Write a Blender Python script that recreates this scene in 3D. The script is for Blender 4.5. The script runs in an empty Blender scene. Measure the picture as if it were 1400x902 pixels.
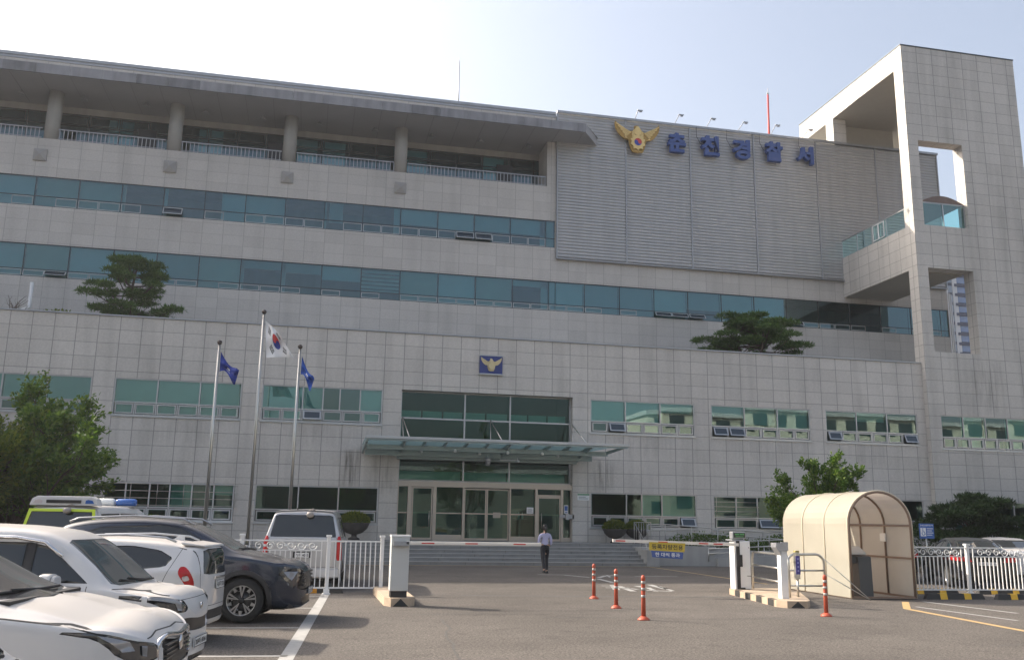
import bpy, bmesh, math, random
import numpy as np
from mathutils import Vector, Matrix
R = math.radians
rnd = random.Random(7)
scene = bpy.context.scene
COL = scene.collection

# ------------------------------------------------------------------ camera
F_PX, PITCH, ROLL, YAW, EYE = 1252.5, R(11.896), R(0.939), R(12.264), 1.72
_cy, _sy = math.cos(YAW), math.sin(YAW)
FWD = np.array([_sy*math.cos(PITCH), _cy*math.cos(PITCH), math.sin(PITCH)])
_r0 = np.array([_cy, -_sy, 0.0]); _u0 = np.cross(_r0, FWD)
RGT = math.cos(ROLL)*_r0 + math.sin(ROLL)*_u0
UPV = -math.sin(ROLL)*_r0 + math.cos(ROLL)*_u0
cam_d = bpy.data.cameras.new('camera'); cam = bpy.data.objects.new('camera', cam_d); COL.objects.link(cam)
cam_d.sensor_width = 36; cam_d.lens = F_PX/1400*36; cam_d.clip_end = 3000; cam_d.clip_start = 0.1
M = Matrix(((RGT[0], UPV[0], -FWD[0], 0), (RGT[1], UPV[1], -FWD[1], 0), (RGT[2], UPV[2], -FWD[2], EYE), (0, 0, 0, 1)))
cam.matrix_world = M
scene.camera = cam

def PY(x, y, Y):      # measured point of the photo on the vertical plane at distance Y
    d = FWD + RGT*(x-700)/F_PX - UPV*(y-451)/F_PX
    d = d*Y/d[1]; return d[0], d[2]+EYE
def PZ(x, y, z=0.0):  # measured point of the photo on the level z
    d = FWD + RGT*(x-700)/F_PX - UPV*(y-451)/F_PX
    d = d*(z-EYE)/d[2]; return d[0], d[1]

# ------------------------------------------------------------------ sky, sun, exposure
SUN_EL, SUN_AZ = R(34), math.atan2(-0.83, 0.56)      # azimuth measured from +Y towards +X
world = bpy.data.worlds.new('World'); scene.world = world; world.use_nodes = True
wn = world.node_tree; wn.nodes.clear()
sky = wn.nodes.new('ShaderNodeTexSky'); sky.sky_type = 'NISHITA'; sky.sun_disc = False
sky.sun_elevation = SUN_EL; sky.sun_rotation = SUN_AZ
sky.air_density = 1.0; sky.dust_density = 7.0; sky.ozone_density = 1.0; sky.altitude = 80
bg = wn.nodes.new('ShaderNodeBackground'); bg.inputs[1].default_value = 0.13
wo = wn.nodes.new('ShaderNodeOutputWorld')
hsv = wn.nodes.new('ShaderNodeHueSaturation'); hsv.inputs['Saturation'].default_value = 0.72   # hazy spring air
wn.links.new(sky.outputs[0], hsv.inputs['Color']); wn.links.new(hsv.outputs[0], bg.inputs[0]); wn.links.new(bg.outputs[0], wo.inputs[0])
sd = bpy.data.lights.new('sun', 'SUN'); sd.energy = 3.1; sd.angle = R(0.55); sd.color = (1.0, 0.885, 0.745)
sun = bpy.data.objects.new('sun', sd); COL.objects.link(sun)
_sv = Vector((math.sin(SUN_AZ)*math.cos(SUN_EL), math.cos(SUN_AZ)*math.cos(SUN_EL), math.sin(SUN_EL)))
sun.rotation_euler = _sv.to_track_quat('Z', 'Y').to_euler()
scene.view_settings.view_transform = 'Standard'; scene.view_settings.look = 'None'
scene.view_settings.gamma = 1.0; scene.view_settings.exposure = 1.25
try: scene.view_settings.use_curve_mapping = False
except Exception: pass
scene.render.engine = 'CYCLES'
scene.cycles.max_bounces = 8; scene.cycles.transparent_max_bounces = 12
try: scene.cycles.use_denoising = True
except Exception: pass

# ------------------------------------------------------------------ materials
MATS = {}
def mat(name, col, rough=0.6, metal=0.0, var=0.0, vscale=3.0, coat=0.0, bump=0.0, bscale=40.0, spec=0.5, streak=0.0, dust=None, sheen=0.0):
    if name in MATS: return MATS[name]
    m = bpy.data.materials.new(name); m.use_nodes = True; nt = m.node_tree; N = nt.nodes; L = nt.links
    p = N['Principled BSDF']
    p.inputs['Base Color'].default_value = (*col, 1); p.inputs['Roughness'].default_value = rough
    p.inputs['Metallic'].default_value = metal; p.inputs['Specular IOR Level'].default_value = spec
    p.inputs['Coat Weight'].default_value = coat; p.inputs['Coat Roughness'].default_value = 0.06
    last = None
    tc = N.new('ShaderNodeTexCoord')
    if var > 0:
        nz = N.new('ShaderNodeTexNoise'); nz.inputs['Scale'].default_value = vscale; nz.inputs['Detail'].default_value = 6
        L.new(tc.outputs['Object'], nz.inputs['Vector'])
        mx = N.new('ShaderNodeMix'); mx.data_type = 'RGBA'
        mx.inputs['A'].default_value = (*[c*(1-var) for c in col], 1); mx.inputs['B'].default_value = (*[min(1, c*(1+var)) for c in col], 1)
        L.new(nz.outputs['Fac'], mx.inputs['Factor']); last = mx.outputs['Result']
    if streak > 0:
        mp = N.new('ShaderNodeMapping'); mp.inputs['Scale'].default_value = (1.6, 1.6, 0.12)
        L.new(tc.outputs['Object'], mp.inputs['Vector'])
        n2 = N.new('ShaderNodeTexNoise'); n2.inputs['Scale'].default_value = 1.5; n2.inputs['Detail'].default_value = 5
        L.new(mp.outputs[0], n2.inputs['Vector'])
        mr = N.new('ShaderNodeMapRange'); mr.inputs['From Min'].default_value = 0.42; mr.inputs['From Max'].default_value = 0.75
        mr.inputs['To Min'].default_value = 1.0; mr.inputs['To Max'].default_value = 1.0-streak
        L.new(n2.outputs['Fac'], mr.inputs['Value'])
        mm = N.new('ShaderNodeMix'); mm.data_type = 'RGBA'; mm.blend_type = 'MULTIPLY'; mm.inputs['Factor'].default_value = 1
        if last: L.new(last, mm.inputs['A'])
        else: mm.inputs['A'].default_value = (*col, 1)
        cb = N.new('ShaderNodeCombineColor')
        for i in range(3): L.new(mr.outputs[0], cb.inputs[i])
        L.new(cb.outputs[0], mm.inputs['B']); last = mm.outputs['Result']
    if dust:
        geo = N.new('ShaderNodeNewGeometry'); sp = N.new('ShaderNodeSeparateXYZ'); L.new(geo.outputs['Normal'], sp.inputs[0])
        mr = N.new('ShaderNodeMapRange'); mr.inputs['From Min'].default_value = 0.62; mr.inputs['From Max'].default_value = 0.98
        mr.inputs['To Max'].default_value = dust[1]; L.new(sp.outputs['Z'], mr.inputs['Value'])
        mm = N.new('ShaderNodeMix'); mm.data_type = 'RGBA'; L.new(mr.outputs[0], mm.inputs['Factor'])
        if last: L.new(last, mm.inputs['A'])
        else: mm.inputs['A'].default_value = (*col, 1)
        mm.inputs['B'].default_value = (*dust[0], 1); last = mm.outputs['Result']
        rr = N.new('ShaderNodeMapRange'); rr.inputs['To Min'].default_value = rough; rr.inputs['To Max'].default_value = 0.7
        L.new(mr.outputs[0], rr.inputs['Value']); L.new(rr.outputs[0], p.inputs['Roughness'])
    if last: L.new(last, p.inputs['Base Color'])
    if bump > 0:
        nb = N.new('ShaderNodeTexNoise'); nb.inputs['Scale'].default_value = bscale; nb.inputs['Detail'].default_value = 4
        L.new(tc.outputs['Object'], nb.inputs['Vector'])
        b = N.new('ShaderNodeBump'); b.inputs['Strength'].default_value = bump; b.inputs['Distance'].default_value = 0.02
        L.new(nb.outputs['Fac'], b.inputs['Height']); L.new(b.outputs[0], p.inputs['Normal'])
    MATS[name] = m
    return m

def tile_mat(name, col, mortar=0.022, grout=(0.17, 0.165, 0.16), stain=0.16):
    m = bpy.data.materials.new(name); m.use_nodes = True; nt = m.node_tree; N = nt.nodes; L = nt.links
    p = N['Principled BSDF']; p.inputs['Roughness'].default_value = 0.55; p.inputs['Specular IOR Level'].default_value = 0.3
    uv = N.new('ShaderNodeUVMap'); uv.uv_map = 'UVMap'
    br = N.new('ShaderNodeTexBrick'); br.offset = 0; br.squash = 1
    br.inputs['Scale'].default_value = 1; br.inputs['Mortar Size'].default_value = mortar; br.inputs['Mortar Smooth'].default_value = 0.2
    br.inputs['Brick Width'].default_value = 1; br.inputs['Row Height'].default_value = 1; br.inputs['Bias'].default_value = 0
    br.inputs['Color1'].default_value = (*[c*0.95 for c in col], 1); br.inputs['Color2'].default_value = (*[c*1.05 for c in col], 1)
    br.inputs['Mortar'].default_value = (*grout, 1)
    L.new(uv.outputs[0], br.inputs['Vector'])
    tc = N.new('ShaderNodeTexCoord')
    def mul(a, fac_socket, lo, hi, fmin, fmax):
        mr = N.new('ShaderNodeMapRange'); mr.inputs['From Min'].default_value = fmin; mr.inputs['From Max'].default_value = fmax
        mr.inputs['To Min'].default_value = hi; mr.inputs['To Max'].default_value = lo; L.new(fac_socket, mr.inputs['Value'])
        cb = N.new('ShaderNodeCombineColor')
        for i in range(3): L.new(mr.outputs[0], cb.inputs[i])
        mm = N.new('ShaderNodeMix'); mm.data_type = 'RGBA'; mm.blend_type = 'MULTIPLY'; mm.inputs['Factor'].default_value = 1
        L.new(a, mm.inputs['A']); L.new(cb.outputs[0], mm.inputs['B']); return mm.outputs['Result']
    n1 = N.new('ShaderNodeTexNoise'); n1.inputs['Scale'].default_value = 14; n1.inputs['Detail'].default_value = 8; n1.inputs['Roughness'].default_value = 0.75
    L.new(tc.outputs['Object'], n1.inputs['Vector'])
    mp = N.new('ShaderNodeMapping'); mp.inputs['Scale'].default_value = (1.1, 1.1, 0.10); L.new(tc.outputs['Object'], mp.inputs['Vector'])
    n2 = N.new('ShaderNodeTexNoise'); n2.inputs['Scale'].default_value = 1.2; n2.inputs['Detail'].default_value = 6; L.new(mp.outputs[0], n2.inputs['Vector'])
    n3 = N.new('ShaderNodeTexNoise'); n3.inputs['Scale'].default_value = 0.12; n3.inputs['Detail'].default_value = 3; L.new(tc.outputs['Object'], n3.inputs['Vector'])
    c = mul(br.outputs['Color'], n1.outputs['Fac'], 0.88, 1.10, 0.3, 0.7)
    c = mul(c, n2.outputs['Fac'], 1-stain, 1.02, 0.48, 0.78)
    c = mul(c, n3.outputs['Fac'], 0.94, 1.06, 0.3, 0.7)
    L.new(c, p.inputs['Base Color'])
    b = N.new('ShaderNodeBump'); b.inputs['Strength'].default_value = 0.35; b.inputs['Distance'].default_value = 0.01; b.invert = True
    L.new(br.outputs['Fac'], b.inputs['Height']); L.new(b.outputs[0], p.inputs['Normal'])
    MATS[name] = m
    return m

def glass_mat(name, tint, ior=1.9, gloss=(0.9, 0.95, 1.0), wav=0.0):
    m = bpy.data.materials.new(name); m.use_nodes = True; nt = m.node_tree; N = nt.nodes; L = nt.links; N.clear()
    o = N.new('ShaderNodeOutputMaterial'); mx = N.new('ShaderNodeMixShader'); t = N.new('ShaderNodeBsdfTransparent'); g = N.new('ShaderNodeBsdfGlossy')
    t.inputs[0].default_value = (*tint, 1); g.inputs['Color'].default_value = (*gloss, 1); g.inputs['Roughness'].default_value = 0.0
    f = N.new('ShaderNodeFresnel'); f.inputs[0].default_value = ior
    if wav:
        tc = N.new('ShaderNodeTexCoord'); nz = N.new('ShaderNodeTexNoise'); nz.inputs['Scale'].default_value = 0.8
        L.new(tc.outputs['Object'], nz.inputs['Vector']); b = N.new('ShaderNodeBump'); b.inputs['Strength'].default_value = wav; b.inputs['Distance'].default_value = 0.02
        L.new(nz.outputs['Fac'], b.inputs['Height']); L.new(b.outputs[0], g.inputs['Normal'])
    L.new(f.outputs[0], mx.inputs[0]); L.new(t.outputs[0], mx.inputs[1]); L.new(g.outputs[0], mx.inputs[2]); L.new(mx.outputs[0], o.inputs[0])
    MATS[name] = m
    return m

STONE = tile_mat('granite_cladding', (0.54, 0.51, 0.475), grout=(0.30, 0.287, 0.27), stain=0.22)
STONE_T = tile_mat('granite_tower', (0.52, 0.495, 0.462), grout=(0.30, 0.287, 0.27), stain=0.24)
STONE_U = tile_mat('granite_upper', (0.50, 0.477, 0.452), mortar=0.013, grout=(0.33, 0.315, 0.30), stain=0.12)
GL_T = glass_mat('teal_glass', (0.44, 0.80, 0.80), 2.2, (0.72, 0.98, 0.95), 0.05)
GL_D = glass_mat('dark_teal_glass', (0.24, 0.55, 0.50), 1.65, (0.60, 0.85, 0.80), 0.05)
GL_U = glass_mat('upper_blue_glass', (0.32, 0.62, 0.68), 2.0, (0.68, 0.90, 1.0), 0.05)
GL_C = glass_mat('clear_glass', (0.75, 0.85, 0.82), 1.5)
BLINDS = [mat('blind_cloth_%s' % n, c, 0.9, var=.08, vscale=1.2) for n, c in (('white', (0.80,0.82,0.78)), ('cream', (0.74,0.74,0.66)), ('grey', (0.60,0.64,0.62)), ('pale', (0.86,0.88,0.86)))]
_bk = random.Random(12)
def any_blind(): return _bk.choice(BLINDS)
BLIND = mat('blind_cloth', (0.80, 0.82, 0.78), 0.9, var=0.05, vscale=1.5)
ALU = mat('silver_frame', (0.42, 0.43, 0.44), 0.35, 0.5, var=0.06)
ALU_W = mat('white_frame', (0.62, 0.63, 0.64), 0.4, var=0.05)
ALU_D = mat('dark_frame', (0.045, 0.06, 0.065), 0.4, 0.3)
CHAMP = mat('champagne_frame', (0.42, 0.37, 0.32), 0.38, 0.5, var=0.06)
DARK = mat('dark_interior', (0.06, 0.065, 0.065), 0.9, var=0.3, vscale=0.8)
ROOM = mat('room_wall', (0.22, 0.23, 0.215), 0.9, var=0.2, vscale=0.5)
CONC = mat('plain_concrete', (0.36, 0.355, 0.34), 0.85, var=0.14, vscale=1.2, streak=0.15, bump=0.2)
GRAN = mat('step_granite', (0.25, 0.25, 0.245), 0.75, var=0.22, vscale=3, streak=0.12, bump=0.15)
SOFF = mat('soffit_panel', (0.34, 0.34, 0.355), 0.6, var=0.12, vscale=0.7)
METAL = mat('grey_metal', (0.36, 0.37, 0.39), 0.42, 0.55, var=0.10, vscale=2, streak=0.10)
LOUV = mat('louvre_metal', (0.43, 0.43, 0.44), 0.5, 0.35, var=0.06, vscale=0.5, streak=0.10)
STEEL = mat('stainless_steel', (0.50, 0.49, 0.46), 0.3, 0.85, var=0.08)
WHITE = mat('white_paint', (0.74, 0.74, 0.73), 0.42, var=0.06, vscale=6)
BLACKP = mat('black_plastic', (0.018, 0.018, 0.020), 0.55)
RUBBER = mat('tyre_rubber', (0.022, 0.022, 0.022), 0.85, var=0.3, vscale=20, bump=0.3)
RED = mat('red_paint', (0.55, 0.04, 0.03), 0.4)
YEL = mat('yellow_paint', (0.70, 0.42, 0.03), 0.6, var=0.12, vscale=5)
ORANGE = mat('orange_plastic', (0.42, 0.08, 0.04), 0.5, var=0.1, vscale=8)
BLUE = mat('flag_blue', (0.015, 0.035, 0.24), 0.85, var=0.1)
BARK = mat('tree_bark', (0.085, 0.065, 0.05), 0.95, var=0.3, vscale=6, bump=0.6)

# ------------------------------------------------------------------ mesh builder
class MB:
    def __init__(s): s.v = []; s.f = []; s.uv = []; s.mi = []; s.sm = []
    def face(s, pts, uv=None, mi=0, sm=False):
        n = len(s.v); s.v.extend([tuple(p) for p in pts]); s.f.append(tuple(range(n, n+len(pts)))); s.mi.append(mi); s.sm.append(sm)
        if uv is None:
            a, b, c = [np.array(pts[i], float) for i in (0, 1, 2)]
            nn = np.abs(np.cross(b-a, c-a)); k = int(np.argmax(nn))
            ij = ((1, 2), (0, 2), (0, 1))[k]
            uv = [(p[ij[0]], p[ij[1]]) for p in pts]
        s.uv.extend(uv)
    def box(s, x0, x1, y0, y1, z0, z1, mi=0, skip=''):
        if x0 > x1: x0, x1 = x1, x0
        if y0 > y1: y0, y1 = y1, y0
        if z0 > z1: z0, z1 = z1, z0
        P = [(x0,y0,z0),(x1,y0,z0),(x1,y1,z0),(x0,y1,z0),(x0,y0,z1),(x1,y0,z1),(x1,y1,z1),(x0,y1,z1)]
        for k, q in (('f',(0,1,5,4)),('r',(1,2,6,5)),('b',(2,3,7,6)),('l',(3,0,4,7)),('t',(4,5,6,7)),('d',(3,2,1,0))):
            if k not in skip: s.face([P[i] for i in q], mi=mi)
        return s
    def hexa(s, P, mi=0):
        for q in ((0,1,5,4),(1,2,6,5),(2,3,7,6),(3,0,4,7),(4,5,6,7),(3,2,1,0)): s.face([P[i] for i in q], mi=mi)
        return s
    def bar(s, a, b, w, h=None, mi=0):      # rectangular bar from a to b
        a = Vector(a); b = Vector(b); h = w if h is None else h
        d = (b-a).normalized(); up = Vector((0,0,1)) if abs(d.z) < 0.95 else Vector((0,1,0))
        x = d.cross(up).normalized(); z = x.cross(d).normalized()
        P = []
        for q in (a, b):
            pass
        c = lambda q, i, j: q + x*(i*w/2) + z*(j*h/2)
        P = [c(a,-1,-1), c(a,1,-1), c(b,1,-1), c(b,-1,-1), c(a,-1,1), c(a,1,1), c(b,1,1), c(b,-1,1)]
        return s.hexa(P, mi)
    def tube(s, pts, r, n=8, mi=0, closed=False, caps=True):
        pts = [Vector(p) for p in pts]; m = len(pts)
        rs = r if isinstance(r, (list, tuple)) else [r]*m
        rings = []; prev = None
        for i, p in enumerate(pts):
            if closed: d = pts[(i+1) % m]-pts[i-1]
            else: d = (pts[min(i+1, m-1)]-pts[max(i-1, 0)])
            d.normalize()
            if prev is None:
                up = Vector((0,0,1)) if abs(d.z) < 0.9 else Vector((1,0,0)); x = d.cross(up).normalized()
            else:
                x = (prev - d*prev.dot(d)).normalized()
            prev = x; y = d.cross(x)
            base = len(s.v)
            for k in range(n):
                a = 2*math.pi*k/n; s.v.append(tuple(p + x*(rs[i]*math.cos(a)) + y*(rs[i]*math.sin(a))))
            rings.append(base)
        rng = range(m if closed else m-1)
        for i in rng:
            A = rings[i]; B = rings[(i+1) % m]
            for k in range(n):
                k2 = (k+1) % n
                s.f.append((A+k, A+k2, B+k2, B+k)); s.mi.append(mi); s.sm.append(True); s.uv.extend([(0,0)]*4)
        if caps and not closed:
            s.f.append(tuple(rings[0]+k for k in range(n))[::-1]); s.mi.append(mi); s.sm.append(False); s.uv.extend([(0,0)]*n)
            s.f.append(tuple(rings[-1]+k for k in range(n))); s.mi.append(mi); s.sm.append(False); s.uv.extend([(0,0)]*n)
        return s
    def lathe(s, prof, c=(0,0,0), n=24, axis='z', mi=0, caps=True):
        base = len(s.v)
        for (r, h) in prof:
            for k in range(n):
                a = 2*math.pi*k/n; u, v = r*math.cos(a), r*math.sin(a)
                if axis == 'z': p = (c[0]+u, c[1]+v, c[2]+h)
                elif axis == 'y': p = (c[0]+u, c[1]+h, c[2]+v)
                else: p = (c[0]+h, c[1]+u, c[2]+v)
                s.v.append(p)
        for i in range(len(prof)-1):
            for k in range(n):
                k2 = (k+1) % n
                s.f.append((base+i*n+k, base+i*n+k2, base+(i+1)*n+k2, base+(i+1)*n+k)); s.mi.append(mi); s.sm.append(True); s.uv.extend([(0,0)]*4)
        for i in (0, len(prof)-1):
            if caps and prof[i][0] > 1e-4:
                s.f.append(tuple(base+i*n+k for k in range(n))); s.mi.append(mi); s.sm.append(False); s.uv.extend([(0,0)]*n)
        return s
    def prism(s, poly, origin, ux, uy, depth, mi=0):      # 2D outline swept along ux x uy
        ux = Vector(ux); uy = Vector(uy); n = ux.cross(uy); o = Vector(origin)
        A = [o+ux*p[0]+uy*p[1] for p in poly]; B = [q+n*depth for q in A]
        s.face(A[::-1], mi=mi); s.face(B, mi=mi)
        for i in range(len(A)):
            j = (i+1) % len(A); s.face([A[i], A[j], B[j], B[i]], mi=mi)
        return s
    def add_mesh(s, me, mtx, mi=0):
        b = len(s.v); s.v.extend([tuple(mtx @ v.co) for v in me.vertices])
        for p in me.polygons:
            s.f.append(tuple(b+i for i in p.vertices)); s.mi.append(mi); s.sm.append(False); s.uv.extend([(0,0)]*len(p.vertices))
        return s
    def build(s, name, mats, parent=None, loc=None, bevel=0, uvs=None, fixn=True, rotz=0):
        me = bpy.data.meshes.new(name); me.from_pydata(s.v, [], s.f)
        if not isinstance(mats, (list, tuple)): mats = [mats]
        for m in mats: me.materials.append(m)
        me.polygons.foreach_set('material_index', s.mi); me.polygons.foreach_set('use_smooth', s.sm)
        if uvs is not None:
            l = me.uv_layers.new(name='UVMap'); a = np.array(s.uv, float)
            a = np.stack([uvs[0](a[:, 0]), uvs[1](a[:, 1])], -1)
            l.data.foreach_set('uv', a.ravel())
        if fixn:
            bm = bmesh.new(); bm.from_mesh(me); bmesh.ops.remove_doubles(bm, verts=bm.verts, dist=1e-5)
            bmesh.ops.recalc_face_normals(bm, faces=bm.faces); bm.to_mesh(me); bm.free()
        me.update()
        o = bpy.data.objects.new(name, me); COL.objects.link(o)
        if parent is not None: o.parent = parent
        if loc is not None: o.location = loc
        if rotz: o.rotation_euler = (0, 0, rotz)
        if bevel:
            b = o.modifiers.new('bevel', 'BEVEL'); b.width = bevel; b.segments = 2; b.limit_method = 'ANGLE'; b.angle_limit = R(40)
        return o

def tag(o, label=None, cat=None, group=None, kind=None):
    if label: o['label'] = label
    if cat: o['category'] = cat
    if group: o['group'] = group
    if kind: o['kind'] = kind
    return o
def thing(name, label, cat, loc=(0,0,0), rotz=0, group=None):
    o = bpy.data.objects.new(name, None); COL.objects.link(o); o.empty_display_size = 0.2
    o.location = loc; o.rotation_euler = (0, 0, rotz); tag(o, label, cat, group); return o
def structure(o): o['kind'] = 'structure'; return o
def copy_tree(o, parent=None):
    c = o.copy(); COL.objects.link(c); c.parent = parent
    for ch in [x for x in COL.objects if x.parent is o]: copy_tree(ch, c)
    return c

_txt = {}
def text_mesh(s, bold=0.0, extrude=0.0):
    k = (s, bold, extrude)
    if k in _txt: return _txt[k]
    c = bpy.data.curves.new('txt', 'FONT'); c.body = s; c.offset = bold; c.extrude = extrude; c.align_x = 'LEFT'; c.resolution_u = 4
    o = bpy.data.objects.new('txt', c); COL.objects.link(o)
    bpy.context.view_layer.update()
    me = bpy.data.meshes.new_from_object(o.evaluated_get(bpy.context.evaluated_depsgraph_get()))
    bpy.data.objects.remove(o); _txt[k] = me; return me
def put_text(mb, s, x, y, z, w=None, h=None, mi=0, bold=0.0, depth=0.0, ux=(1,0,0), uz=(0,0,1)):
    # text centred at (x,y,z), facing ux x uz direction reversed (towards -Y by default)
    me = text_mesh(s, bold, 0.5 if depth else 0.0)
    co = np.array([v.co[:] for v in me.vertices]); lo, hi = co.min(0), co.max(0)
    W = hi[0]-lo[0]; Hh = hi[1]-lo[1]
    sx = (w/W) if w else None; sy = (h/Hh) if h else None
    if sx is None: sx = sy
    if sy is None: sy = sx
    ux = Vector(ux); uz = Vector(uz); n = ux.cross(uz)
    c = Vector((x, y, z))
    m = Matrix.Identity(4)
    colx = ux*sx; coly = uz*sy; colz = n*(depth if depth else 1)
    off = c - colx*((lo[0]+hi[0])/2) - coly*((lo[1]+hi[1])/2)
    for i in range(3): m[i][0] = colx[i]; m[i][1] = coly[i]; m[i][2] = colz[i]; m[i][3] = off[i]
    mb.add_mesh(me, m, mi)
# ================================================================== GROUND
def ground_mat():
    m = bpy.data.materials.new('asphalt'); m.use_nodes = True; nt = m.node_tree; N = nt.nodes; L = nt.links
    p = N['Principled BSDF']; p.inputs['Roughness'].default_value = 0.9; p.inputs['Specular IOR Level'].default_value = 0.25
    tc = N.new('ShaderNodeTexCoord')
    def noise(sc, det, rough=0.5, mp=None):
        n = N.new('ShaderNodeTexNoise'); n.inputs['Scale'].default_value = sc; n.inputs['Detail'].default_value = det; n.inputs['Roughness'].default_value = rough
        if mp:
            q = N.new('ShaderNodeMapping'); q.inputs['Scale'].default_value = mp; L.new(tc.outputs['Object'], q.inputs[0]); L.new(q.outputs[0], n.inputs['Vector'])
        else: L.new(tc.outputs['Object'], n.inputs['Vector'])
        return n
    base = N.new('ShaderNodeRGB'); base.outputs[0].default_value = (0.107, 0.0955, 0.085, 1)
    cur = base.outputs[0]
    for n, lo, hi, a, b in ((noise(26, 3, 0.8), 0.35, 1.75, 0.32, 0.68), (noise(60, 2, 0.8), 0.6, 1.4, 0.35, 0.65), (noise(9, 6, 0.7), 0.86, 1.14, 0.3, 0.7), (noise(0.35, 5, 0.6), 0.86, 1.12, 0.35, 0.65), (noise(1.7, 7, 0.7), 0.80, 1.0, 0.36, 0.46), (noise(0.12, 2, 0.5), 0.93, 1.06, 0.42, 0.6), (noise(1.0, 5, 0.6, (0.3, 0.9, 1)), 0.94, 1.04, 0.4, 0.65)):
        mr = N.new('ShaderNodeMapRange'); mr.inputs['From Min'].default_value = a; mr.inputs['From Max'].default_value = b
        mr.inputs['To Min'].default_value = lo; mr.inputs['To Max'].default_value = hi; L.new(n.outputs['Fac'], mr.inputs['Value'])
        v = N.new('ShaderNodeVectorMath'); v.operation = 'SCALE'; L.new(cur, v.inputs[0]); L.new(mr.outputs[0], v.inputs['Scale']); cur = v.outputs[0]
    L.new(cur, p.inputs['Base Color'])
    nb = noise(70, 3, 0.7); b = N.new('ShaderNodeBump'); b.inputs['Strength'].default_value = 0.5; b.inputs['Distance'].default_value = 0.008
    L.new(nb.outputs['Fac'], b.inputs['Height']); L.new(b.outputs[0], p.inputs['Normal'])
    return m
ASPH = ground_mat()
g = MB(); g.face([(-185,-105,0),(185,-105,0),(185,210,0),(-185,210,0)]); structure(g.build('ground', ASPH))

PAINT = mat('road_paint_white', (0.34, 0.335, 0.32), 0.8, var=0.25, vscale=7, bump=0.2)
PAINTY = mat('road_paint_yellow', (0.42, 0.29, 0.13), 0.8, var=0.3, vscale=6)
SEAM = mat('asphalt_seam', (0.085, 0.08, 0.075), 0.95, var=0.3, vscale=6)
def strip(mb, pts, w, z=0.004):
    for (a, b) in zip(pts[:-1], pts[1:]):
        dx, dy = b[0]-a[0], b[1]-a[1]; l = math.hypot(dx, dy); nx, ny = -dy/l*w/2, dx/l*w/2
        mb.face([(a[0]+nx,a[1]+ny,z),(a[0]-nx,a[1]-ny,z),(b[0]-nx,b[1]-ny,z),(b[0]+nx,b[1]+ny,z)])
m_ = MB()
strip(m_, [(0.82,26.9),(0.74,25.5),(-0.14,12.4),(-0.58,6.0)], 0.19)
structure(m_.build('parking_line', PAINT))
for k, (yy, x1) in enumerate(((22.4,0.53),(19.42,0.33),(15.95,0.0),(12.74,-0.12),(9.5,-0.34))):
    m_ = MB(); strip(m_, [(-6.5,yy+0.42),(x1,yy)], 0.11); structure(m_.build('parking_line', PAINT))
# white arrow, guide lines and the worn lettering ahead of the steps
mk = MB()
strip(mk, [PZ(735,785),PZ(770,785.5),PZ(806,789)], 0.14)
strip(mk, [PZ(818,789.5),PZ(828,786.6),PZ(842,786.3)], 0.16); strip(mk, [PZ(818,791),PZ(838,796)], 0.16)
strip(mk, [PZ(868,787.5),PZ(926,787.8)], 0.13)
mk.face([(*PZ(828,786),0.005),(*PZ(833,789),0.005),(*PZ(836,788.5),0.005),(*PZ(831,785.8),0.005)])
structure(mk.build('road_marking', PAINT))
mk = MB()
for a, b, w in (((828,803),(864,804),.16),((838,799.5),(843,806),.2),((846,801),(866,808),.18),((856,803),(872,805.5),.12),((870,800.5),(880,802.5),.2),((888,799),(911,805),.2),((884,806.5),(919,808),.18),((886,803),(897,808),.14),((900,801),(920,807.5),.12),((822,800.5),(838,800.8),.12)):
    strip(mk, [PZ(*a), PZ(*b)], w)
structure(mk.build('road_marking', PAINT))
mk = MB(); strip(mk, [(-16,37.98),(14.4,37.98)], 0.18); strip(mk, [(14.4,38.1),(14.25,32),(14.1,27)], 0.11); structure(mk.build('yellow_line', PAINTY))
mk = MB(); strip(mk, [(14.4,20.6),(13.16,18.78),(12.6,15.0),(12.1,11)], 0.16); structure(mk.build('yellow_line', PAINTY))
mk = MB(); strip(mk, [PZ(1262,822),PZ(1391,838)], 0.12); strip(mk, [PZ(1252,829),PZ(1391,848)], 0.10); structure(mk.build('parking_line', PAINT))
# seams and cracks in the asphalt
def wiggle(mb, pts, w, amp, seg=0.12, seed=1):
    r = random.Random(seed); out = []
    for a, b in zip(pts[:-1], pts[1:]):
        l = math.hypot(b[0]-a[0], b[1]-a[1]); n = max(1, int(l/seg))
        for i in range(n):
            t = i/n; out.append((a[0]+(b[0]-a[0])*t+r.uniform(-amp, amp), a[1]+(b[1]-a[1])*t+r.uniform(-amp, amp)))
    out.append(pts[-1])
    for i in range(len(out)-1): strip(mb, out[i:i+2], w*r.uniform(0.35, 1.0), 0.003)
cr = MB()
wiggle(cr, [PZ(560,812.5),PZ(700,814),PZ(850,815),PZ(1000,816)], 0.30, 0.02, 0.6, 3)
structure(cr.build('asphalt_seam', SEAM))
cr = MB()
wiggle(cr, [PZ(562,839.5),PZ(640,838.5),PZ(760,839),PZ(830,838.5)], 0.08, 0.012, 0.3, 4)
wiggle(cr, [PZ(740,844),PZ(800,843),PZ(960,846),PZ(1080,845)], 0.08, 0.012, 0.25, 5)
wiggle(cr, [PZ(200,905),PZ(330,898)], 0.03, 0.01, 0.2, 6)
wiggle(cr, [(10.5,12.8),(14,13.6),(20,13.9)], 0.05, 0.02, 0.3, 7)
wiggle(cr, [PZ(604,846),PZ(609,853),PZ(616,858),PZ(609,866),PZ(613,873),PZ(619,880),PZ(622,892),PZ(629,902),PZ(636,912)], 0.05, 0.02, 0.06, 8)
structure(cr.build('asphalt_crack', SEAM))
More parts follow.
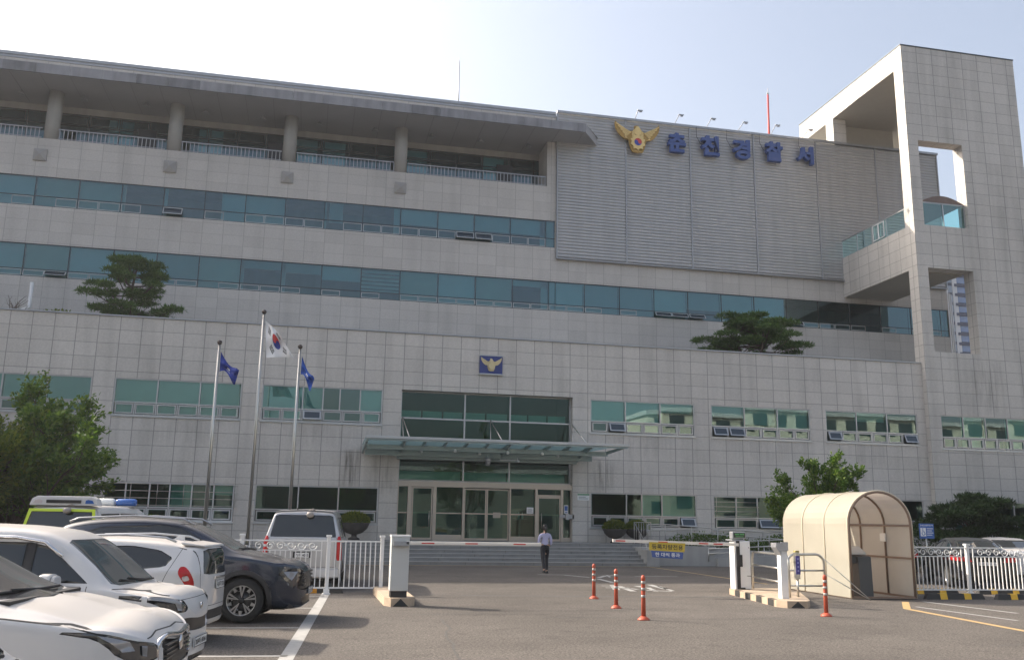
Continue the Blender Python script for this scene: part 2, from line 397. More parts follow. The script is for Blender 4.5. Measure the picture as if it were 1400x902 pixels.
# bare planting soil along the left facade, kerbed
SOIL = mat('planting_soil', (0.09, 0.075, 0.055), 0.95, var=0.4, vscale=2, bump=0.6)
sb = MB(); sb.box(-30, -1.4, 36.2, 42.38, 0.001, 0.26, skip='d'); structure(sb.build('planting_bed', SOIL))
kb = MB(); kb.box(-30.2, -1.2, 36.0, 36.2, 0.001, 0.30, skip='d'); kb.box(-1.4, -1.2, 36.2, 42.3, 0.001, 0.30, skip='d'); structure(kb.build('kerb', CONC, bevel=0.015))
sb = MB(); sb.box(16.2, 60, 41.2, 42.38, 0.001, 0.30, skip='d'); sb.box(24.5, 60, 31.5, 41.2, 0.001, 0.18, skip='d'); structure(sb.build('planting_bed', SOIL))

# ================================================================== POLICE STATION
B = thing('office_building', 'long grey granite-clad building with a louvred sign wall and open corner tower', 'building', (0, 42.4, 0))
BY = 42.4
def bpart(mb, name, mats, parent=None, **k):
    o = mb.build(name, mats, None, **k); par = parent or B
    o.parent = par
    # geometry is written in scene coordinates: keep it there
    off = Vector(B.location)
    if par is B: o.location = -off
    return o
def ident(a): return a
def zmap_low(z):   # course joints: 0.6 m courses with a short course over each window row
    kn = [(0,-16.0),(1.58,-13.37),(3.21,-10.65),(3.50,-10.2),(6.04,-6.0),(7.67,-3.3),(7.95,-3.0+0.0),(10.39,1.0)]
    kn = [(-1,-15),(0.0,-13),(1.58,-10.4),(3.21,-8),(3.49,-7),(6.04,-3-0.0),(7.67,-0.3),(7.95,0),(10.39,4)]
    return np.interp(z, [k[0] for k in kn], [k[1] for k in kn])
def xmap_low(x): return (x+8.48)/0.8965
def zmap_up(z): return (z-9.6)/0.58
def xmap_up(x): return (x-12.9)/1.066

def wall_y(mb, Y, X0, X1, Z0, Z1, ops, reveal=0.2, zk=(), flip=False):
    xs = sorted(set([X0, X1]+[v for o in ops for v in o[:2]])); zs = sorted(set([Z0, Z1]+[v for o in ops for v in o[2:4]]+[z for z in zk if Z0 < z < Z1]))
    xs = [x for x in xs if X0 <= x <= X1]; zs = [z for z in zs if Z0 <= z <= Z1]
    for i in range(len(xs)-1):
        for j in range(len(zs)-1):
            cx, cz = (xs[i]+xs[i+1])/2, (zs[j]+zs[j+1])/2
            if any(o[0] < cx < o[1] and o[2] < cz < o[3] for o in ops): continue
            mb.face([(xs[i],Y,zs[j]),(xs[i+1],Y,zs[j]),(xs[i+1],Y,zs[j+1]),(xs[i],Y,zs[j+1])])
    for (a, b, c, d) in ops:
        y2 = Y+reveal; a_, b_ = max(a, X0), min(b, X1)
        mb.face([(a_,Y,c),(a_,Y,d),(a_,y2,d),(a_,y2,c)]); mb.face([(b_,Y,c),(b_,y2,c),(b_,y2,d),(b_,Y,d)])
        mb.face([(a_,Y,d),(b_,Y,d),(b_,y2,d),(a_,y2,d)]); mb.face([(a_,Y,c),(a_,y2,c),(b_,y2,c),(b_,Y,c)])

BAYS = [(-27.6,-22.2),(-21.1,-15.7),(-14.75,-9.4),(-8.48,-3.12),(-2.24,3.16),(13.17,18.57),(19.45,24.9),(25.77,31.1)]
Z2 = (6.04, 7.67); Z1 = (1.58, 3.21)
DOOR = (4.02, 12.28)
lw = MB()
ops = [(a, b, *Z2) for a, b in BAYS]+[(a, b, *Z1) for a, b in BAYS]+[(DOOR[0], DOOR[1], 0.0, 7.72)]
wall_y(lw, BY, -34, 31.6, 0, 10.39, ops, 0.22, zk=(3.49, 7.95))
bpart(lw, 'lower_wall', STONE, uvs=(xmap_low, zmap_low), fixn=False)
# parapet back, coping, terrace deck
tb = MB(); tb.box(-34, 31.6, 42.62, 42.7, 9.5, 10.39, skip='d'); tb.face([(-34,42.4,10.39),(31.6,42.4,10.39),(31.6,42.62,10.39),(-34,42.62,10.39)])
tb.box(-34, 31.6, 42.7, 49.2, 9.45, 9.6); bpart(tb, 'terrace', CONC)
cp = MB(); cp.box(-34, 31.55, 42.34, 42.72, 10.393, 10.45); bpart(cp, 'coping', METAL)

# ---- one framed window of the lower facade
def window(X0, X1, Z0, Zt, Y, ups, zs, lows, frame=ALU, glass=GL_T, blind=0.0, opened=(), bars=None, lowpanes=True, w=0.055, sill=True, blinds=None):
    f = MB(); y0, y1 = Y+0.03, Y+0.12
    f.box(X0, X1, y0, y1, Zt-w, Zt); f.box(X0, X1, y0, y1, Z0, Z0+w)
    f.box(X0, X0+w, y0, y1, Z0+w, Zt-w); f.box(X1-w, X1, y0, y1, Z0+w, Zt-w)
    f.box(X0+w, X1-w, y0+0.002, y1, zs-w/2, zs+w/2)
    ux = [X0+(X1-X0)*t for t in ups]
    for x in ux: f.box(x-w/2, x+w/2, y0+0.004, y1, zs+w/2, Zt-w)
    lx = [X0+w]+[X0+(X1-X0)*t for t in lows]+[X1-w]
    for i, x in enumerate(lx[1:-1]): f.box(x-w/2, x+w/2, y0+0.006, y1, Z0+w, zs-w/2)
    sash = []
    for i in range(len(lx)-1):
        a, b = lx[i]+0.05, lx[i+1]-0.05; c, d = Z0+w+0.03, zs-w/2-0.03; t = 0.05
        if i in opened: sash.append((a, b, c, d)); continue
        yy = (y0-0.012, y1)
        f.box(a, b, *yy, d-t, d); f.box(a, b, *yy, c, c+t); f.box(a, a+t, *yy, c+t, d-t); f.box(b-t, b, *yy, c+t, d-t)
    if sill: f.box(X0-0.04, X1+0.04, Y-0.05, Y+0.1, Z0-0.06, Z0-0.002)
    wo_ = bpart(f, 'window', frame)
    gl = MB(); yg = (y0+y1)/2
    ce_ = [X0+w]+ux+[X1-w]
    for a_, b_ in zip(ce_[:-1], ce_[1:]):
        t0, t1 = _bk.uniform(-.010,.010), _bk.uniform(-.010,.010); gl.face([(a_,yg+t0,zs+w/2),(b_,yg-t0,zs+w/2),(b_,yg-t0+t1,Zt-w),(a_,yg+t0+t1,Zt-w)])
    for i in range(len(lx)-1):
        if i in opened: continue
        gl.face([(lx[i]+0.08,yg,Z0+w+0.05),(lx[i+1]-0.08,yg,Z0+w+0.05),(lx[i+1]-0.08,yg,zs-0.07),(lx[i]+0.08,yg,zs-0.07)])
    gl.build('pane', glass, wo_, fixn=False)
    for (a, b, c, d) in sash:     # sash hinged at its top, kicked outwards
        ang = R(24); s = MB(); t = 0.06; H = d-c
        def P(x, h, o): return (x, y0-math.sin(ang)*h-o*math.cos(ang), d-math.cos(ang)*h+o*math.sin(ang)*0)
        def bx(xa, xb, ha, hb, mi=0):
            s.hexa([P(xa,hb,0.035),P(xb,hb,0.035),P(xb,hb,0),P(xa,hb,0),P(xa,ha,0.035),P(xb,ha,0.035),P(xb,ha,0),P(xa,ha,0)], mi)
        bx(a, b, 0, t); bx(a, b, H-t, H); bx(a, a+t, t, H-t); bx(b-t, b, t, H-t)
        s.face([P(a+t,t,0.015),P(b-t,t,0.015),P(b-t,H-t,0.015),P(a+t,H-t,0.015)], mi=1)
        s.build('open_sash', [frame, SASHG], wo_)
    bl = MB()
    cells = [X0]+ux+[X1]
    for i in range(len(cells)-1):
        bb = blinds[i] if blinds is not None else blind
        if bb > 0: bl.face([(cells[i]+0.03,Y+0.26,Zt-(Zt-Z0)*bb),(cells[i+1]-0.03,Y+0.26,Zt-(Zt-Z0)*bb),(cells[i+1]-0.03,Y+0.26,Zt),(cells[i]+0.03,Y+0.26,Zt)])
    if bl.f: bl.build('blind', any_blind(), wo_, fixn=False)
    if bars:
        br = MB()
        for k in range(bars[2]):
            z = Z0+0.1+(zs+0.9*(Zt-zs)-Z0)*0 + (zs+0.08)+(Zt-zs-0.16)*k/(bars[2]-1)-Z0-0.1
            br.tube([(bars[0],Y-0.09,z),(bars[1],Y-0.09,z)], 0.014, 6)
        for x in np.linspace(bars[0]+0.1, bars[1]-0.1, bars[3]): br.tube([(x,Y-0.09,zs+0.05),(x,Y-0.09,Zt-0.05)], 0.011, 6)
        br.build('security_bars', STEEL, wo_)
    return wo_
SASHG = mat('sash_glass', (0.02, 0.035, 0.05), 0.05, spec=0.8)
t3 = (1/3, 2/3); t6 = tuple(k/6 for k in range(1, 6)); zs2 = 6.62; zs1 = 2.15
window(*BAYS[0], *Z2, BY, t3, zs2, t6, blind=0.98)
window(*BAYS[1], *Z2, BY, t3, zs2, t6, blind=0.98)
window(*BAYS[2], *Z2, BY, t3, zs2, t6, blind=0.72)
window(*BAYS[3], *Z2, BY, t3, zs2, t6, blinds=(0.95, 0.98, 0.98), glass=GL_T)
window(*BAYS[4], *Z2, BY, (0.333, 0.5, 0.64, 0.81), zs2, t6, blinds=(0.98, 0.97, 0.0, 0.0, 0.95), opened=(2,))
window(*BAYS[5], *Z2, BY, t3, zs2, t6, blinds=(0.63, 0.63, 0.3), opened=(1,))
window(*BAYS[6], *Z2, BY, t3, zs2, t6, blinds=(0.3, 0.55, 0.66), opened=(0, 1))
window(*BAYS[7], *Z2, BY, t3, zs2, t6, blinds=(0.0, 0.3, 0.0), opened=(0, 5))
for i in (0, 1, 2): window(*BAYS[i], *Z1, BY, t3, zs1, t6, glass=GL_D)
window(*BAYS[3], *Z1, BY, (0.165, 0.345, 0.5, 0.67, 0.84), zs1, t6, frame=ALU_W, glass=GL_D, bars=(-8.55, -2.95, 4, 6), blinds=(0,0,0,.62,0,.3))
window(*BAYS[4], *Z1, BY, (0.345, 0.67), zs1, (0.345, 0.67), glass=GL_D, blinds=(0.0, 0.0, 0.0))
window(*BAYS[5], *Z1, BY, (0.335, 0.48, 0.67), zs1, t6, glass=GL_D, opened=(5,), blinds=(0, 0, .66, .66))
window(*BAYS[6], *Z1, BY, (0.22, 0.43, 0.9), zs1, (0.22, 0.43, 0.665, 0.9), glass=GL_D, opened=(2, 3), bars=(19.45, 21.8, 5, 3))
window(*BAYS[7], *Z1, BY, t3, zs1, t6, glass=GL_D)

# ---- rooms behind the lower glass: floors, back partitions, a few lit-side walls
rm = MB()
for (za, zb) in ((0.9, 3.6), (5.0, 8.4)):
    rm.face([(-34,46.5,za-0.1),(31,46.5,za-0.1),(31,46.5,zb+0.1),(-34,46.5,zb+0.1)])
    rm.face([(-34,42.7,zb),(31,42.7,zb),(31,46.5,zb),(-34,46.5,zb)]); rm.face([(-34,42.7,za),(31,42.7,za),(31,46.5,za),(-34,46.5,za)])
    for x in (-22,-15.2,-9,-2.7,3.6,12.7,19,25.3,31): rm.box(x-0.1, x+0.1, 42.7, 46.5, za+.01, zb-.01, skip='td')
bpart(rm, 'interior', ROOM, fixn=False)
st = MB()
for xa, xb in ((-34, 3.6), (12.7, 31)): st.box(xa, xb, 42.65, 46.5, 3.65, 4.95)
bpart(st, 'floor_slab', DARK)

# ---- entrance recess: curtain glazing above the canopy, doors below
EY = 42.78
rv = MB()
for x in (4.02, 12.28): pass
rv.face([(4.02,42.6,0.9),(4.02,42.6,7.72),(4.02,42.95,7.72),(4.02,42.95,0.9)]); rv.face([(12.28,42.6,0.9),(12.28,42.6,7.72),(12.28,42.95,7.72),(12.28,42.95,0.9)])
rv.face([(4.02,42.6,7.72),(12.28,42.6,7.72),(12.28,42.95,7.72),(4.02,42.95,7.72)])
bpart(rv, 'entrance_reveal', STONE, uvs=(xmap_low, zmap_low), fixn=False)
cf = MB()
x1m, x2m = 7.08, 9.28
for a, b in ((4.02, 4.09), (12.21, 12.28)): cf.box(a, b, EY, EY+0.12, 3.55, 7.72)
for z, h in ((7.66, 0.06), (6.42, 0.07), (3.55, 0.07), (5.0, 0.06)): cf.box(4.09, 12.21, EY+.002, EY+0.12, z, z+h)
for x in (x1m, x2m): cf.box(x-0.035, x+0.035, EY+0.004, EY+0.12, 3.62, 7.66)
cw = bpart(cf, 'entrance_glazing', ALU)
gp = MB(); gp.face([(4.09,EY+.06,3.62),(12.21,EY+.06,3.62),(12.21,EY+.06,7.66),(4.09,EY+.06,7.66)]); gp.build('pane', GL_D, cw, fixn=False)
bl = MB()
for i, (a, b) in enumerate(((4.1, x1m), (x1m, x2m), (x2m, 12.2))):
    n = 3 if i != 1 else 2
    for k in range(n): bl.face([(a+(b-a)*k/n+.04,EY+.5,6.52),(a+(b-a)*(k+1)/n-.04,EY+.5,6.52),(a+(b-a)*(k+1)/n-.04,EY+.5,6.86),(a+(b-a)*k/n+.04,EY+.5,6.86)])
    bl.face([(a+.04,EY+.6,3.6),(b-.04,EY+.6,3.6),(b-.04,EY+.6,4.05),(a+.04,EY+.6,4.05)])
bl.build('blind', BLIND, cw, fixn=False)
# lobby
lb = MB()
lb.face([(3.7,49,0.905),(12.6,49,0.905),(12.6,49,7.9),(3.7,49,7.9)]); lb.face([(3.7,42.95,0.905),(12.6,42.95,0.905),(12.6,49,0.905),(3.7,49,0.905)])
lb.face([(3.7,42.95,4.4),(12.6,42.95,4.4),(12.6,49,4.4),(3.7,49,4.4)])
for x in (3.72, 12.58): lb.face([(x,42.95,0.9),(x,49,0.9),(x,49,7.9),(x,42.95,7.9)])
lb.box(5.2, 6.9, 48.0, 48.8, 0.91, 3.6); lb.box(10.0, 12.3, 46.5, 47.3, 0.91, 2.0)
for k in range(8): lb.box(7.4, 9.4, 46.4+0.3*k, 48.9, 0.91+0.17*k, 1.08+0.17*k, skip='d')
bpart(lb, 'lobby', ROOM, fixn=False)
# door frames in champagne metal
fr = MB()
fr.box(4.02, 12.28, 42.50, 42.86, 3.30, 3.54)
X = [4.02,4.55,4.72,5.66,5.82,7.02,7.10,8.14,8.24,9.22,9.32,10.52,10.62,11.72,11.84,12.28]
for a, b in ((4.02,4.08),(4.50,4.68),(5.66,5.82),(7.04,7.12),(9.26,9.33),(10.50,10.62),(11.74,11.86),(12.22,12.28)): fr.box(a, b, 42.52, 42.84, 0.9, 3.298)
fr.box(4.08, 12.22, 42.6, 42.76, 2.10, 2.15); fr.box(4.08, 4.50, 42.6, 42.76, 0.9, 1.0); fr.box(5.82, 7.04, 42.58, 42.78, 0.9, 1.16); fr.box(9.33, 10.5, 42.58, 42.78, 0.9, 1.12); fr.box(11.86, 12.22, 42.58, 42.78, 0.9, 1.1)
fr.box(10.62, 11.74, 42.56, 42.8, 2.95, 3.05)
ef = bpart(fr, 'door_frame', CHAMP)
gp = MB()
for a, b in ((4.08,4.5),(5.82,7.04),(9.33,10.5),(11.86,12.22)): gp.face([(a,42.68,0.95),(b,42.68,0.95),(b,42.68,3.3),(a,42.68,3.3)])
gp.face([(10.62,42.68,3.05),(11.74,42.68,3.05),(11.74,42.68,3.3),(10.62,42.68,3.3)])
gp.build('pane', GL_D, ef, fixn=False)
def door(a, b, z1, y, hand=None):
    d = MB(); t = 0.055
    d.box(a, b, y, y+.05, z1-t, z1); d.box(a, b, y, y+.05, 0.92, 1.02); d.box(a, a+t, y, y+.05, 1.02, z1-t); d.box(b-t, b, y, y+.05, 1.02, z1-t)
    o = bpart(d, 'glass_door', CHAMP)
    g2 = MB(); g2.face([(a+t,y+.025,1.02),(b-t,y+.025,1.02),(b-t,y+.025,z1-t),(a+t,y+.025,z1-t)]); g2.build('pane', GL_D, o, fixn=False)
    if hand is not None:
        h = MB(); h.tube([(hand,y-.05,1.5),(hand,y-.05,2.2)], 0.018, 8); h.box(hand-.01,hand+.01,y-.05,y,1.55,1.58); h.box(hand-.01,hand+.01,y-.05,y,2.12,2.15); h.build('handle', STEEL, o)
door(4.70, 5.64, 3.28, 42.55, 5.5); door(7.13, 8.18, 3.26, 42.62); door(8.2, 9.25, 3.26, 42.62); door(10.63, 11.73, 2.94, 42.55, 10.8)
# notices and the reader by the right door
def sign(name, x0, x1, z0, z1, y, m, deco=()):
    s = MB(); s.box(x0, x1, y-0.02, y, z0, z1)
    for (a, b, c, d, k) in deco: s.box(x0+(x1-x0)*a, x0+(x1-x0)*b, y-0.024, y-0.021, z0+(z1-z0)*c, z0+(z1-z0)*d, mi=k)
    return bpart(s, name, m)
TXT = mat('print_grey', (0.25, 0.27, 0.28), 0.7); PAPER = mat('paper_white', (0.72, 0.74, 0.74), 0.7); SGREEN = mat('sign_green', (0.16, 0.32, 0.20), 0.6); SBLUE = mat('sign_blue', (0.04, 0.12, 0.38), 0.5)
lines = [(0.12, 0.85-0.1*(k % 2), 0.2+0.17*k, 0.27+0.17*k, 1) for k in range(4)]
sign('notice', 10.12, 10.44, 2.18, 2.46, 42.66, [PAPER, TXT], lines)
sign('notice', 11.93, 12.14, 2.2, 2.6, 42.66, [PAPER, SBLUE], [(0.12,0.88,0.35,0.9,1),(0.2,0.8,0.1,0.2,1)])
sign('notice', 8.5, 8.85, 1.95, 2.2, 42.6, [mat('paper_tan', (0.4, 0.36, 0.3), 0.8), TXT], [])
sign('plaque', 12.52, 13.1, 2.84, 3.14, 42.4, [PAPER, SGREEN, TXT], [(0,1,0.75,1,1),(0.1,0.9,0.2,0.3,2),(0.1,0.7,0.45,0.55,2)])
rd = MB(); rd.box(11.66, 11.95, 42.42, 42.5, 2.0, 2.15); rd.box(11.95, 12.12, 42.36, 42.5, 1.93, 2.2); rd.box(12.12, 12.36, 42.4, 42.5, 1.96, 2.16); bpart(rd, 'card_reader', [METAL])

# ---- canopy
CG = bpy.data.materials.new('canopy_glass'); CG.use_nodes = True
_q = CG.node_tree.nodes; _q['Principled BSDF'].inputs['Base Color'].default_value = (0.16,0.25,0.25,1); _q['Principled BSDF'].inputs['Roughness'].default_value = .12
_tt = _q.new('ShaderNodeBsdfTranslucent'); _tt.inputs[0].default_value = (0.30,0.45,0.44,1); _mm = _q.new('ShaderNodeMixShader'); _mm.inputs[0].default_value = .5
CG.node_tree.links.new(_q['Principled BSDF'].outputs[0], _mm.inputs[1]); CG.node_tree.links.new(_tt.outputs[0], _mm.inputs[2]); CG.node_tree.links.new(_mm.outputs[0], _q['Material Output'].inputs[0])
CF = mat('canopy_steel', (0.28, 0.35, 0.35), 0.45, 0.3, var=0.08)
cn = MB(); cx0, cx1, cyf, cyb = 2.32, 14.05, 39.55, 42.38
cn.box(cx0, cx1, cyf, cyf+0.12, 5.10, 5.24)
cn.hexa([(cx0,cyf+.12,5.02),(cx0+.1,cyf+.12,5.02),(cx0+.1,cyb,4.72),(cx0,cyb,4.72),(cx0,cyf+.12,5.2),(cx0+.1,cyf+.12,5.2),(cx0+.1,cyb,5.0),(cx0,cyb,5.0)])
cn.box(cx0+.1, 13.45, 40.6, 40.72, 4.80, 5.0); cn.box(cx0+.1, 13.0, 41.6, 41.75, 4.62, 4.86); cn.box(3.9, 12.4, 42.1, 42.38, 4.50, 4.78)
for k, x in enumerate(np.linspace(3.95, 12.35, 10)):
    big = k in (0, 9) or k == 5
    h = 0.30 if big else 0.12; w = 0.10 if big else 0.06
    cn.hexa([(x,cyf+.12,5.10),(x+w,cyf+.12,5.10),(x+w,cyb,4.86-h),(x,cyb,4.86-h),(x,cyf+.12,5.19),(x+w,cyf+.12,5.19),(x+w,cyb,5.0),(x,cyb,5.0)])
cn.hexa([(13.3,40.72,4.86),(13.38,40.72,4.86),(14.0,cyf+.12,5.12),(13.92,cyf+.12,5.12),(13.3,40.72,5.0),(13.38,40.72,5.0),(14.0,cyf+.12,5.2),(13.92,cyf+.12,5.2)])
ca = bpart(cn, 'canopy', CF)
cg_ = MB(); cg_.face([(cx0,cyf,5.27),(cx1,cyf,5.27),(13.0,cyb,5.10),(cx0,cyb,5.10)]); cg_.build('glass_roof', CG, ca, fixn=False)
fa = MB(); fa.box(cx0-.02, cx1+.06, cyf-.06, cyf-.002, 5.17, 5.29); fa.build('fascia', ALU, ca, bevel=0.01)
for x, top in ((4.1, 6.45), (8.25, 6.45), (12.2, 6.45)):
    rd_ = MB(); rd_.tube([(x, 42.4, top), (x+0.15, 40.2, 5.27)], 0.025, 6); rd_.tube([(x, 42.4, top), (x-0.12 if x > 5 else x+.02, 41.6, 5.2)], 0.016, 6); rd_.build('tie_rod', STEEL, ca)
for i, (x, y) in enumerate(((4.9,41.3),(6.3,40.4),(8.7,40.5),(10.3,40.5),(7.6,41.5),(11.3,41.5))):
    l = MB(); l.lathe([(0.0,-0.12),(0.05,-0.11),(0.07,-0.06),(0.06,0.0),(0.02,0.03)], (x,y,4.86), 12); l.build('downlight', PAPER, ca)
def stain(x0, x1, z0, z1, y, seed, strength=.75):
    m = bpy.data.materials.new('rain_stain'); m.use_nodes = True; N = m.node_tree.nodes; L = m.node_tree.links; p = N['Principled BSDF']; p.inputs['Base Color'].default_value = (0.07,0.065,0.05,1); p.inputs['Roughness'].default_value = .9
    tc = N.new('ShaderNodeTexCoord'); mp = N.new('ShaderNodeMapping'); mp.inputs['Scale'].default_value = (5, 1, .35); mp.inputs['Location'].default_value = (seed, 0, 0); nz_ = N.new('ShaderNodeTexNoise'); nz_.inputs['Scale'].default_value = 1.6; nz_.inputs['Detail'].default_value = 6
    L.new(tc.outputs['Object'], mp.inputs[0]); L.new(mp.outputs[0], nz_.inputs['Vector'])
    uv = N.new('ShaderNodeUVMap'); uv.uv_map = 'UVMap'; sx = N.new('ShaderNodeSeparateXYZ'); L.new(uv.outputs[0], sx.inputs[0])
    def math_(op, a, b):
        q = N.new('ShaderNodeMath'); q.operation = op
        for i, v in enumerate((a, b)):
            if isinstance(v, (int, float)): q.inputs[i].default_value = v
            else: L.new(v, q.inputs[i])
        return q.outputs[0]
    ex = math_('MULTIPLY', math_('MULTIPLY', sx.outputs[0], math_('SUBTRACT', 1.0, sx.outputs[0])), 4.0); ez = math_('MULTIPLY', math_('MULTIPLY', sx.outputs[1], math_('SUBTRACT', 1.0, sx.outputs[1])), 4.0)
    mr = N.new('ShaderNodeMapRange'); mr.inputs['From Min'].default_value = .42; mr.inputs['From Max'].default_value = .72; L.new(nz_.outputs['Fac'], mr.inputs['Value'])
    al = math_('MULTIPLY', math_('MULTIPLY', mr.outputs[0], strength), math_('MULTIPLY', ex, math_('POWER', ez, .5))); L.new(al, p.inputs['Alpha'])
    b = MB(); b.face([(x0,y,z0),(x1,y,z0),(x1,y,z1),(x0,y,z1)]); bpart(b, 'rain_stain', m, uvs=(lambda u: (u-x0)/(x1-x0), lambda v: (v-z0)/(z1-z0)), fixn=False)
stain(1.3, 2.3, 3.2, 4.9, 42.394, 1.0); stain(13.2, 14.4, 3.3, 4.8, 42.394, 4.0, .5); stain(34.0, 36.6, 7.7, 10.9, 42.094, 7.0, .32); stain(2.6, 3.9, 2.9, 4.9, 42.394, 9.0, .35)
for i, (a, b) in enumerate(BAYS[2:]): stain(a+.3, b-.3, 4.9, 5.98, 42.394, 11.0+i, .16)
# cctv dome and bullet under the canopy
cc = MB(); cc.lathe([(0.0,-0.18),(0.09,-0.15),(0.12,-0.05),(0.12,0.02),(0.15,0.03),(0.15,0.16),(0.05,0.2)], (7.9,41.0,4.42), 14); cc.tube([(7.9,41,4.6),(7.9,41.2,4.7)], .02, 6); cc.box(8.5, 9.4, 41.3, 41.34, 4.52, 4.56)
bpart(cc, 'dome_camera', METAL)
cc = MB(); cc.lathe([(0.0,-0.14),(0.04,-0.14),(0.05,-0.10),(0.05,0.1),(0.0,0.12)], (9.3,41.0,4.47), 12, axis='y'); cc.tube([(9.3,41.05,4.5),(9.3,41.2,4.62)], .015, 6); bpart(cc, 'bullet_camera', PAPER)

# ---- emblem panel above the door
EAGLE_G = mat('emblem_gold', (0.74, 0.54, 0.22), 0.45, 0.3, var=0.12, vscale=5)
EAGLE_S = mat('emblem_silver', (0.60, 0.50, 0.30), 0.4, 0.4, var=0.1)
def eagle_outline(s=1.0):
    half = [(0.10,0.36),(0.16,0.33),(0.20,0.24),(0.34,0.20),(0.56,0.28),(0.80,0.44),(0.98,0.62),(1.0,0.50),(0.96,0.30),(0.86,0.12),(0.72,-0.04),(0.56,-0.14),(0.40,-0.16),(0.37,-0.24),(0.35,-0.40),(0.27,-0.62),(0.22,-0.70),(0.0,-0.72)]
    return [(x*s, z*s) for x, z in half]
def build_eagle(cx, cz, y, s, m_body, m_wing, disc=True, parent=None, depth=0.1):
    h = eagle_outline(s)
    e = MB(); pts = [(0.02*s,0.40*s),(0.0,0.40*s)]
    full = [(-x, z) for x, z in reversed(h[:-1])]
    poly = [(-x, z) for x, z in h[:-1]]
    P = [(-0.10*s,0.36*s),(-0.14*s,0.46*s),(-0.04*s,0.50*s),(0.06*s,0.47*s),(0.10*s,0.36*s)] + h[1:-1] + [(0, -0.72*s)] + [(-x, z) for x, z in reversed(h[1:-1])]
    # y axis of prism runs towards the viewer
    e.prism(P, (cx, y, cz), (1,0,0), (0,0,1), depth)
    o = bpart(e, 'eagle_emblem', m_wing, parent=parent)
    y0_ = y; y = y-depth
    f = MB()     # raised feathers
    for sg in (-1, 1):
        for k in range(6):
            t = k/6; x0 = 0.30+0.05*k; z0 = 0.14-0.045*k
            x1_ = 0.97-0.10*k; z1_ = 0.52-0.125*k
            f.bar((cx+sg*x0*s, y-0.012, cz+z0*s), (cx+sg*x1_*s, y-0.012, cz+z1_*s), 0.055*s, 0.045*s)
        for k in range(4): f.bar((cx+sg*0.12*s, y-.02, cz+(0.3-.07*k)*s), (cx+sg*(0.26)*s, y-.02, cz+(0.16-.07*k)*s), 0.04*s)
    f.build('feathers', m_body, o)
    b = MB()
    b.prism([(-.11*s,.34*s),(-.05*s,.44*s),(.04*s,.44*s),(.11*s,.34*s),(.14*s,.1*s),(0,.02*s),(-.14*s,.1*s)], (cx, y-.03, cz), (1,0,0), (0,0,1), 0.05)
    petals = []
    for k in range(20):
        a = 2*math.pi*k/20; r = (0.34 if k % 2 == 0 else 0.27)*s; petals.append((r*math.sin(a), r*math.cos(a)*1.12-0.26*s))
    b.prism(petals, (cx, y-.045, cz), (1,0,0), (0,0,1), 0.045); b.build('flower_shield', m_body, o)
    if disc:
        d = MB(); n = 28; r = 0.165*s; c0 = (cx, y-.10, cz-.26*s)
        def S(t):   # taegeuk dividing curve, left to right
            x = -r+2*r*t
            if t < .5: return (x, math.sqrt(max(0, (r/2)**2-(x+r/2)**2)))
            return (x, -math.sqrt(max(0, (r/2)**2-(x-r/2)**2)))
        cur = [S(t) for t in np.linspace(0, 1, 17)]
        up = [(r*math.cos(a), r*math.sin(a)) for a in np.linspace(0, math.pi, 17)]
        dn = [(r*math.cos(a), r*math.sin(a)) for a in np.linspace(math.pi, 2*math.pi, 17)]
        d.face([(c0[0]+p[0], c0[1], c0[2]+p[1]) for p in up+cur[1:-1]], mi=0)
        d.face([(c0[0]+p[0], c0[1], c0[2]+p[1]) for p in dn+cur[::-1][1:-1]], mi=1)
        d.build('taegeuk_disc', [RED, mat('disc_blue', (0.03,0.06,0.35), 0.5)], o, fixn=False)
    return o
pn = MB(); pn.box(7.66, 8.76, 42.30, 42.38, 8.66, 9.50); 
pp = bpart(pn, 'emblem_panel', mat('panel_blue', (0.02, 0.04, 0.20), 0.5))
pf = MB(); pf.box(7.63, 8.79, 42.28, 42.39, 9.502, 9.56); pf.box(7.63, 8.79, 42.28, 42.39, 8.60, 8.658); bpart(pf, 'panel_edge', ALU)
build_eagle(8.21, 9.13, 42.28, 0.50, EAGLE_S, EAGLE_S, disc=False, depth=0.02)

# ================================================================== upper block
UY = 49.2; Z4 = (17.33, 18.95); Z3 = (13.58, 15.32)
uw = MB()
wall_y(uw, UY, -34, 13.2, 9.6, 21.04, [(-34, 13.15, *Z4), (-34, 13.2, *Z3)], 0.12)
wall_y(uw, UY, 13.2, 38.9, 9.6, 16.72, [(13.2, 38.9, *Z3)], 0.12)
wall_y(uw, UY, 12.65, 13.2, 21.04, 25.55, [], 0)
wall_y(uw, UY, -34, 12.65, 24.3, 25.55, [], 0)
uw.face([(12.65,49.2,21.04),(12.65,51.3,21.04),(12.65,51.3,23.83),(12.65,49.2,23.83)])
bpart(uw, 'upper_wall', STONE_U, uvs=(xmap_up, zmap_up), fixn=False)
ub = MB(); ub.face([(-34,49.2,21.04),(12.65,49.2,21.04),(12.65,51.3,21.04),(-34,51.3,21.04)]); ub.box(-34, 12.65, 51.3, 51.4, 23.42, 23.82)
ub.box(-34, 38.9, 49.25, 62, 25.2, 25.5); ub.box(-34, 38.9, 61.8, 62, 0, 25.2); ub.box(38.7, 38.9, 49.3, 61.8, 0, 25.2); ub.box(-34.2, -34, 42.4, 62, 0, 25.2)
ub.box(-34, 38.6, 51.5, 61.8, 16.9, 17.2); ub.box(-34, 38.6, 49.5, 61.8, 15.6, 15.9); ub.box(-34, 38.6, 49.5, 61.8, 12.6, 12.9); ub.box(-34, 38.6, 49.5, 61.8, 19.4, 19.7)
ub.box(-34, 38.6, 52.6, 52.7, 12.9, 19.4)
bpart(ub, 'upper_core', CONC)
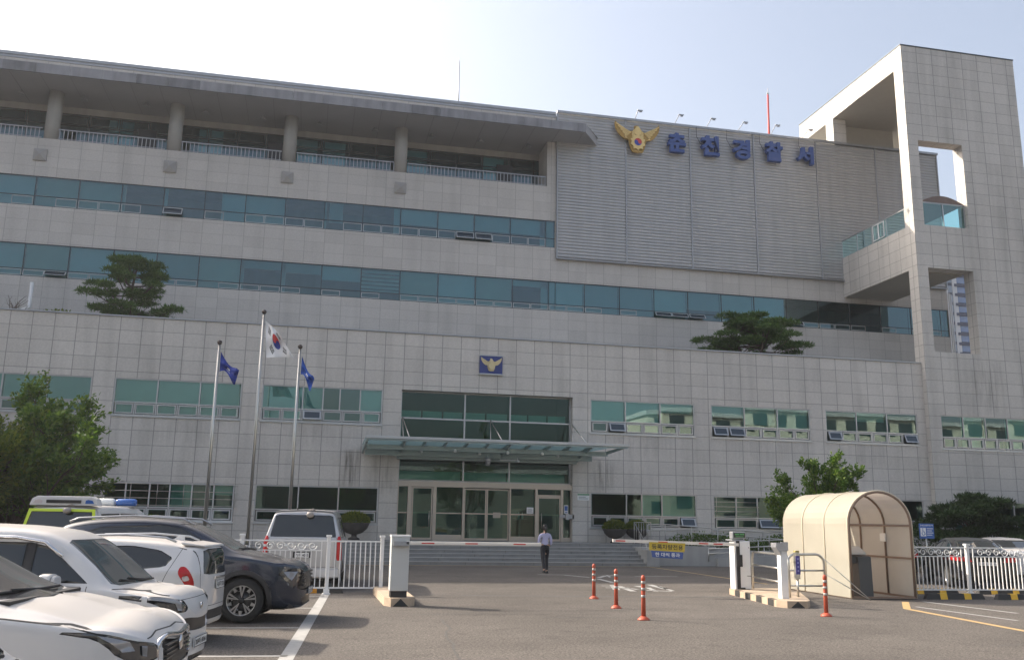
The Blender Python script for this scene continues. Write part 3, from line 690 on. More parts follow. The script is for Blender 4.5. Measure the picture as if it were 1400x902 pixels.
rc = MB(); rc.box(-34, 13.15, 49.10, 49.4, 25.55, 25.72); rc.box(-34, 13.15, 49.16, 49.2, 25.40, 25.552); bpart(rc, 'roof_edge', METAL)

def ribbon(X0, X1, Z0, Zt, pitch, xref, zs, opened, seed, cur):
    """ribbon glazing cut into bays, each bay a window of its own"""
    r = random.Random(seed); k0 = int(math.floor((X0-xref)/pitch)); x = xref+k0*pitch; y0, y1 = UY+0.035, UY+0.10
    i = k0
    while x < X1-0.05:
        a, b = max(x, X0), min(x+pitch, X1)
        f = MB(); w = 0.035
        f.box(a, b, y0, y1, Zt-w, Zt); f.box(a, b, y0, y1, Z0, Z0+w); f.box(a, a+w, y0+.001, y1, Z0+w, Zt-w); f.box(a+w, b, y0+.002, y1, zs-w/2, zs+w/2)
        wn_ = bpart(f, 'ribbon_window', ALU_D)
        gl = MB(); t0, t1 = r.uniform(-.012,.012), r.uniform(-.012,.012); gl.face([(a+w,UY+.06+t0,Z0+w),(b,UY+.06-t0,Z0+w),(b,UY+.06-t0,zs-.01),(a+w,UY+.06+t0,zs-.01)]); gl.face([(a+w,UY+.06+t1,zs),(b,UY+.06-t1,zs),(b,UY+.06+t0-t1,Zt-w),(a+w,UY+.06+t0+t1,Zt-w)]); gl.build('pane', GL_U, wn_, fixn=False)
        hs = MB()
        m_ = (a+b)/2
        if b-a > 1.0:
            for h, (c, d) in enumerate(((a+0.06, m_-0.02), (m_+0.02, b-0.02))):
                key = (i, h); t = 0.03
                if key in opened: 
                    o_ = 0.22
                    def Q(x, t_, off=0.0): return (x, y0-.03-o_*t_-off, zs-.04-(zs-.04-Z0-.10)*t_)
                    for (xa, xb, ta, tb) in ((c,d,0,.12),(c,d,.88,1),(c,c+.04,.12,.88),(d-.04,d,.12,.88)): hs.hexa([Q(xa,tb),Q(xb,tb),Q(xb,tb,-.03),Q(xa,tb,-.03),Q(xa,ta),Q(xb,ta),Q(xb,ta,-.03),Q(xa,ta,-.03)])
                    hs.face([Q(c+.04,.12,-.01),Q(d-.04,.12,-.01),Q(d-.04,.88,-.01),Q(c+.04,.88,-.01)], mi=1)
                elif r.random() < 0.72:
                    hs.box(c, d, y0-.015, y0, zs-.06-t, zs-.06); hs.box(c, d, y0-.015, y0, Z0+.05, Z0+.05+t); hs.box(c, c+t, y0-.015, y0, Z0+.05+t, zs-.06-t); hs.box(d-t, d, y0-.015, y0, Z0+.05+t, zs-.06-t)
        if hs.f: hs.build('hopper_sash', [HOPP, SASHG], wn_)
        spec = cur.get(i)
        if spec is None: spec = cur.get('*')(r)
        bl = MB()
        for (u0, u1, v0, v1) in spec:
            bl.face([(a+(b-a)*u0+.03,UY+.3,Z0+(Zt-Z0)*v0),(a+(b-a)*u1-.02,UY+.3,Z0+(Zt-Z0)*v0),(a+(b-a)*u1-.02,UY+.3,Z0+(Zt-Z0)*v1),(a+(b-a)*u0+.03,UY+.3,Z0+(Zt-Z0)*v1)])
        if bl.f: bl.build('blind', any_blind(), wn_, fixn=False)
        x += pitch; i += 1
HOPP = mat('hopper_frame', (0.46, 0.50, 0.51), 0.4, 0.3)
full = [(0, 1, 0, 1)]
# 4F bays counted from x=-2.1: curtains as the photo shows them
c4 = {'*': lambda r: full, -6: full, -5: full, -4: [(0,.1,0,1)], -3: [(0,.1,0,1)], -2: [(.4,1,0,1)], -1: full,
      0: [], 1: [(0.0,.08,0,1),(.12,.5,.3,1)], 2: [(.82,1,0,1)], 3: [(0,1,.45,1)], 4: [(0,1,.4,1)], 5: [(0,1,.45,1)], 6: [(0,1,.45,1),(.85,1,0,1)]}
ribbon(-34, 13.15, *Z4, 2.1, -2.1, 17.88, {(-3,0),(4,1),(5,0)}, 3, c4)
c3 = {'*': lambda r: full if r.random() < .85 else [(0, 1, .4, 1)], -1: [(0,.1,0,1),(0,1,.75,1)], 0: [(0,.12,0,1),(0,1,.7,1)], 1: [(0,1,.55,1)], 2: [(0,1,k/8.0,k/8.0+.08) for k in range(2,8)],
      3: full, 4: full, 5: full, 6: [(0,1,.8,1),(.8,1,0,1)], 14: [], 15: [], 16: [], 17: [(0.1,1,0,1)], 18: [(0,1,0,1)]}
ribbon(-34, 38.85, *Z3, 2.125, -2.07, 13.98, {(10,0),(10,1),(11,0),(13,1),(14,0),(-6,1)}, 5, c3)

# 5F recess glazing
g5 = MB(); y5 = 51.28
for x in np.arange(-33.5, 12.6, 1.58): g5.box(x-.025, x+.025, y5-.06, y5, 21.04, 23.42)
for z in (23.38, 22.72, 22.5): g5.box(-34, 12.65, y5-.055, y5-.001, z-.02, z+.03)
k = 0
for x in np.arange(-33.5, 12.0, 1.58):
    if k % 4 != 3: 
        a, b = x+.07, x+1.5; g5.box(a, b, y5-.09, y5-.06, 23.26, 23.31); g5.box(a, b, y5-.09, y5-.06, 22.78, 22.83); g5.box(a, a+.05, y5-.09, y5-.06, 22.83, 23.26); g5.box(b-.05, b, y5-.09, y5-.06, 22.83, 23.26)
    k += 1
w5 = bpart(g5, 'recessed_glazing', ALU_D)
gp = MB(); gp.face([(-34,y5-.03,21.04),(12.65,y5-.03,21.04),(12.65,y5-.03,23.42),(-34,y5-.03,23.42)]); gp.build('pane', GL_U, w5, fixn=False)
bl = MB()
for x in (-12,-7.2,-1.9,-0.3,4.5,9.2): bl.face([(x,51.5,22.0),(x+1.3,51.5,22.0),(x+1.3,51.5,23.4),(x,51.5,23.4)])
for x in (-13.6,-8.9,1.3,5.9,10.6): bl.box(x,x+.5,51.45,51.5,21.6,21.9)
bl.build('blind', BLIND, w5, fixn=False)
for x in (-10.4, -3.4, 10.0):
    dk = MB(); dk.box(x, x+1.0, y5-.10, y5-.062, 21.05, 22.9); bpart(dk, 'balcony_door', mat('door_dark', (0.02, 0.022, 0.03), 0.4))
# overhanging roof slab with stained metal fascia
FASC = mat('stained_fascia', (0.27, 0.27, 0.29), 0.6, 0.2, var=0.28, vscale=1.4, streak=0.35)
sl = MB()
oc = [(-34,47.42),(14.5,47.42),(15.76,49.19),(12.66,49.19),(12.66,51.3),(-34,51.3)]
sl.face([(x,y,23.83) for x,y in oc]); sl.face([(-34,47.42,24.32),(14.5,47.42,24.32),(15.76,49.05,24.32),(15.76,49.19,24.32),(-34,49.19,24.32)])
sl.face([(14.5,47.42,23.83),(15.76,49.19,23.83),(15.76,49.19,24.32),(14.5,47.42,24.32)])
so = bpart(sl, 'roof_overhang', SOFF, fixn=False)
fs = MB()
x = -34
r_ = random.Random(4)
while x < 14.5:
    b = min(x+1.6, 14.5); fs.box(x+.006, b-.006, 47.36, 47.418, 23.84, 24.36, mi=r_.choice((0,0,1))); x += 1.6
fs.build('fascia', [FASC, mat('stained_fascia_dark', (0.20,0.20,0.215), 0.6, 0.2, var=0.3, vscale=2.4, streak=0.4)], so)
sm_ = MB()
for x in np.arange(-33.5, 15, 1.45): sm_.box(x, x+.03, 47.44, 51.2, 23.815, 23.829)
sm_.build('soffit_joint', mat('joint_light', (0.25,0.25,0.26), 0.6), so)
for (x, y) in ((29,126),(115,134),(200,143),(281,153),(359.5,161),(437,169),(513,177),(591,185),(657,192),(722,199)):
    X_, Y_ = PZ(x, y, 23.7); l = MB(); l.lathe([(0.17,-0.14),(0.19,-0.10),(0.10,0.0),(0.03,0.03),(0.03,0.13)], (X_, Y_, 23.7), 14); l.lathe([(0.0,-.12),(.15,-.12)], (X_,Y_,23.7), 14)
    bpart(l, 'soffit_lamp', METAL)
for px in (70, 239, 397, 549):
    Xc, _ = PY(px, 190, 49.62); c = MB(); c.lathe([(0.37, 21.05), (0.37, 23.82)], (Xc, 49.62, 0), 28); c.lathe([(0.40, 22.4),(0.40,22.42)], (Xc,49.62,0), 28) if False else None
    bpart(c, 'column', CONC)
    Xb, Zb = PY({70:55, 239:233, 397:393, 549:547.5}[px], {70:214, 239:224, 397:240, 549:254}[px], 49.2); q = MB(); s_ = 0.32
    zc = 20.1
    q.box(Xb-s_, Xb+s_, 49.12, 49.198, zc-s_, zc+s_); 
    for a, b in (((-1,-1),(1,-1)),((1,-1),(1,1)),((1,1),(-1,1)),((-1,1),(-1,-1))): q.face([(Xb+a[0]*s_,49.119,zc+a[1]*s_),(Xb+b[0]*s_,49.119,zc+b[1]*s_),(Xb,48.98,zc)])
    bpart(q, 'relief_block', mat('relief_stone', (0.33,0.32,0.31), 0.7, var=0.15))
ends = [PY(p, 190, 49.62)[0] for p in (70, 239, 397, 549)]
seg = [(-34, ends[0]-.4)]+[(ends[i]+.4, ends[i+1]-.4) for i in range(3)]+[(ends[3]+.4, 12.6)]
for a, b in seg:
    r5 = MB(); r5.box(a, b, 49.30, 49.35, 21.62, 21.67); r5.box(a, b, 49.31, 49.34, 21.12, 21.15)
    for x in np.arange(a+.05, b, 0.205): r5.box(x, x+.035, 49.31, 49.335, 21.05, 21.62)
    bpart(r5, 'balcony_railing', METAL)

# louvred sign wall
lv = MB(); z = 16.75; LX0, LX1 = 13.25, 38.85
lv.face([(LX0,49.19,16.72),(LX1,49.19,16.72),(LX1,49.19,25.6),(LX0,49.19,25.6)])
nl = 47; dz = (25.62-16.78)/nl
for k in range(nl):
    za = 16.78+k*dz
    P = [(49.10, za), (49.075, za+dz*0.2), (49.075, za+dz*0.62), (49.11, za+dz*0.80), (49.11, za+dz)]
    for (ya, z0_), (yb, z1_) in zip(P[:-1], P[1:]): lv.face([(LX0,ya,z0_),(LX1,ya,z0_),(LX1,yb,z1_),(LX0,yb,z1_)])
bpart(lv, 'louvre_wall', LOUV, fixn=False)
ls = MB()
for x in (13.20, 17.44, 21.58, 25.82, 30.11, 34.3, 38.8): ls.box(x, x+.07, 49.02, 49.15, 16.70, 25.66)
ls.box(13.2, 38.91, 48.97, 49.18, 16.64, 16.698); ls.box(13.2, 38.91, 48.95, 49.3, 25.662, 25.80)
bpart(ls, 'louvre_trim', METAL)
LET = mat('sign_letter_blue', (0.042, 0.085, 0.27), 0.5, var=0.08)
for ch, (xa, za), (xb, zb) in zip('춘천경찰서', ((20.07,25.06),(22.2,25.11),(24.31,25.1),(26.49,25.18),(28.62,25.12)), ((21.22,23.82),(23.4,23.84),(25.45,23.82),(27.65,23.9),(29.76,23.94))):
    t = MB(); put_text(t, ch, (xa+xb)/2, 48.8, (za+zb)/2, w=xb-xa, h=za-zb, bold=0.042, depth=0.26)
    o = bpart(t, 'sign_letter', LET, fixn=False)
cb_ = MB()
for x, z1_ in ((22.0,25.0),(24.0,25.0),(26.2,25.05),(28.9,25.1)):
    pts = [(x,48.9,25.7),(x+.02,48.95,z1_+.1),(x+.25,48.95,z1_-.35),(x+.6,48.95,z1_-.45)]
    cb_.tube(pts, 0.014, 5)
bpart(cb_, 'sign_cable', BLACKP)
build_eagle(18.12, 24.55, 48.86, 1.42, EAGLE_G, mat('emblem_gold_back', (0.42,0.26,0.07), 0.5, 0.3), disc=True, depth=0.12)
# roof flood lamps on arms
for (bx, by, tx, ty) in ((867,162,874,152),(921,169,930,158),(964,174,974,163),(1007,179,1018,168),(1052,184,1062,172),(1094,188,1107,178)):
    xa, za = PY(bx, by, 49.2); xb, zb = PY(tx, ty, 48.4); l = MB(); l.tube([(xa,49.2,25.75),(xb-.08,48.4,zb)], 0.022, 6); l.box(xb-.12, xb+.2, 48.3, 48.42, zb, zb+.035); l.box(xb-.02, xb+.16, 48.3, 48.42, zb-.07, zb-.002)
    bpart(l, 'sign_floodlight', METAL)
an = MB(); an.tube([(7.55,51,25.4),(7.53,51,29.3)], [0.045,0.025], 6); an.tube([(7.53,51,29.25),(7.53,51,29.5)], 0.012, 5); bpart(an, 'lightning_rod', METAL)
an = MB(); an.tube([(28.55,52,25.4),(28.62,52,30.1)], [0.08,0.06], 10); an.build
o = bpart(an, 'antenna_mast', mat('mast_red', (0.45,0.05,0.04), 0.5)); 
an = MB(); an.tube([(28.62,52,30.1),(28.63,52,30.6)], 0.02, 6); an.lathe([(0,-.1),(.1,0),(0,.1)], (28.62,52,30.2), 8); bpart(an, 'mast_tip', METAL)

# ================================================================== corner tower
TX0, TX1, TY0, TY1 = 31.6, 39.05, 42.1, 42.86
def tmx(x): return (x-31.6)/0.99
def tmz(z): return z/0.632
tw = MB()
tops = [(32.25, 35.07, 18.12, 23.08), (32.25, 35.07, 11.03, 15.68), (32.3, 38.6, 5.88, 7.65), (32.5, 38.2, 1.6, 3.2)]
wall_y(tw, TY0, TX0, TX1, 0, 28.8, tops[:2], TY1-TY0); 
tw2 = MB(); wall_y(tw2, TY0, TX0, TX1, 0, 28.8, tops, 0.76)
# back of front wall, side returns
wall_y(tw2, TY1, TX0, TX1, 9.5, 28.8, tops[:2], 0)
tw2.face([(TX0,TY0,0),(TX0,TY1,0),(TX0,TY1,28.8),(TX0,TY0,28.8)]); tw2.face([(TX1,TY0,0),(TX1,TY1,0),(TX1,TY1,28.8),(TX1,TY0,28.8)])
# beam along the top of the open side, far column, bridge wall
tw2.face([(TX0,TY1,27.62),(TX0,53.3,27.42),(TX0,53.3,28.8),(TX0,TY1,28.8)])
tw2.face([(TX0,49.25,25.0),(TX0,50.1,25.0),(TX0,50.1,27.5),(TX0,49.25,27.5)]); tw2.face([(TX0,49.25,25),(TX0+.9,49.25,25),(TX0+.9,49.25,27.5),(TX0,49.25,27.5)])
tw2.face([(TX0,TY1,15.66),(TX0,49.2,15.66),(TX0,49.2,18.1),(TX0,TY1,18.1)])
tw2.face([(35.0,TY1,15.66),(35.0,49.2,15.66),(35.0,49.2,18.1),(35.0,TY1,18.1)])
uvt = (tmx, tmz)
bpart(tw2, 'corner_tower', STONE_T, uvs=uvt, fixn=False)
LBG = mat('tower_soffit', (0.36, 0.34, 0.30), 0.8, var=0.06)
for args, nm_ in (((TX0+.003, TX1-.003, TY1, 53.3, 27.55, 28.78), 'tower_soffit'), ((TX0+.3, 36.5, 50.1, 50.3, 25.0, 27.5), 'penthouse_wall'), ((TX0+.003, 34.99, TY1, 49.15, 15.63, 15.9), 'bridge_soffit'), ((TX0+.02, 34.98, TY1, 49.15, 17.9, 18.08), 'bridge_deck')):
    tsf = MB(); tsf.box(*args); bpart(tsf, nm_, LBG)
tc_ = MB(); tc_.box(TX0-.03, TX1+.03, TY0-.03, 53.3, 28.805, 28.87); bpart(tc_, 'tower_coping', ALU_D)
# bridge glass balustrade and small vaulted cover
bg_ = MB()
for y in (42.9, 44.6, 45.9, 46.0, 47.5, 49.1): bg_.box(TX0+.02, TX0+.08, y-.03, y+.03, 18.12, 19.22)
bg_.box(TX0+.02, TX0+.08, 42.86, 49.15, 19.2, 19.25); bg_.box(TX0+.02, TX0+.08, 42.86, 49.15, 18.1, 18.14)
for x in (32.3, 33.66, 35.02): bg_.box(x-.03, x+.03, TY0+.22, TY0+.3, 18.12, 19.52)
bg_.box(32.25, 35.07, TY0+.22, TY0+.3, 19.48, 19.55); bg_.box(32.25, 35.07, TY0+.22, TY0+.3, 18.12, 18.18)
bo = bpart(bg_, 'bridge_balustrade', ALU)
gp = MB(); gp.face([(TX0+.05,42.9,18.14),(TX0+.05,49.1,18.14),(TX0+.05,49.1,19.2),(TX0+.05,42.9,19.2)]); gp.face([(32.28,TY0+.26,18.16),(35.04,TY0+.26,18.16),(35.04,TY0+.26,19.5),(32.28,TY0+.26,19.5)]); gp.build('pane', GL_T, bo, fixn=False)
iw = MB()
for (a, b, c, d) in ((44.75,45.3,18.2,19.15),(45.3,45.85,18.2,19.15)):
    iw.box(TX0-.02,TX0+.02,a,b,c,c+.05); iw.box(TX0-.02,TX0+.02,a,b,d-.05,d); iw.box(TX0-.02,TX0+.02,a,a+.05,c+.05,d-.05); iw.box(TX0-.02,TX0+.02,b-.05,b,c+.05,d-.05)
iw.build('sliding_sash', ALU_W, bo)
vt = MB(); n = 12
arc = [(32.25+2.82*t, 19.55+0.42*math.sin(math.pi*t)) for t in np.linspace(0, 1, n)]
for (xa, za), (xb, zb) in zip(arc[:-1], arc[1:]):
    vt.face([(xa,TY0+.2,za),(xb,TY0+.2,zb),(xb,49.0,zb),(xa,49.0,za)]); vt.face([(xa,TY0+.2,za),(xb,TY0+.2,zb),(xb,TY0+.2,19.55),(xa,TY0+.2,19.55)])
bpart(vt, 'bridge_vault', mat('bronze_sheet', (0.16,0.11,0.09), 0.5, 0.3, var=0.2), fixn=False)
window(32.3, 38.6, 5.88, 7.65, TY0+0.02, (0.215, 0.43, 0.645, 0.86), 6.5, tuple(k/7.5 for k in range(1, 8)), blinds=(0.0, .98, 0, .98, .98))
window(32.5, 38.2, 1.6, 3.2, TY0+0.02, t3, zs1, t6, glass=GL_D)
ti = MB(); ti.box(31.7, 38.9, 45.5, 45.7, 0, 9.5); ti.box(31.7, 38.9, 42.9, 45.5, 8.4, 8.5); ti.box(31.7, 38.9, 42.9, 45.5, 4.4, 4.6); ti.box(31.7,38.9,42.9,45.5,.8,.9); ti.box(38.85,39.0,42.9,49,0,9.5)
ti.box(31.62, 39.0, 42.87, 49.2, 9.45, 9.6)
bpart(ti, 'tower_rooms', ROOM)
# vent pipe and drain pipes on the terrace
pv = MB(); a = PY(44,386,47.5); b = PY(40,420,47.5); pv.tube([(a[0],47.5,a[1]),(b[0],47.5,b[1]),(b[0]-.28,47.3,b[1]-.2)], 0.09, 10); bpart(pv, 'vent_pipe', WHITE)
pv = MB(); pv.tube([(38.97,49.12,9.6),(38.97,49.12,16.4)], 0.06, 8); pv.tube([(39.25,49.3,9.6),(39.25,49.3,16.4)], 0.05, 8); bpart(pv, 'drain_pipe', ALU_W)
# ================================================================== ENTRANCE STEPS, RAMP
st = MB(); nst = 6; Y0s, tr = 38.2, 0.35
prof = [(Y0s, 0.0)]
for k in range(nst):
    y = Y0s+tr*k; prof.append((y, 0.15*(k+1)-0.03)); prof.append((y-0.02, 0.15*(k+1)-0.03)); prof.append((y-0.02, 0.15*(k+1))); prof.append((Y0s+tr*(k+1) if k < nst-1 else 42.95, 0.15*(k+1)))
def extr(mb, prof, x0, x1):
    for (a, b), (c, d) in zip(prof[:-1], prof[1:]): mb.face([(x0,a,b),(x1,a,b),(x1,c,d),(x0,c,d)])
extr(st, prof, -1.2, 14.35)
for x in (-1.2, 14.35):
    for k in range(nst): st.face([(x,Y0s+tr*k,0),(x,42.4,0),(x,42.4,.15*(k+1)),(x,Y0s+tr*k,.15*(k+1))])
st.box(14.35, 16.2, 40.3, 42.4, 0.0, 0.9)
steps = thing('entrance_steps', 'wide flight of six grey granite steps before the glass entrance doors', 'steps', (6.5, 38.2, 0))
def tpart(root, mb, name, m, parent=None, **k):
    o = mb.build(name, m, None, **k)
    if parent is None: o.parent = root; o.location = -Vector(root.location)
    else: o.parent = parent
    return o
tpart(steps, st, 'treads', GRAN)
jt = MB(); rj = random.Random(9)
for k in range(nst):
    x = -1.0+rj.uniform(0, 1.2)
    while x < 14.2:
        jt.box(x, x+.012, Y0s+tr*k-.0225, Y0s+tr*k-.018, .15*k+.02, .15*(k+1)-.002); x += 1.2+rj.uniform(0, .5)
nm = MB()
for k in range(nst): nm.box(-1.2, 14.35, Y0s+tr*k-.024, Y0s+tr*k+.06, .15*(k+1)-.028, .15*(k+1)+.004)
tpart(steps, nm, 'step_nosing', mat('nosing_granite', (0.34,0.335,0.32), .7, var=.15))
tpart(steps, jt, 'step_joints', mat('joint_dark', (0.09,0.09,0.09), 0.9))
en = MB(); en.box(14.36, 14.95, 38.15, 38.75, 0, 0.62); en.box(14.33, 14.98, 38.12, 38.78, 0.622, 0.70); en.box(14.36,14.95,38.76,40.29,0,.78)
tpart(steps, en, 'end_pier', CONC, bevel=0.01)
rmp = thing('access_ramp', 'grey stone wheelchair ramp with steel handrails right of the steps', 'ramp', (19.5, 39.5, 0))
r_m = MB()
r_m.hexa([(16.2,40.6,0),(24.0,40.6,0),(24.0,41.2,0),(16.2,41.2,0),(16.2,40.6,.9),(24.0,40.6,.45),(24.0,41.2,.45),(16.2,41.2,.9)])
r_m.box(14.96, 17.9, 38.9, 39.0, 0, 0.86); r_m.box(14.96, 15.06, 39.0, 40.3, 0, .86); r_m.box(15.06, 16.2, 39.0, 40.3, 0, 0.88)
r_m.hexa([(17.9,38.9,0),(24,38.9,0),(24,40.6,0),(17.9,40.6,0),(17.9,38.9,.12),(24,38.9,.45),(24,40.6,.45),(17.9,40.6,.12)])
r_m.hexa([(17.9,38.72,0),(24.2,38.72,0),(24.2,38.89,0),(17.9,38.89,0),(17.9,38.72,.36),(24.2,38.72,.62),(24.2,38.89,.62),(17.9,38.89,.36)])
r_m.box(24.0, 26.2, 38.9, 41.2, 0, 0.45)
tpart(rmp, r_m, 'ramp_body', CONC)
def rail(root, pts, hts=(0.88, 0.62), posts=8, r=0.025, name='handrail'):
    h = MB()
    for ht in hts: h.tube([(p[0], p[1], p[2]+ht) for p in pts], r, 8)
    for (a, b) in zip(pts[:-1], pts[1:]):
        l = (Vector(b)-Vector(a)).length; n = max(1, int(l/1.15))
        for k in range(n+1):
            t = k/n; p = Vector(a).lerp(Vector(b), t); h.tube([p, p+Vector((0,0,hts[0]))], r*0.9, 6)
    return tpart(root, h, name, STEEL)
rail(rmp, [(15.3,40.5,.88),(16.2,40.62,.9),(24.0,40.65,.45),(26.0,40.65,.45)])
rail(rmp, [(17.5,39.2,.1),(24.0,39.2,.45)])
rail(rmp, [(17.5,38.82,.2),(24.2,38.82,.5)], hts=(0.55,0.35))
hb = MB()
hb.tube([(14.6,40.35,.9),(14.6,40.35,1.85),(15.4,40.35,1.85),(15.4,40.35,.9)], 0.02, 6)
for x in np.arange(14.7, 15.4, .12): hb.tube([(x,40.35,1.0),(x,40.35,1.82)], .012, 5)
hb.tube([(14.6,40.35,1.85),(14.6,38.9,0.95),(14.6,38.75,.7)], .022, 6); hb.tube([(14.6,39.6,1.38),(14.6,39.6,.78)], .018, 6)
tpart(rmp, hb, 'step_balustrade', STEEL)

# ================================================================== PLANTS
def leaf_mat(name, c1, c2, trans=0.35):
    m = bpy.data.materials.new(name); m.use_nodes = True; nt = m.node_tree; N = nt.nodes; L = nt.links; N.clear()
    o = N.new('ShaderNodeOutputMaterial'); mx = N.new('ShaderNodeMixShader'); d = N.new('ShaderNodeBsdfPrincipled'); t = N.new('ShaderNodeBsdfTranslucent')
    d.inputs['Roughness'].default_value = 0.55; d.inputs['Specular IOR Level'].default_value = 0.3
    g = N.new('ShaderNodeNewGeometry'); cr = N.new('ShaderNodeValToRGB'); cr.color_ramp.elements[0].color = (*c1, 1); cr.color_ramp.elements[1].color = (*c2, 1)
    L.new(g.outputs['Random Per Island'], cr.inputs[0]); L.new(cr.outputs[0], d.inputs['Base Color'])
    v = N.new('ShaderNodeVectorMath'); v.operation = 'MULTIPLY'; v.inputs[1].default_value = (1.25, 1.35, 0.6); L.new(cr.outputs[0], v.inputs[0]); L.new(v.outputs[0], t.inputs[0])
    mx.inputs[0].default_value = trans; L.new(d.outputs[0], mx.inputs[1]); L.new(t.outputs[0], mx.inputs[2]); L.new(mx.outputs[0], o.inputs[0])
    MATS[name] = m; return m
LEAF = leaf_mat('leaf_maple', (0.040, 0.10, 0.020), (0.15, 0.22, 0.045))
LEAF2 = leaf_mat('leaf_young_sunlit', (0.05, 0.10, 0.02), (0.22, 0.24, 0.04))  # yellow young foliage; on the left tree the yellow is sunlight put into the colour
NEED = leaf_mat('pine_needle', (0.045, 0.10, 0.03), (0.12, 0.20, 0.055), 0.3)
HEDG = leaf_mat('hedge_leaf', (0.018, 0.04, 0.014), (0.045, 0.08, 0.025), 0.2)
YEW = leaf_mat('golden_leaf', (0.12, 0.14, 0.02), (0.22, 0.2, 0.04), 0.3)
def leaves_mesh(name, P, D, size, m, parent, aspect=0.55, seed=1, flat=0.3):
    """P: points, D: leaf directions, one bent quad per leaf"""
    r = np.random.default_rng(seed); n = len(P)
    D = D+r.normal(0, 0.55, (n, 3)); D[:, 2] -= 0.1; D /= np.linalg.norm(D, axis=1, keepdims=True)
    Nn = r.normal(0, 1, (n, 3)); Nn[:, 2] = np.abs(Nn[:, 2])+flat*2; S = np.cross(D, Nn); S /= np.linalg.norm(S, axis=1, keepdims=True)
    L = size*r.uniform(0.6, 1.25, (n, 1)); W = L*aspect
    up = np.cross(S, D)
    a = P; b = P+D*L*0.5+S*W*0.5+up*L*.06; c = P+D*L; d = P+D*L*0.5-S*W*0.5+up*L*.06
    V = np.stack([a, b, c, d], 1).reshape(-1, 3)
    me = bpy.data.meshes.new(name); me.vertices.add(4*n); me.vertices.foreach_set('co', V.ravel())
    me.loops.add(4*n); me.loops.foreach_set('vertex_index', np.arange(4*n)); me.polygons.add(n)
    me.polygons.foreach_set('loop_start', np.arange(0, 4*n, 4)); me.polygons.foreach_set('loop_total', np.full(n, 4)); me.update(); me.validate()
    me.materials.append(m); o = bpy.data.objects.new(name, me); COL.objects.link(o); o.parent = parent; return o
def curve_pts(a, d0, d1, L, n, r, wob=0.12):
    p = np.array(a, float); out = [p.copy()]; d0 = np.array(d0, float); d1 = np.array(d1, float)
    for i in range(n):
        t = (i+1)/n; d = d0*(1-t)+d1*t; d = d+r.normal(0, wob, 3); d /= np.linalg.norm(d); p = p+d*L/n; out.append(p.copy())
    return np.array(out)
def broad_tree(name, label, cat, loc, H, spread, trunk_h, nl=9, leaf=0.14, per=26, m=LEAF, seed=1, fan=0.5, group=None, lean=(0,0), tr=0.11, sub=9, twig=7):
    r = np.random.default_rng(seed); root = thing(name, label, cat, loc, 0, group)
    wd = MB(); tp = curve_pts((0,0,0), (lean[0],lean[1],1), (lean[0],lean[1],1), trunk_h*1.15, 5, r, 0.06)
    wd.tube([tuple(p) for p in tp], list(np.linspace(tr, tr*.7, len(tp))), 8)
    limbs = MB(); LP = []; LD = []
    for i in range(nl):
        az = 2*math.pi*i/nl+r.uniform(-.3, .3); el = r.uniform(0.25, 1.3) if i else 1.45
        st_ = tp[-1-int(r.integers(0, 2))]
        L = (H-trunk_h)*(0.55+0.45*math.sin(el))*r.uniform(0.85, 1.05) if el > .8 else spread*r.uniform(.75, 1.05)
        d0 = (math.cos(az)*math.cos(el), math.sin(az)*math.cos(el), math.sin(el)); d1 = (math.cos(az)*math.cos(el)*.8, math.sin(az)*math.cos(el)*.8, math.sin(el)*.8+fan)
        lp = curve_pts(st_, d0, d1, L, 9, r, 0.10); limbs.tube([tuple(p) for p in lp], list(np.linspace(tr*.5, tr*.1, 10)), 6)
        for j in range(sub):
            k = int(r.integers(2, 10)); b0 = lp[min(k, 9)]; dd = lp[min(k, 9)]-lp[min(k, 9)-1]; dd /= np.linalg.norm(dd)
            side = np.cross(dd, r.normal(0, 1, 3)); side /= np.linalg.norm(side)
            l2 = L*r.uniform(.22, .50)*(1.15-k/14)
            sp = curve_pts(b0, dd*.5+side, dd+np.array([0,0,fan*.5])+side*.3, l2, 6, r, 0.12); limbs.tube([tuple(p) for p in sp], list(np.linspace(tr*.14, tr*.04, 7)), 4, caps=False)
            for q in range(twig):
                kk = int(r.integers(1, 7)); c0 = sp[min(kk, 6)]; s2 = np.cross(sp[-1]-sp[0], r.normal(0, 1, 3)); s2 /= np.linalg.norm(s2)+1e-9; s2[2] *= .5
                l3 = l2*r.uniform(.22, .55); e = (sp[min(kk,6)]-sp[min(kk,6)-1]); e /= np.linalg.norm(e)
                dirn = e*1.0+s2*.8; dirn /= np.linalg.norm(dirn)
                t = r.uniform(0, 1, per)[:, None]; P = c0+dirn*l3*t+r.normal(0, leaf*.32, (per, 3)); LP.append(P); LD.append(np.tile(dirn, (per, 1)))
    wd.build('trunk', BARK, root); limbs.build('branches', BARK, root)
    leaves_mesh('crown', np.concatenate(LP), np.concatenate(LD), leaf, m, root, seed=seed)
    return root
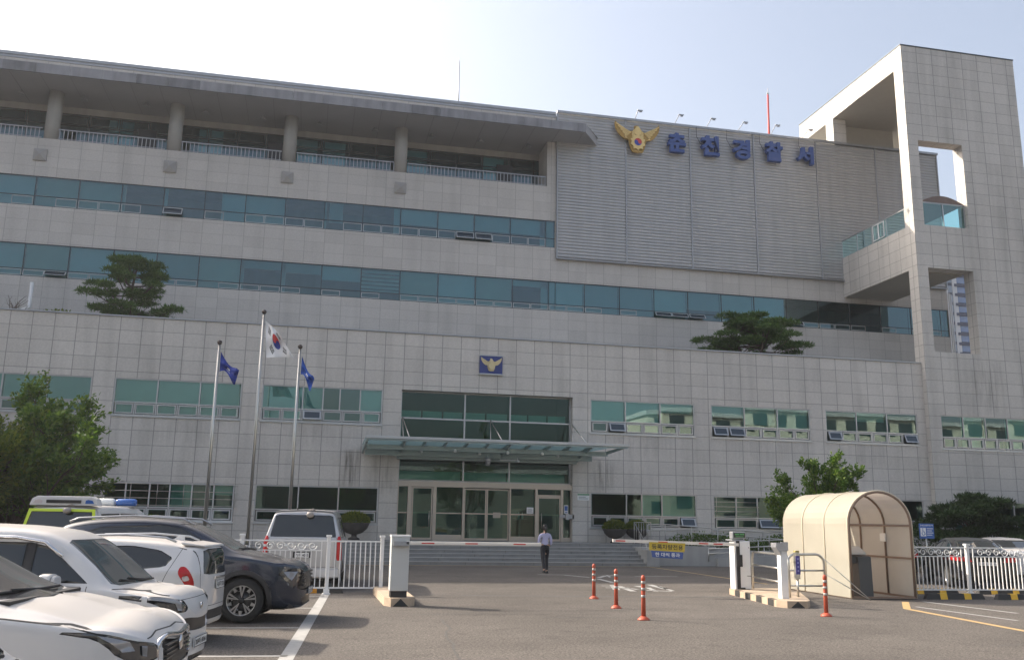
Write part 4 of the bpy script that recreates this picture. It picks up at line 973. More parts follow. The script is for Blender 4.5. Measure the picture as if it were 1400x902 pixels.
def pine(name, label, loc, H, W, pads, seed, group=None, limbz=(0.25, 0.95), cat='pine tree', m=NEED, tuft=0.16, dens=1.0, multi=1, trunk_r=.1, padr=(.28,.55)):
    r = np.random.default_rng(seed); root = thing(name, label, cat, loc, 0, group); wd = MB(); lb = MB(); LP = []; LD = []
    tps = []
    for s_ in range(multi):
        az = 2*math.pi*s_/multi+.5; ln = 0 if multi == 1 else .6
        tps.append(curve_pts((0,0,0), (math.cos(az)*ln, math.sin(az)*ln, 1), (math.cos(az)*ln*.6, math.sin(az)*ln*.6, 1), H*.9, 8, r, .09)); wd.tube([tuple(p) for p in tps[-1]], list(np.linspace(trunk_r, trunk_r*.3, 9)), 8)
    for i in range(pads):
        t = i/(pads-1); z = limbz[0]+(limbz[1]-limbz[0])*t; tp = tps[i % multi]
        k = min(8, max(1, int(z*8))); b0 = tp[k]
        az = i*2.399+r.uniform(-.4, .4); rad = W*.5*(1-0.70*max(0, (z-.35)/.65)**1.3)*r.uniform(.75, 1.0)
        if i == pads-1: rad = 0.05
        if i % 3 == 1: rad *= .55
        end = np.array([math.cos(az)*rad, math.sin(az)*rad, z*H+r.uniform(-.05, .08)*H])
        mid = (b0+end)/2+np.array([0,0,-.06*H]); lb.tube([tuple(b0), tuple(mid), tuple(end)], [trunk_r*.32, trunk_r*.22, trunk_r*.1], 5)
        pr = r.uniform(*padr)*W*.42
        n = int(46*dens*(pr/.5)**2)+20
        for q in range(2):
            c = end*(1-q*.30)+b0*(q*.30); c[2] = end[2]-q*.05*H+r.normal(0, .02)*H
            a = r.uniform(0, 2*math.pi, n); rr = pr*np.sqrt(r.uniform(0, 1, n))*(1-.15*q)
            P = np.stack([c[0]+rr*np.cos(a), c[1]+rr*np.sin(a), c[2]+pr*.26*(1-(rr/pr)**2)*r.uniform(-.1, 1, n)], -1)
            # each tuft: a spray of needles
            for w in range(6):
                d = r.normal(0, 1, (n, 3)); d[:, 2] = np.abs(d[:, 2])*.7+.15; d /= np.linalg.norm(d, axis=1, keepdims=True); LP.append(P); LD.append(d)
    wd.build('trunk', BARK, root); lb.build('branches', BARK, root)
    leaves_mesh('crown', np.concatenate(LP), np.concatenate(LD), tuft, m, root, aspect=0.16, seed=seed); return root
def shrub(name, label, loc, rx, ry, rz, n, leaf, m, seed, cat='shrub', group=None, spiky=0.25, sphere=False):
    r = np.random.default_rng(seed); root = thing(name, label, cat, loc, 0, group); w = MB(); LP = []; LD = []
    for k in range(16):
        a = r.uniform(0, 6.28); e = r.uniform(.3, 1.4); t = np.array([math.cos(a)*math.cos(e)*rx*.8, math.sin(a)*math.cos(e)*ry*.8, math.sin(e)*rz*1.4])
        w.tube([(0,0,0), tuple(t*.5), tuple(t)], [.025,.018,.008], 5)
    w.build('branches', BARK, root)
    u = r.normal(0, 1, (n, 3)); u /= np.linalg.norm(u, axis=1, keepdims=True)
    lump = 1+spiky*np.sin(u[:, 0]*7+seed)*np.cos(u[:, 1]*6+u[:, 2]*5)
    rad = (r.uniform(0.35, 1, n)**.4)*lump
    P = u*rad[:, None]*np.array([rx, ry, rz]); P[:, 2] += rz
    P[:, 2] = np.maximum(P[:, 2], 0.02)
    leaves_mesh('foliage', P, u.copy(), leaf, m, root, seed=seed); return root

broad_tree('maple_tree', 'big green maple tree with upswept branches before the left windows', 'tree', (-9.6, 34.2, 0.0), 5.6, 4.5, 1.2, nl=15, leaf=0.17, per=13, seed=11, fan=.42, tr=.14, sub=20, twig=12)
broad_tree('maple_tree', 'green tree with yellow sunlight put into its leaf colour, cut by the left photo edge', 'tree', (-11.6, 32.6, 0.0), 6.0, 4.0, 1.4, nl=13, leaf=0.17, per=13, seed=5, fan=.5, tr=.14, sub=18, twig=12, m=LEAF2)
broad_tree('small_tree', 'small bright green tree rising behind the cream payment booth', 'tree', (18.5, 31.0, 0.0), 4.15, 2.2, 1.8, nl=11, leaf=0.13, per=11, seed=21, fan=.45, tr=.07, sub=13, twig=9, m=LEAF)
pine('pine_tree', 'dark layered pine on the terrace behind the left flagpoles', (-8.7, 45.0, 9.7), 4.0, 5.0, 32, 3, group=None, limbz=(.24, .97), tuft=.23, dens=1.15, trunk_r=.13, padr=(.14,.29))
pine('pine_tree', 'wide flat-topped pine with several stems on the terrace near the tower', (23.3, 45.2, 9.6), 3.4, 6.6, 32, 8, multi=3, limbz=(.45, .95), tuft=.22, dens=1.1, trunk_r=.11, padr=(.14,.28))
for i, (x, y, s, lab) in enumerate(((34.0, 35.5, 1.0, 'dark cloud-pruned pine directly right of the booth'), (38.5, 36.5, 1.25, 'tall dark pine at the right photo edge'), (29.5, 36.8, .9, 'low dark pine behind the blue wheelchair sign'))):
    pine('garden_pine', lab, (x, y, 0.15), 3.2*s, 5.6*s, 20, 30+i, cat='pine tree', limbz=(.30, .97), tuft=.28, m=HEDG, multi=2, dens=1.3, padr=(.26,.46))
for i, (x, y, rx, rz, lab) in enumerate(((27.0, 37.0, 2.0, .85, 'dark hedge shrub beside the ramp foot'), (31.8, 34.5, 1.9, .75, 'dark round shrub behind the parked sedan'), (36.4, 34.0, 2.2, .8, 'dark shrub under the tall right pine'), (19.0, 41.75, 2.6, .62, 'green hedge between ramp handrail and windows'), (23.2, 41.8, 2.2, .60, 'green hedge under the rightmost barred windows'))):
    shrub('shrub', lab, (x, y, .15), rx, .6 if i > 2 else 1.2, rz, 5200, .11, HEDG if i < 3 else LEAF, 50+i, spiky=.12)
shrub('shrub', 'yellow-green shrub showing above the white police van', (-9.3, 37.0, .26), 1.7, .9, 1.35, 2600, .14, YEW, 61)
shrub('shrub', 'round clipped green shrub before the barred left windows', (-5.9, 38.6, .26), .62, .6, .78, 2600, .09, LEAF, 62, spiky=.1)
shrub('sapling', 'leafy little plant growing on the terrace edge beside the vent pipe', (*PY(80,428,44.0)[:1], 44.0, 10.05), .55, .3, .40, 240, .18, LEAF2, 63)
# leafless bush on the terrace
r = np.random.default_rng(4); x0, z0 = PY(12, 421, 45); bs = MB()
for k in range(9):
    p = curve_pts((0,0,0), (r.normal(0,.35), r.normal(0,.2), 1), (r.normal(0,.7), r.normal(0,.2), .9), r.uniform(1.0, 2.1), 6, r, .15); bs.tube([tuple(q) for q in p], list(np.linspace(.035,.008,7)), 5)
    for j in range(3):
        q = p[2+j]; e = curve_pts(q, (r.normal(),r.normal(),.6), (r.normal(),r.normal(),.6), .5, 3, r, .2); bs.tube([tuple(v) for v in e], [.014,.01,.006,.004], 4)
o = bs.build('bare_bush', mat('dry_twig', (0.16,0.13,0.11), .9), None, loc=(x0, 45, z0-.9)); tag(o, 'leafless twiggy bush on the terrace at the far left edge', 'bush')

# bowl planters
def planter(loc, label, s=1.0, seed=1, shrubm=LEAF2):
    t = thing('bowl_planter', label, 'planter', loc, 0, 'bowl planters by the entrance')
    b = MB(); b.lathe([(0.0,0),(0.22*s,0),(0.22*s,.06*s),(0.10*s,.12*s),(0.10*s,.20*s),(0.30*s,.26*s),(0.48*s,.42*s),(0.56*s,.60*s),(0.58*s,.64*s),(0.52*s,.64*s),(0.48*s,.55*s),(0,.52*s)], (0,0,0), 28)
    b.build('bowl', mat('planter_dark', (0.055,0.05,0.048), .7, var=.2), t)
    r = np.random.default_rng(seed); n = 3600; u = r.normal(0,1,(n,3)); u /= np.linalg.norm(u,axis=1,keepdims=True); u[:,2] = np.abs(u[:,2])
    P = u*np.array([.56*s,.56*s,.42*s])*(r.uniform(.5,1,n)**.4)[:,None]; P[:,2] += .60*s
    leaves_mesh('plant', P, u*.3+np.array([0,0,1.0]), .10*s, shrubm, t, seed=seed, aspect=.25); return t
planter((14.0, 41.3, 0.9), 'dark bowl planter right of the doors, the nearer of two to the doors', 1.0, 1)
planter((15.15, 41.5, 0.9), 'dark bowl planter beside the ramp handrail, farther from the doors', 1.0, 2)
planter((2.1, 41.3, 0.9), 'dark bowl planter left of the doors behind the silver van', 1.15, 3)
# sanitiser table inside the door
t = thing('standing_table', 'small round steel table behind the glass beside the right entrance door', 'table', (9.95, 43.4, 0.91))
b = MB(); b.lathe([(0,0),(.38,0),(.38,.03),(.06,.08),(.05,.1),(.05,.98),(0,.98)], n=20); b.build('pedestal', STEEL, t)
b = MB(); b.lathe([(0,.98),(.34,.98),(.34,1.02),(0,1.02)], n=24); b.build('table_top', METAL, t)
for dx in (-.05, .12):
    b = MB(); b.lathe([(0,0),(.05,0),(.05,.2),(.018,.25),(.018,.32),(0,.33)], n=12); o = b.build('sanitiser_bottle', PAPER, None, loc=(9.95+dx, 43.35, 1.93)); tag(o, 'white pump bottle on the small steel table, the %s one' % ('left' if dx < 0 else 'right'), 'bottle')

# ================================================================== FLAGS
def flagpole(x, top, label, m):
    t = thing('flagpole', label, 'flagpole', (x, 37.0, 0.26), 0, 'three flagpoles before the facade')
    p = MB(); p.lathe([(.16,0),(.16,.35),(.075,.36),(.07,.5)], n=14); p.build('pole_base', STEEL, t)
    p = MB(); p.tube([(0,0,.36),(0,0,(top-.26)*.55),(0,0,top-.26)], [.07,.06,.045], 12); p.build('pole', STEEL, t)
    p = MB(); p.lathe([(0,-.1),(.07,-.07),(.1,0),(.07,.07),(0,.1)], (0,0,top-.2), 14); p.build('finial', mat('finial_dark', (0.07,0.055,0.05), .4, .5), t)
    p = MB(); p.tube([(-.06,-.05,.9),(-.05,-.05,top-.5)], .008, 4); p.build('halyard', PAPER, t)
    return t
flagpole(-3.70, 8.42, 'steel flagpole flying a dark blue flag, left of the three poles', 0)
flagpole(-2.10, 9.75, 'tallest steel flagpole, flying the white national flag', 0)
flagpole(-0.61, 8.42, 'steel flagpole flying a mid blue flag, beside the entrance canopy', 0)
def flag(name, label, outline, Y, mats_, colf, nx=60, ny=44, seed=1, folds=3):
    """cloth patch between hoist edge (px list top->bottom) and fly edge, with real folds in depth"""
    (h0, h1, f0, f1, bulge) = outline; b = MB(); G = {}
    for i in range(nx+1):
        for j in range(ny+1):
            u, v = i/nx, j/ny
            px = (h0[0]*(1-v)+h1[0]*v)*(1-u)+(f0[0]*(1-v)+f1[0]*v)*u; py = (h0[1]*(1-v)+h1[1]*v)*(1-u)+(f0[1]*(1-v)+f1[1]*v)*u
            py += bulge*math.sin(math.pi*u)*(0.4+v*.6)+(0 if nx > 60 else -(v-.35)*16*math.sin(math.pi*min(1,u*1.15)))
            y = Y-0.05-0.30*u+0.10*math.sin(u*folds*6.28+v*2.2+seed)*min(1, u*2)+.05*math.sin(v*9+u*4)
            x, z = PY(px, py, y); G[i, j] = (x, y, z)
    for i in range(nx):
        for j in range(ny):
            b.face([G[i,j],G[i+1,j],G[i+1,j+1],G[i,j+1]], mi=colf((i+.5)/nx, (j+.5)/ny), sm=True)
    return b
NATW = mat('flag_white', (0.72,0.72,0.73), .85); NATR = mat('flag_red', (0.6,0.05,0.05), .85); NATB = mat('flag_navy', (0.03,0.05,0.28), .85); NATK = mat('flag_black', (0.02,0.02,0.02), .85)
def taegeukgi(u, v):
    # flag aspect 3:2, u towards the fly, v downwards
    x, y = (u-.5)*3, (v-.5)*2
    r = 0.5
    if x*x+y*y < r*r:
        a = math.atan2(2, 3); c, s = math.cos(-a), math.sin(-a); X = x*c-y*s; Yv = x*s+y*c
        if (X+r/2)**2+Yv**2 < (r/2)**2: return 1
        if (X-r/2)**2+Yv**2 < (r/2)**2: return 2
        return 1 if Yv < 0 else 2
    for sx, sy, brk in ((-1,-1,(0,0,0)),(1,1,(1,1,1)),(-1,1,(0,1,0)),(1,-1,(1,0,1))):
        cx, cy_ = sx*0.832*.95, sy*0.555*.95; ang = math.atan2(sy*2, sx*3); dx, dy = x-cx, y-cy_
        a_ = dx*math.cos(ang)+dy*math.sin(ang); b_ = -dx*math.sin(ang)+dy*math.cos(ang)
        if abs(b_) < .25:
            for k, off in enumerate((-.125, 0, .125)):
                if abs(a_-off) < .042:
                    if brk[k] and abs(b_) < .022: continue
                    return 3
    return 0
f = flag('national_flag', '', ((363,438),(364,489),(381,455),(402,489),-1), 37.0, None, taegeukgi, 96, 64, 1, 1.4)
o = f.build('national_flag', [NATW, NATR, NATB, NATK], None, fixn=False); tag(o, 'white national flag with a red and blue circle, flying from the tallest pole', 'flag')
def blueflag(u, v): return 1 if ((u-.5)*1.5)**2+(v-.5)**2 < .012 or (abs(v-.72) < .03 and .38 < u < .62) else 0
f = flag('blue_flag', '', ((302,480),(300,508),(327,506),(321,526),3), 37.0, None, blueflag, 40, 30, 2, 1.6)
o = f.build('blue_flag', [BLUE, NATW], None, fixn=False); tag(o, 'limp dark navy flag with a small white crest on the left pole', 'flag')
f = flag('blue_flag', '', ((413,486),(411,512),(430,517),(424,535),3), 37.0, None, blueflag, 40, 30, 4, 1.6)
o = f.build('blue_flag', [mat('flag_mid_blue', (0.02,0.08,0.36), .85), NATW], None, fixn=False); tag(o, 'brighter blue flag with white marks on the pole nearest the canopy', 'flag')

# ================================================================== FENCES
def scroll(mb, cx, cz, r0, sg, y, turns=1.4, w=.016, sz=1):
    pts = []
    for k in range(22):
        t = k/21; a = sg*(t*turns*2*math.pi); r = r0*(1-.8*t); pts.append((cx+sg*0+r*math.cos(a)*1, y, cz+sz*r*math.sin(a)))
    mb.tube(pts, w, 5)
def fence_panel(root, x0, x1, y, ztop, zbot, scrolls, skip=None, rail2=None):
    b = MB(); b.box(x0, x1, y-.02, y+.02, ztop-.035, ztop); b.box(x0, x1, y-.02, y+.02, zbot-.035, zbot)
    n = max(3, int((x1-x0)/.118)); zt = rail2 if rail2 else ztop-.035
    for k in range(1, n):
        x = x0+(x1-x0)*k/n
        zz = zt
        if rail2 and (k <= 1 or k >= n-1): zz = ztop-.035
        b.box(x-.012, x+.012, y-.012, y+.012, zbot, zz)
    if rail2: b.box(x0+.1, x1-.1, y-.011, y+.011, rail2, rail2+.022)
    o = tpart(root, b, 'fence_panel', WHITE)
    if scrolls:
        s = MB(); c = (x0+x1)/2; zz = (ztop+rail2)/2-.01; h = (ztop-rail2)*.5
        for dx, sg in ((-.62,1),(-.36,-1),(-.12,1),(.12,-1),(.36,1),(.62,-1)):
            if abs(dx) < (x1-x0)/2-.1: scroll(s, c+dx, zz, h*.85, sg, y, sz=1 if abs(dx) != .36 else -1, w=.012)
        for dx in (-.49, .49, 0): s.lathe([(0,-.014),(.035,-.014),(.035,.014),(0,.014)], (c+dx, y, zz), 10, axis='y')
        s.build('scrollwork', WHITE, o)
    return o
def fence_post(root, x, y, h, w=.085):
    b = MB(); b.box(x-w/2, x+w/2, y-w/2, y+w/2, 0.02, h); b.box(x-w*.75, x+w*.75, y-w*.75, y+w*.75, h, h+.045); b.box(x-w*1.1, x+w*1.1, y-w*1.1, y+w*1.1, 0.0, .03)
    b.box(x-w*.8, x+w*.8, y-w*.8, y+w*.8, .03, .12)
    return tpart(root, b, 'fence_post', WHITE, bevel=.006)
fl = thing('white_fence', 'white metal fence with scrollwork in front of the silver van', 'fence', (0, 22.95, 0))
for x in (-3.6, -1.42, .585, 1.86): fence_post(fl, x, 22.95, 1.33)
fence_panel(fl, -3.55, -1.47, 22.95, 1.25, .17, True, rail2=1.0); fence_panel(fl, -1.37, .54, 22.95, 1.25, .17, True, rail2=1.0); fence_panel(fl, .63, 1.82, 22.95, 1.25, .17, False)
fr_ = thing('white_fence', 'white metal fence with curled scrolls right of the payment booth', 'fence', (17.4, 22.1, 0))
for x in (15.48, 17.42, 19.5, 21.6): fence_post(fr_, x, 22.1, 1.33)
fence_panel(fr_, 15.54, 17.36, 22.1, 1.29, .2, True, rail2=1.03); fence_panel(fr_, 17.48, 19.44, 22.1, 1.29, .2, True, rail2=1.03); fence_panel(fr_, 19.56, 21.54, 22.1, 1.29, .2, True, rail2=1.03)

# ================================================================== BARRIERS, BOLLARDS, BOOTH
def bollard(px, py, label):
    X_, Y_ = PZ(px, py); t = thing('traffic_bollard', label, 'bollard', (X_, Y_, 0), 0, 'orange flexible bollards on the driveway')
    b = MB(); b.lathe([(.115,0),(.11,.02),(.075,.05),(.045,.07)], n=20); b.build('base', ORANGE, t)
    b = MB(); b.lathe([(.043,.06),(.039,.5),(.036,.72),(.040,.725),(.040,.77),(.028,.80),(0,.81)], n=18); b.build('post', ORANGE, t)
    BAND = mat('reflective_band', (0.36,0.33,0.31), .35, var=.15, vscale=12)
    for z in (.40,.53,.65): 
        c = MB(); c.lathe([(.0420,z),(.0412,z+.05)], n=18); c.build('reflective_band', BAND, t)
bollard(812, 818, 'orange striped bollard farthest from the camera, nearest the person')
bollard(842.5, 831, 'orange striped bollard in the middle of the row of three')
bollard(880, 847, 'orange striped bollard nearest the camera in the row of three')
bollard(1130, 842, 'lone orange bollard standing before the cream payment booth')

BLKT = mat('kerb_black', (0.03,0.03,0.03), .7, var=.3); KSTONE = mat('kerb_tan_concrete', (0.42,0.33,0.24), .85, var=.25, vscale=5, bump=.2)  # mottled tan concrete shared by both barrier islands
# left island block with its black arrowhead
lb_ = thing('barrier_island', 'chamfered concrete island block under the left barrier, with black triangle', 'kerb block', (1.97, 20.3, 0))
b = MB(); P = [(1.70,19.95),(1.82,19.70),(2.22,19.70),(2.34,19.95),(2.36,23.2),(1.70,23.2)]
b.face([(x,y,.17) for x,y in P])
for i in range(6):
    a, c = P[i], P[(i+1)%6]; b.face([(a[0],a[1],0),(c[0],c[1],0),(c[0],c[1],.17),(a[0],a[1],.17)])
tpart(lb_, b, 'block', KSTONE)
b = MB(); b.face([(1.86,19.694,.005),(2.18,19.694,.005),(2.02,19.694,.16)]); tpart(lb_, b, 'black_triangle', BLKT, fixn=False)
bar_l = thing('barrier_gate', 'grey barrier cabinet on the left, its white and red arm lowered', 'barrier', (1.98, 20.0, .17))
b = MB(); b.box(1.80, 2.18, 19.85, 20.20, .30, 1.42); tpart(bar_l, b, 'cabinet', mat('cabinet_grey', (0.50,0.51,0.50), .45, var=.06), bevel=.012)
b = MB(); b.box(1.82, 2.16, 19.87, 20.18, .17, .30); tpart(bar_l, b, 'plinth', BLACKP)
b = MB(); b.box(1.79, 2.2, 19.83, 20.22, 1.405, 1.44); tpart(bar_l, b, 'lid', WHITE)
b = MB(); b.box(1.84, 2.16, 19.74, 19.84, 1.22, 1.31); tpart(bar_l, b, 'arm_mount', METAL)
ARMW = mat('arm_white', (0.72,0.68,0.62), .4, var=.05)
b = MB(); b.box(2.1, 5.02, 19.74, 19.79, 1.245, 1.315); ar = tpart(bar_l, b, 'barrier_arm', ARMW, bevel=.01)
for a in (2.42, 3.35, 4.40):
    b = MB(); b.box(a, a+.27, 19.736, 19.794, 1.268, 1.292); b.build('red_stripe', RED, ar)
# right island: striped kerb
ri = thing('barrier_island', 'raised concrete island with black and cream kerb under the right barrier', 'kerb', (11.3, 21.3, 0))
P = [(10.30,19.35),(10.42,19.08),(10.88,19.02),(11.10,19.3),(12.3,21.9),(12.3,23.0),(10.92,23.0),(10.86,22.7)]
b = MB(); b.face([(x,y,.15) for x,y in P])
for i in range(len(P)):
    a, c = P[i], P[(i+1)%len(P)]; b.face([(a[0],a[1],0),(c[0],c[1],0),(c[0],c[1],.15),(a[0],a[1],.15)])
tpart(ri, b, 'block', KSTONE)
b = MB()
a_ = np.array([10.86,22.7]); c_ = np.array([10.30,19.35]); L_ = np.linalg.norm(c_-a_); d_ = (c_-a_)/L_; n_ = np.array([d_[1], -d_[0]]); n_ = -n_ if n_[0] > 0 else n_
s_ = .25
while s_ < L_-.3:
    p = a_+d_*s_+n_*.005; q = a_+d_*(s_+.42)+n_*.005; b.face([(p[0],p[1],.004),(q[0],q[1],.004),(q[0],q[1],.148),(p[0],p[1],.148)]); b.face([(p[0],p[1],.1535),(q[0],q[1],.1535),(q[0]-n_[0]*.09,q[1]-n_[1]*.09,.1535),(p[0]-n_[0]*.09,p[1]-n_[1]*.09,.1535)]); s_ += .86
tpart(ri, b, 'black_blocks', BLKT, fixn=False)
b = MB(); b.face([(10.5,19.068,.005),(10.82,19.026,.005),(10.66,19.045,.14)]); tpart(ri, b, 'black_triangle', BLKT, fixn=False)
gp_ = thing('barrier_gate', 'white barrier cabinet with black reader strip holding the yellow bannered arm', 'barrier', (11.1, 22.75, .15))
b = MB(); b.box(10.88, 11.33, 22.55, 22.85, .15, 1.36); tpart(gp_, b, 'cabinet', WHITE, bevel=.02)
b = MB(); b.box(10.93, 11.03, 22.53, 22.548, .17, 1.37); b.box(10.92, 11.08, 22.49, 22.529, .72, 1.02); b.box(10.93,11.15,22.52,22.548,.16,.2); tpart(gp_, b, 'reader_strip', BLACKP, bevel=.008)
b = MB(); b.box(10.82, 11.2, 22.56, 22.94, 1.37, 1.40); b.box(10.87, 11.25, 22.6, 22.8, 1.42, 1.60); ds = tpart(gp_, b, 'display_box', METAL, bevel=.015)
b = MB(); b.box(10.90, 11.22, 22.585, 22.598, 1.45, 1.57); b.build('screen', mat('screen_dark', (0.01,0.02,0.015), .3), ds)
b = MB(); b.box(10.93, 11.05, 22.58, 22.584, 1.515, 1.55); b.box(11.07, 11.19, 22.58, 22.584, 1.515, 1.55); b.box(10.95,11.17,22.58,22.584,1.468,1.485); b.build('screen_text', mat('led_green', (0.08,0.30,0.10), .5), ds)
b = MB(); b.lathe([(0,-.01),(.012,-.01),(.012,0)], (11.28, 22.54, 1.2), 8, axis='y'); b.box(11.22,11.34,22.545,22.549,.48,.495); tpart(gp_, b, 'lock_dots', BLACKP)
b = MB(); b.hexa([(7.55,22.42,1.30),(10.95,22.42,1.235),(10.95,22.47,1.235),(7.55,22.47,1.30),(7.55,22.42,1.375),(10.95,22.42,1.31),(10.95,22.47,1.31),(7.55,22.47,1.375)]); ar2 = tpart(gp_, b, 'barrier_arm', ARMW)
for x in (7.62, 8.75, 9.85, 10.25):
    z = 1.352-(x-7.55)*.0191; b = MB(); b.hexa([(x,22.414,z-.03),(x+.25,22.414,z-.035),(x+.25,22.476,z-.035),(x,22.476,z-.03),(x,22.414,z),(x+.25,22.414,z-.005),(x+.25,22.476,z-.005),(x,22.476,z)]); b.build('red_stripe', RED, ar2)
xa, xb = PY(887.5,745,22.40)[0], PY(937,745,22.40)[0]; zt = 1.33
b = MB(); b.hexa([(xa,22.395,zt-.215),(xb-.03,22.395,zt-.26),(xb-.03,22.405,zt-.26),(xa,22.405,zt-.215),(xa,22.395,zt-.015),(xb,22.395,zt-.04),(xb,22.405,zt-.04),(xa,22.405,zt-.015)]); bn = tpart(gp_, b, 'yellow_banner', mat('banner_yellow', (0.50,0.37,0.04), .6))
b = MB(); put_text(b, '등록차량전용', (xa+xb)/2, 22.393, zt-.135, w=(xb-xa)*.86, h=.125, bold=.02, ux=(1,0,-.03)); b.build('banner_text', BLACKP, bn, fixn=False)
b = MB(); b.hexa([(xa+.08,22.397,zt-.385),(xb-.08,22.397,zt-.43),(xb-.08,22.403,zt-.43),(xa+.08,22.403,zt-.385),(xa+.05,22.397,zt-.225),(xb-.06,22.397,zt-.265),(xb-.06,22.403,zt-.265),(xa+.05,22.403,zt-.225)]); bn2 = tpart(gp_, b, 'blue_banner', mat('banner_blue', (0.05,0.09,0.28), .6))
b = MB(); put_text(b, '한 대씩 통과', (xa+xb)/2, 22.393, zt-.325, w=(xb-xa)*.68, h=.10, bold=.012, ux=(1,0,-.03)); b.build('banner_text', PAPER, bn2, fixn=False)
# arm rest post
ap = thing('arm_rest_post', 'tall square white post with a catch at its top, on the right island', 'post', (10.72, 19.75, .15))
b = MB(); b.box(10.62, 10.79, 19.66, 19.83, .15, 1.36); tpart(ap, b, 'post', WHITE, bevel=.006)
b = MB(); b.hexa([(10.50,19.62,1.28),(10.62,19.62,1.10),(10.62,19.87,1.10),(10.50,19.87,1.28),(10.50,19.62,1.38),(10.64,19.62,1.38),(10.64,19.87,1.38),(10.50,19.87,1.38)]); b.box(10.63,10.80,19.62,19.655,1.20,1.40); tpart(ap, b, 'catch', METAL)
pp_ = thing('marker_post', 'slim post wrapped in a purple-blue band beside the tall white post', 'post', (11.32, 20.2, .15))
b = MB(); b.tube([(11.32,20.2,.15),(11.32,20.2,.55)], .028, 10); tpart(pp_, b, 'stem', STEEL)
b = MB(); b.box(11.27, 11.37, 20.15, 20.25, .55, 1.16); tpart(pp_, b, 'wrap_backing', STEEL); b = MB(); b.box(11.265, 11.375, 20.14, 20.149, .66, 1.08); tpart(pp_, b, 'wrap', mat('purple_wrap', (0.06,0.05,0.26), .5))
b = MB(); [b.box(11.30,11.34,20.134,20.139,.72+.09*k,.76+.09*k) for k in range(4)]; tpart(pp_, b, 'wrap_marks', mat('wrap_mark', (0.3,0.3,0.6), .5))
b = MB(); b.box(11.27, 11.37, 20.15, 20.25, 1.16, 1.20); tpart(pp_, b, 'cap', mat('cap_yellow', (0.35,0.3,0.1), .6))
# tubular guard rails
def guard(label, A, Bp, z0, h, n_rail=2, diag=False):
    t = thing('guard_rail', label, 'guard rail', (A[0], A[1], z0), 0); b = MB(); A = Vector((*A, z0)); Bp = Vector((*Bp, z0)); d = (Bp-A).normalized(); r = .22
    pts = [A, A+Vector((0,0,h-r))]
    for k in range(1, 6): a = k/6*math.pi/2; pts.append(A+Vector((0,0,h-r))+d*(r-r*math.cos(a))+Vector((0,0,r*math.sin(a))))
    for k in range(0, 6): a = math.pi/2-k/6*math.pi/2; pts.append(Bp+Vector((0,0,h-r))-d*(r-r*math.cos(a))+Vector((0,0,r*math.sin(a))))
    pts += [Bp+Vector((0,0,h-r)), Bp]
    b.tube(pts, .03, 10)
    for k in range(n_rail): z = h*(.32+.33*k); b.tube([A+Vector((0,0,z)), Bp+Vector((0,0,z))], .022, 8)
    tpart(t, b, 'rail_frame', STEEL)
    if diag:
        b = MB()
        for o_ in (0, .35): b.tube([Bp+Vector((0,0,h-.1-o_)), Bp+d*.75+Vector((.1,-.6,.05))], .012, 6)
        tpart(t, b, 'stay', STEEL)
guard('steel guard rail between the barrier cabinet and the tall white post', (11.55,22.9), (11.0,20.0), .15, .95)
guard('steel guard rail against the booth wall behind the marker post', (11.35,20.7), (12.35,20.75), .02, 1.08, 2, True)

# payment booth: bent cream panels on brown frames
bt = thing('payment_booth', 'cream arched walk-in payment booth with brown frame beside the driveway', 'booth', (14.0, 21.0, 0))
NLp, FRp, BLp = Vector((13.32,20.95,0)), Vector((14.42,20.18,0)), Vector((14.1,25.45,0))
NLp = Vector((13.46, 21.40, 0)); FRp = Vector((15.22, 21.30, 0)); BLp = Vector((13.62, 25.0, 0))
uw_ = (FRp-NLp).normalized(); Wd = (FRp-NLp).length; dl = (BLp-NLp); Ld = 3.6; dl = dl.normalized()
Hb = PY(1203, 671, (NLp+FRp).y/2)[1]; Rr = Wd*.5; Rz = Rr*.95; z1b = Hb-Rz
def arch(off=0.0, n=18):
    pts = [(off, 0.03), (off, z1b)]
    for k in range(1, n): a = math.pi-math.pi*k/n; pts.append((Rr+(Rr-off)*math.cos(a), z1b+(Rz-off)*math.sin(a)))
    pts += [(Wd-off, z1b), (Wd-off, 0.03)]; return pts
CREAM = bpy.data.materials.new('cream_panel'); CREAM.use_nodes = True
_n = CREAM.node_tree.nodes; _l = CREAM.node_tree.links; _p = _n['Principled BSDF']; _p.inputs['Base Color'].default_value = (0.66,0.60,0.46,1); _p.inputs['Roughness'].default_value = .38
_tc = _n.new('ShaderNodeTexCoord'); _z = _n.new('ShaderNodeTexNoise'); _z.inputs['Scale'].default_value = 1.2; _z.inputs['Detail'].default_value = 7; _l.new(_tc.outputs['Object'], _z.inputs['Vector'])
_cr = _n.new('ShaderNodeValToRGB'); _cr.color_ramp.elements[0].position = .35; _cr.color_ramp.elements[0].color = (0.50,0.48,0.40,1); _cr.color_ramp.elements[1].position = .65; _cr.color_ramp.elements[1].color = (0.57,0.55,0.46,1); _l.new(_z.outputs['Fac'], _cr.inputs[0]); _l.new(_cr.outputs[0], _p.inputs['Base Color'])
_t = _n.new('ShaderNodeBsdfTranslucent'); _t.inputs[0].default_value = (0.62,0.52,0.45,1); _m = _n.new('ShaderNodeMixShader'); _m.inputs[0].default_value = .40
_l.new(_p.outputs[0], _m.inputs[1]); _l.new(_t.outputs[0], _m.inputs[2]); _l.new(_m.outputs[0], _n['Material Output'].inputs[0])
BRN = mat('booth_frame_brown', (0.22,0.155,0.115), .5, .2, var=.12)
def bpnt(p, s, o=0.0): q = NLp+uw_*p[0]+dl*s; return (q.x, q.y, p[1])
ar_ = arch(0.0)
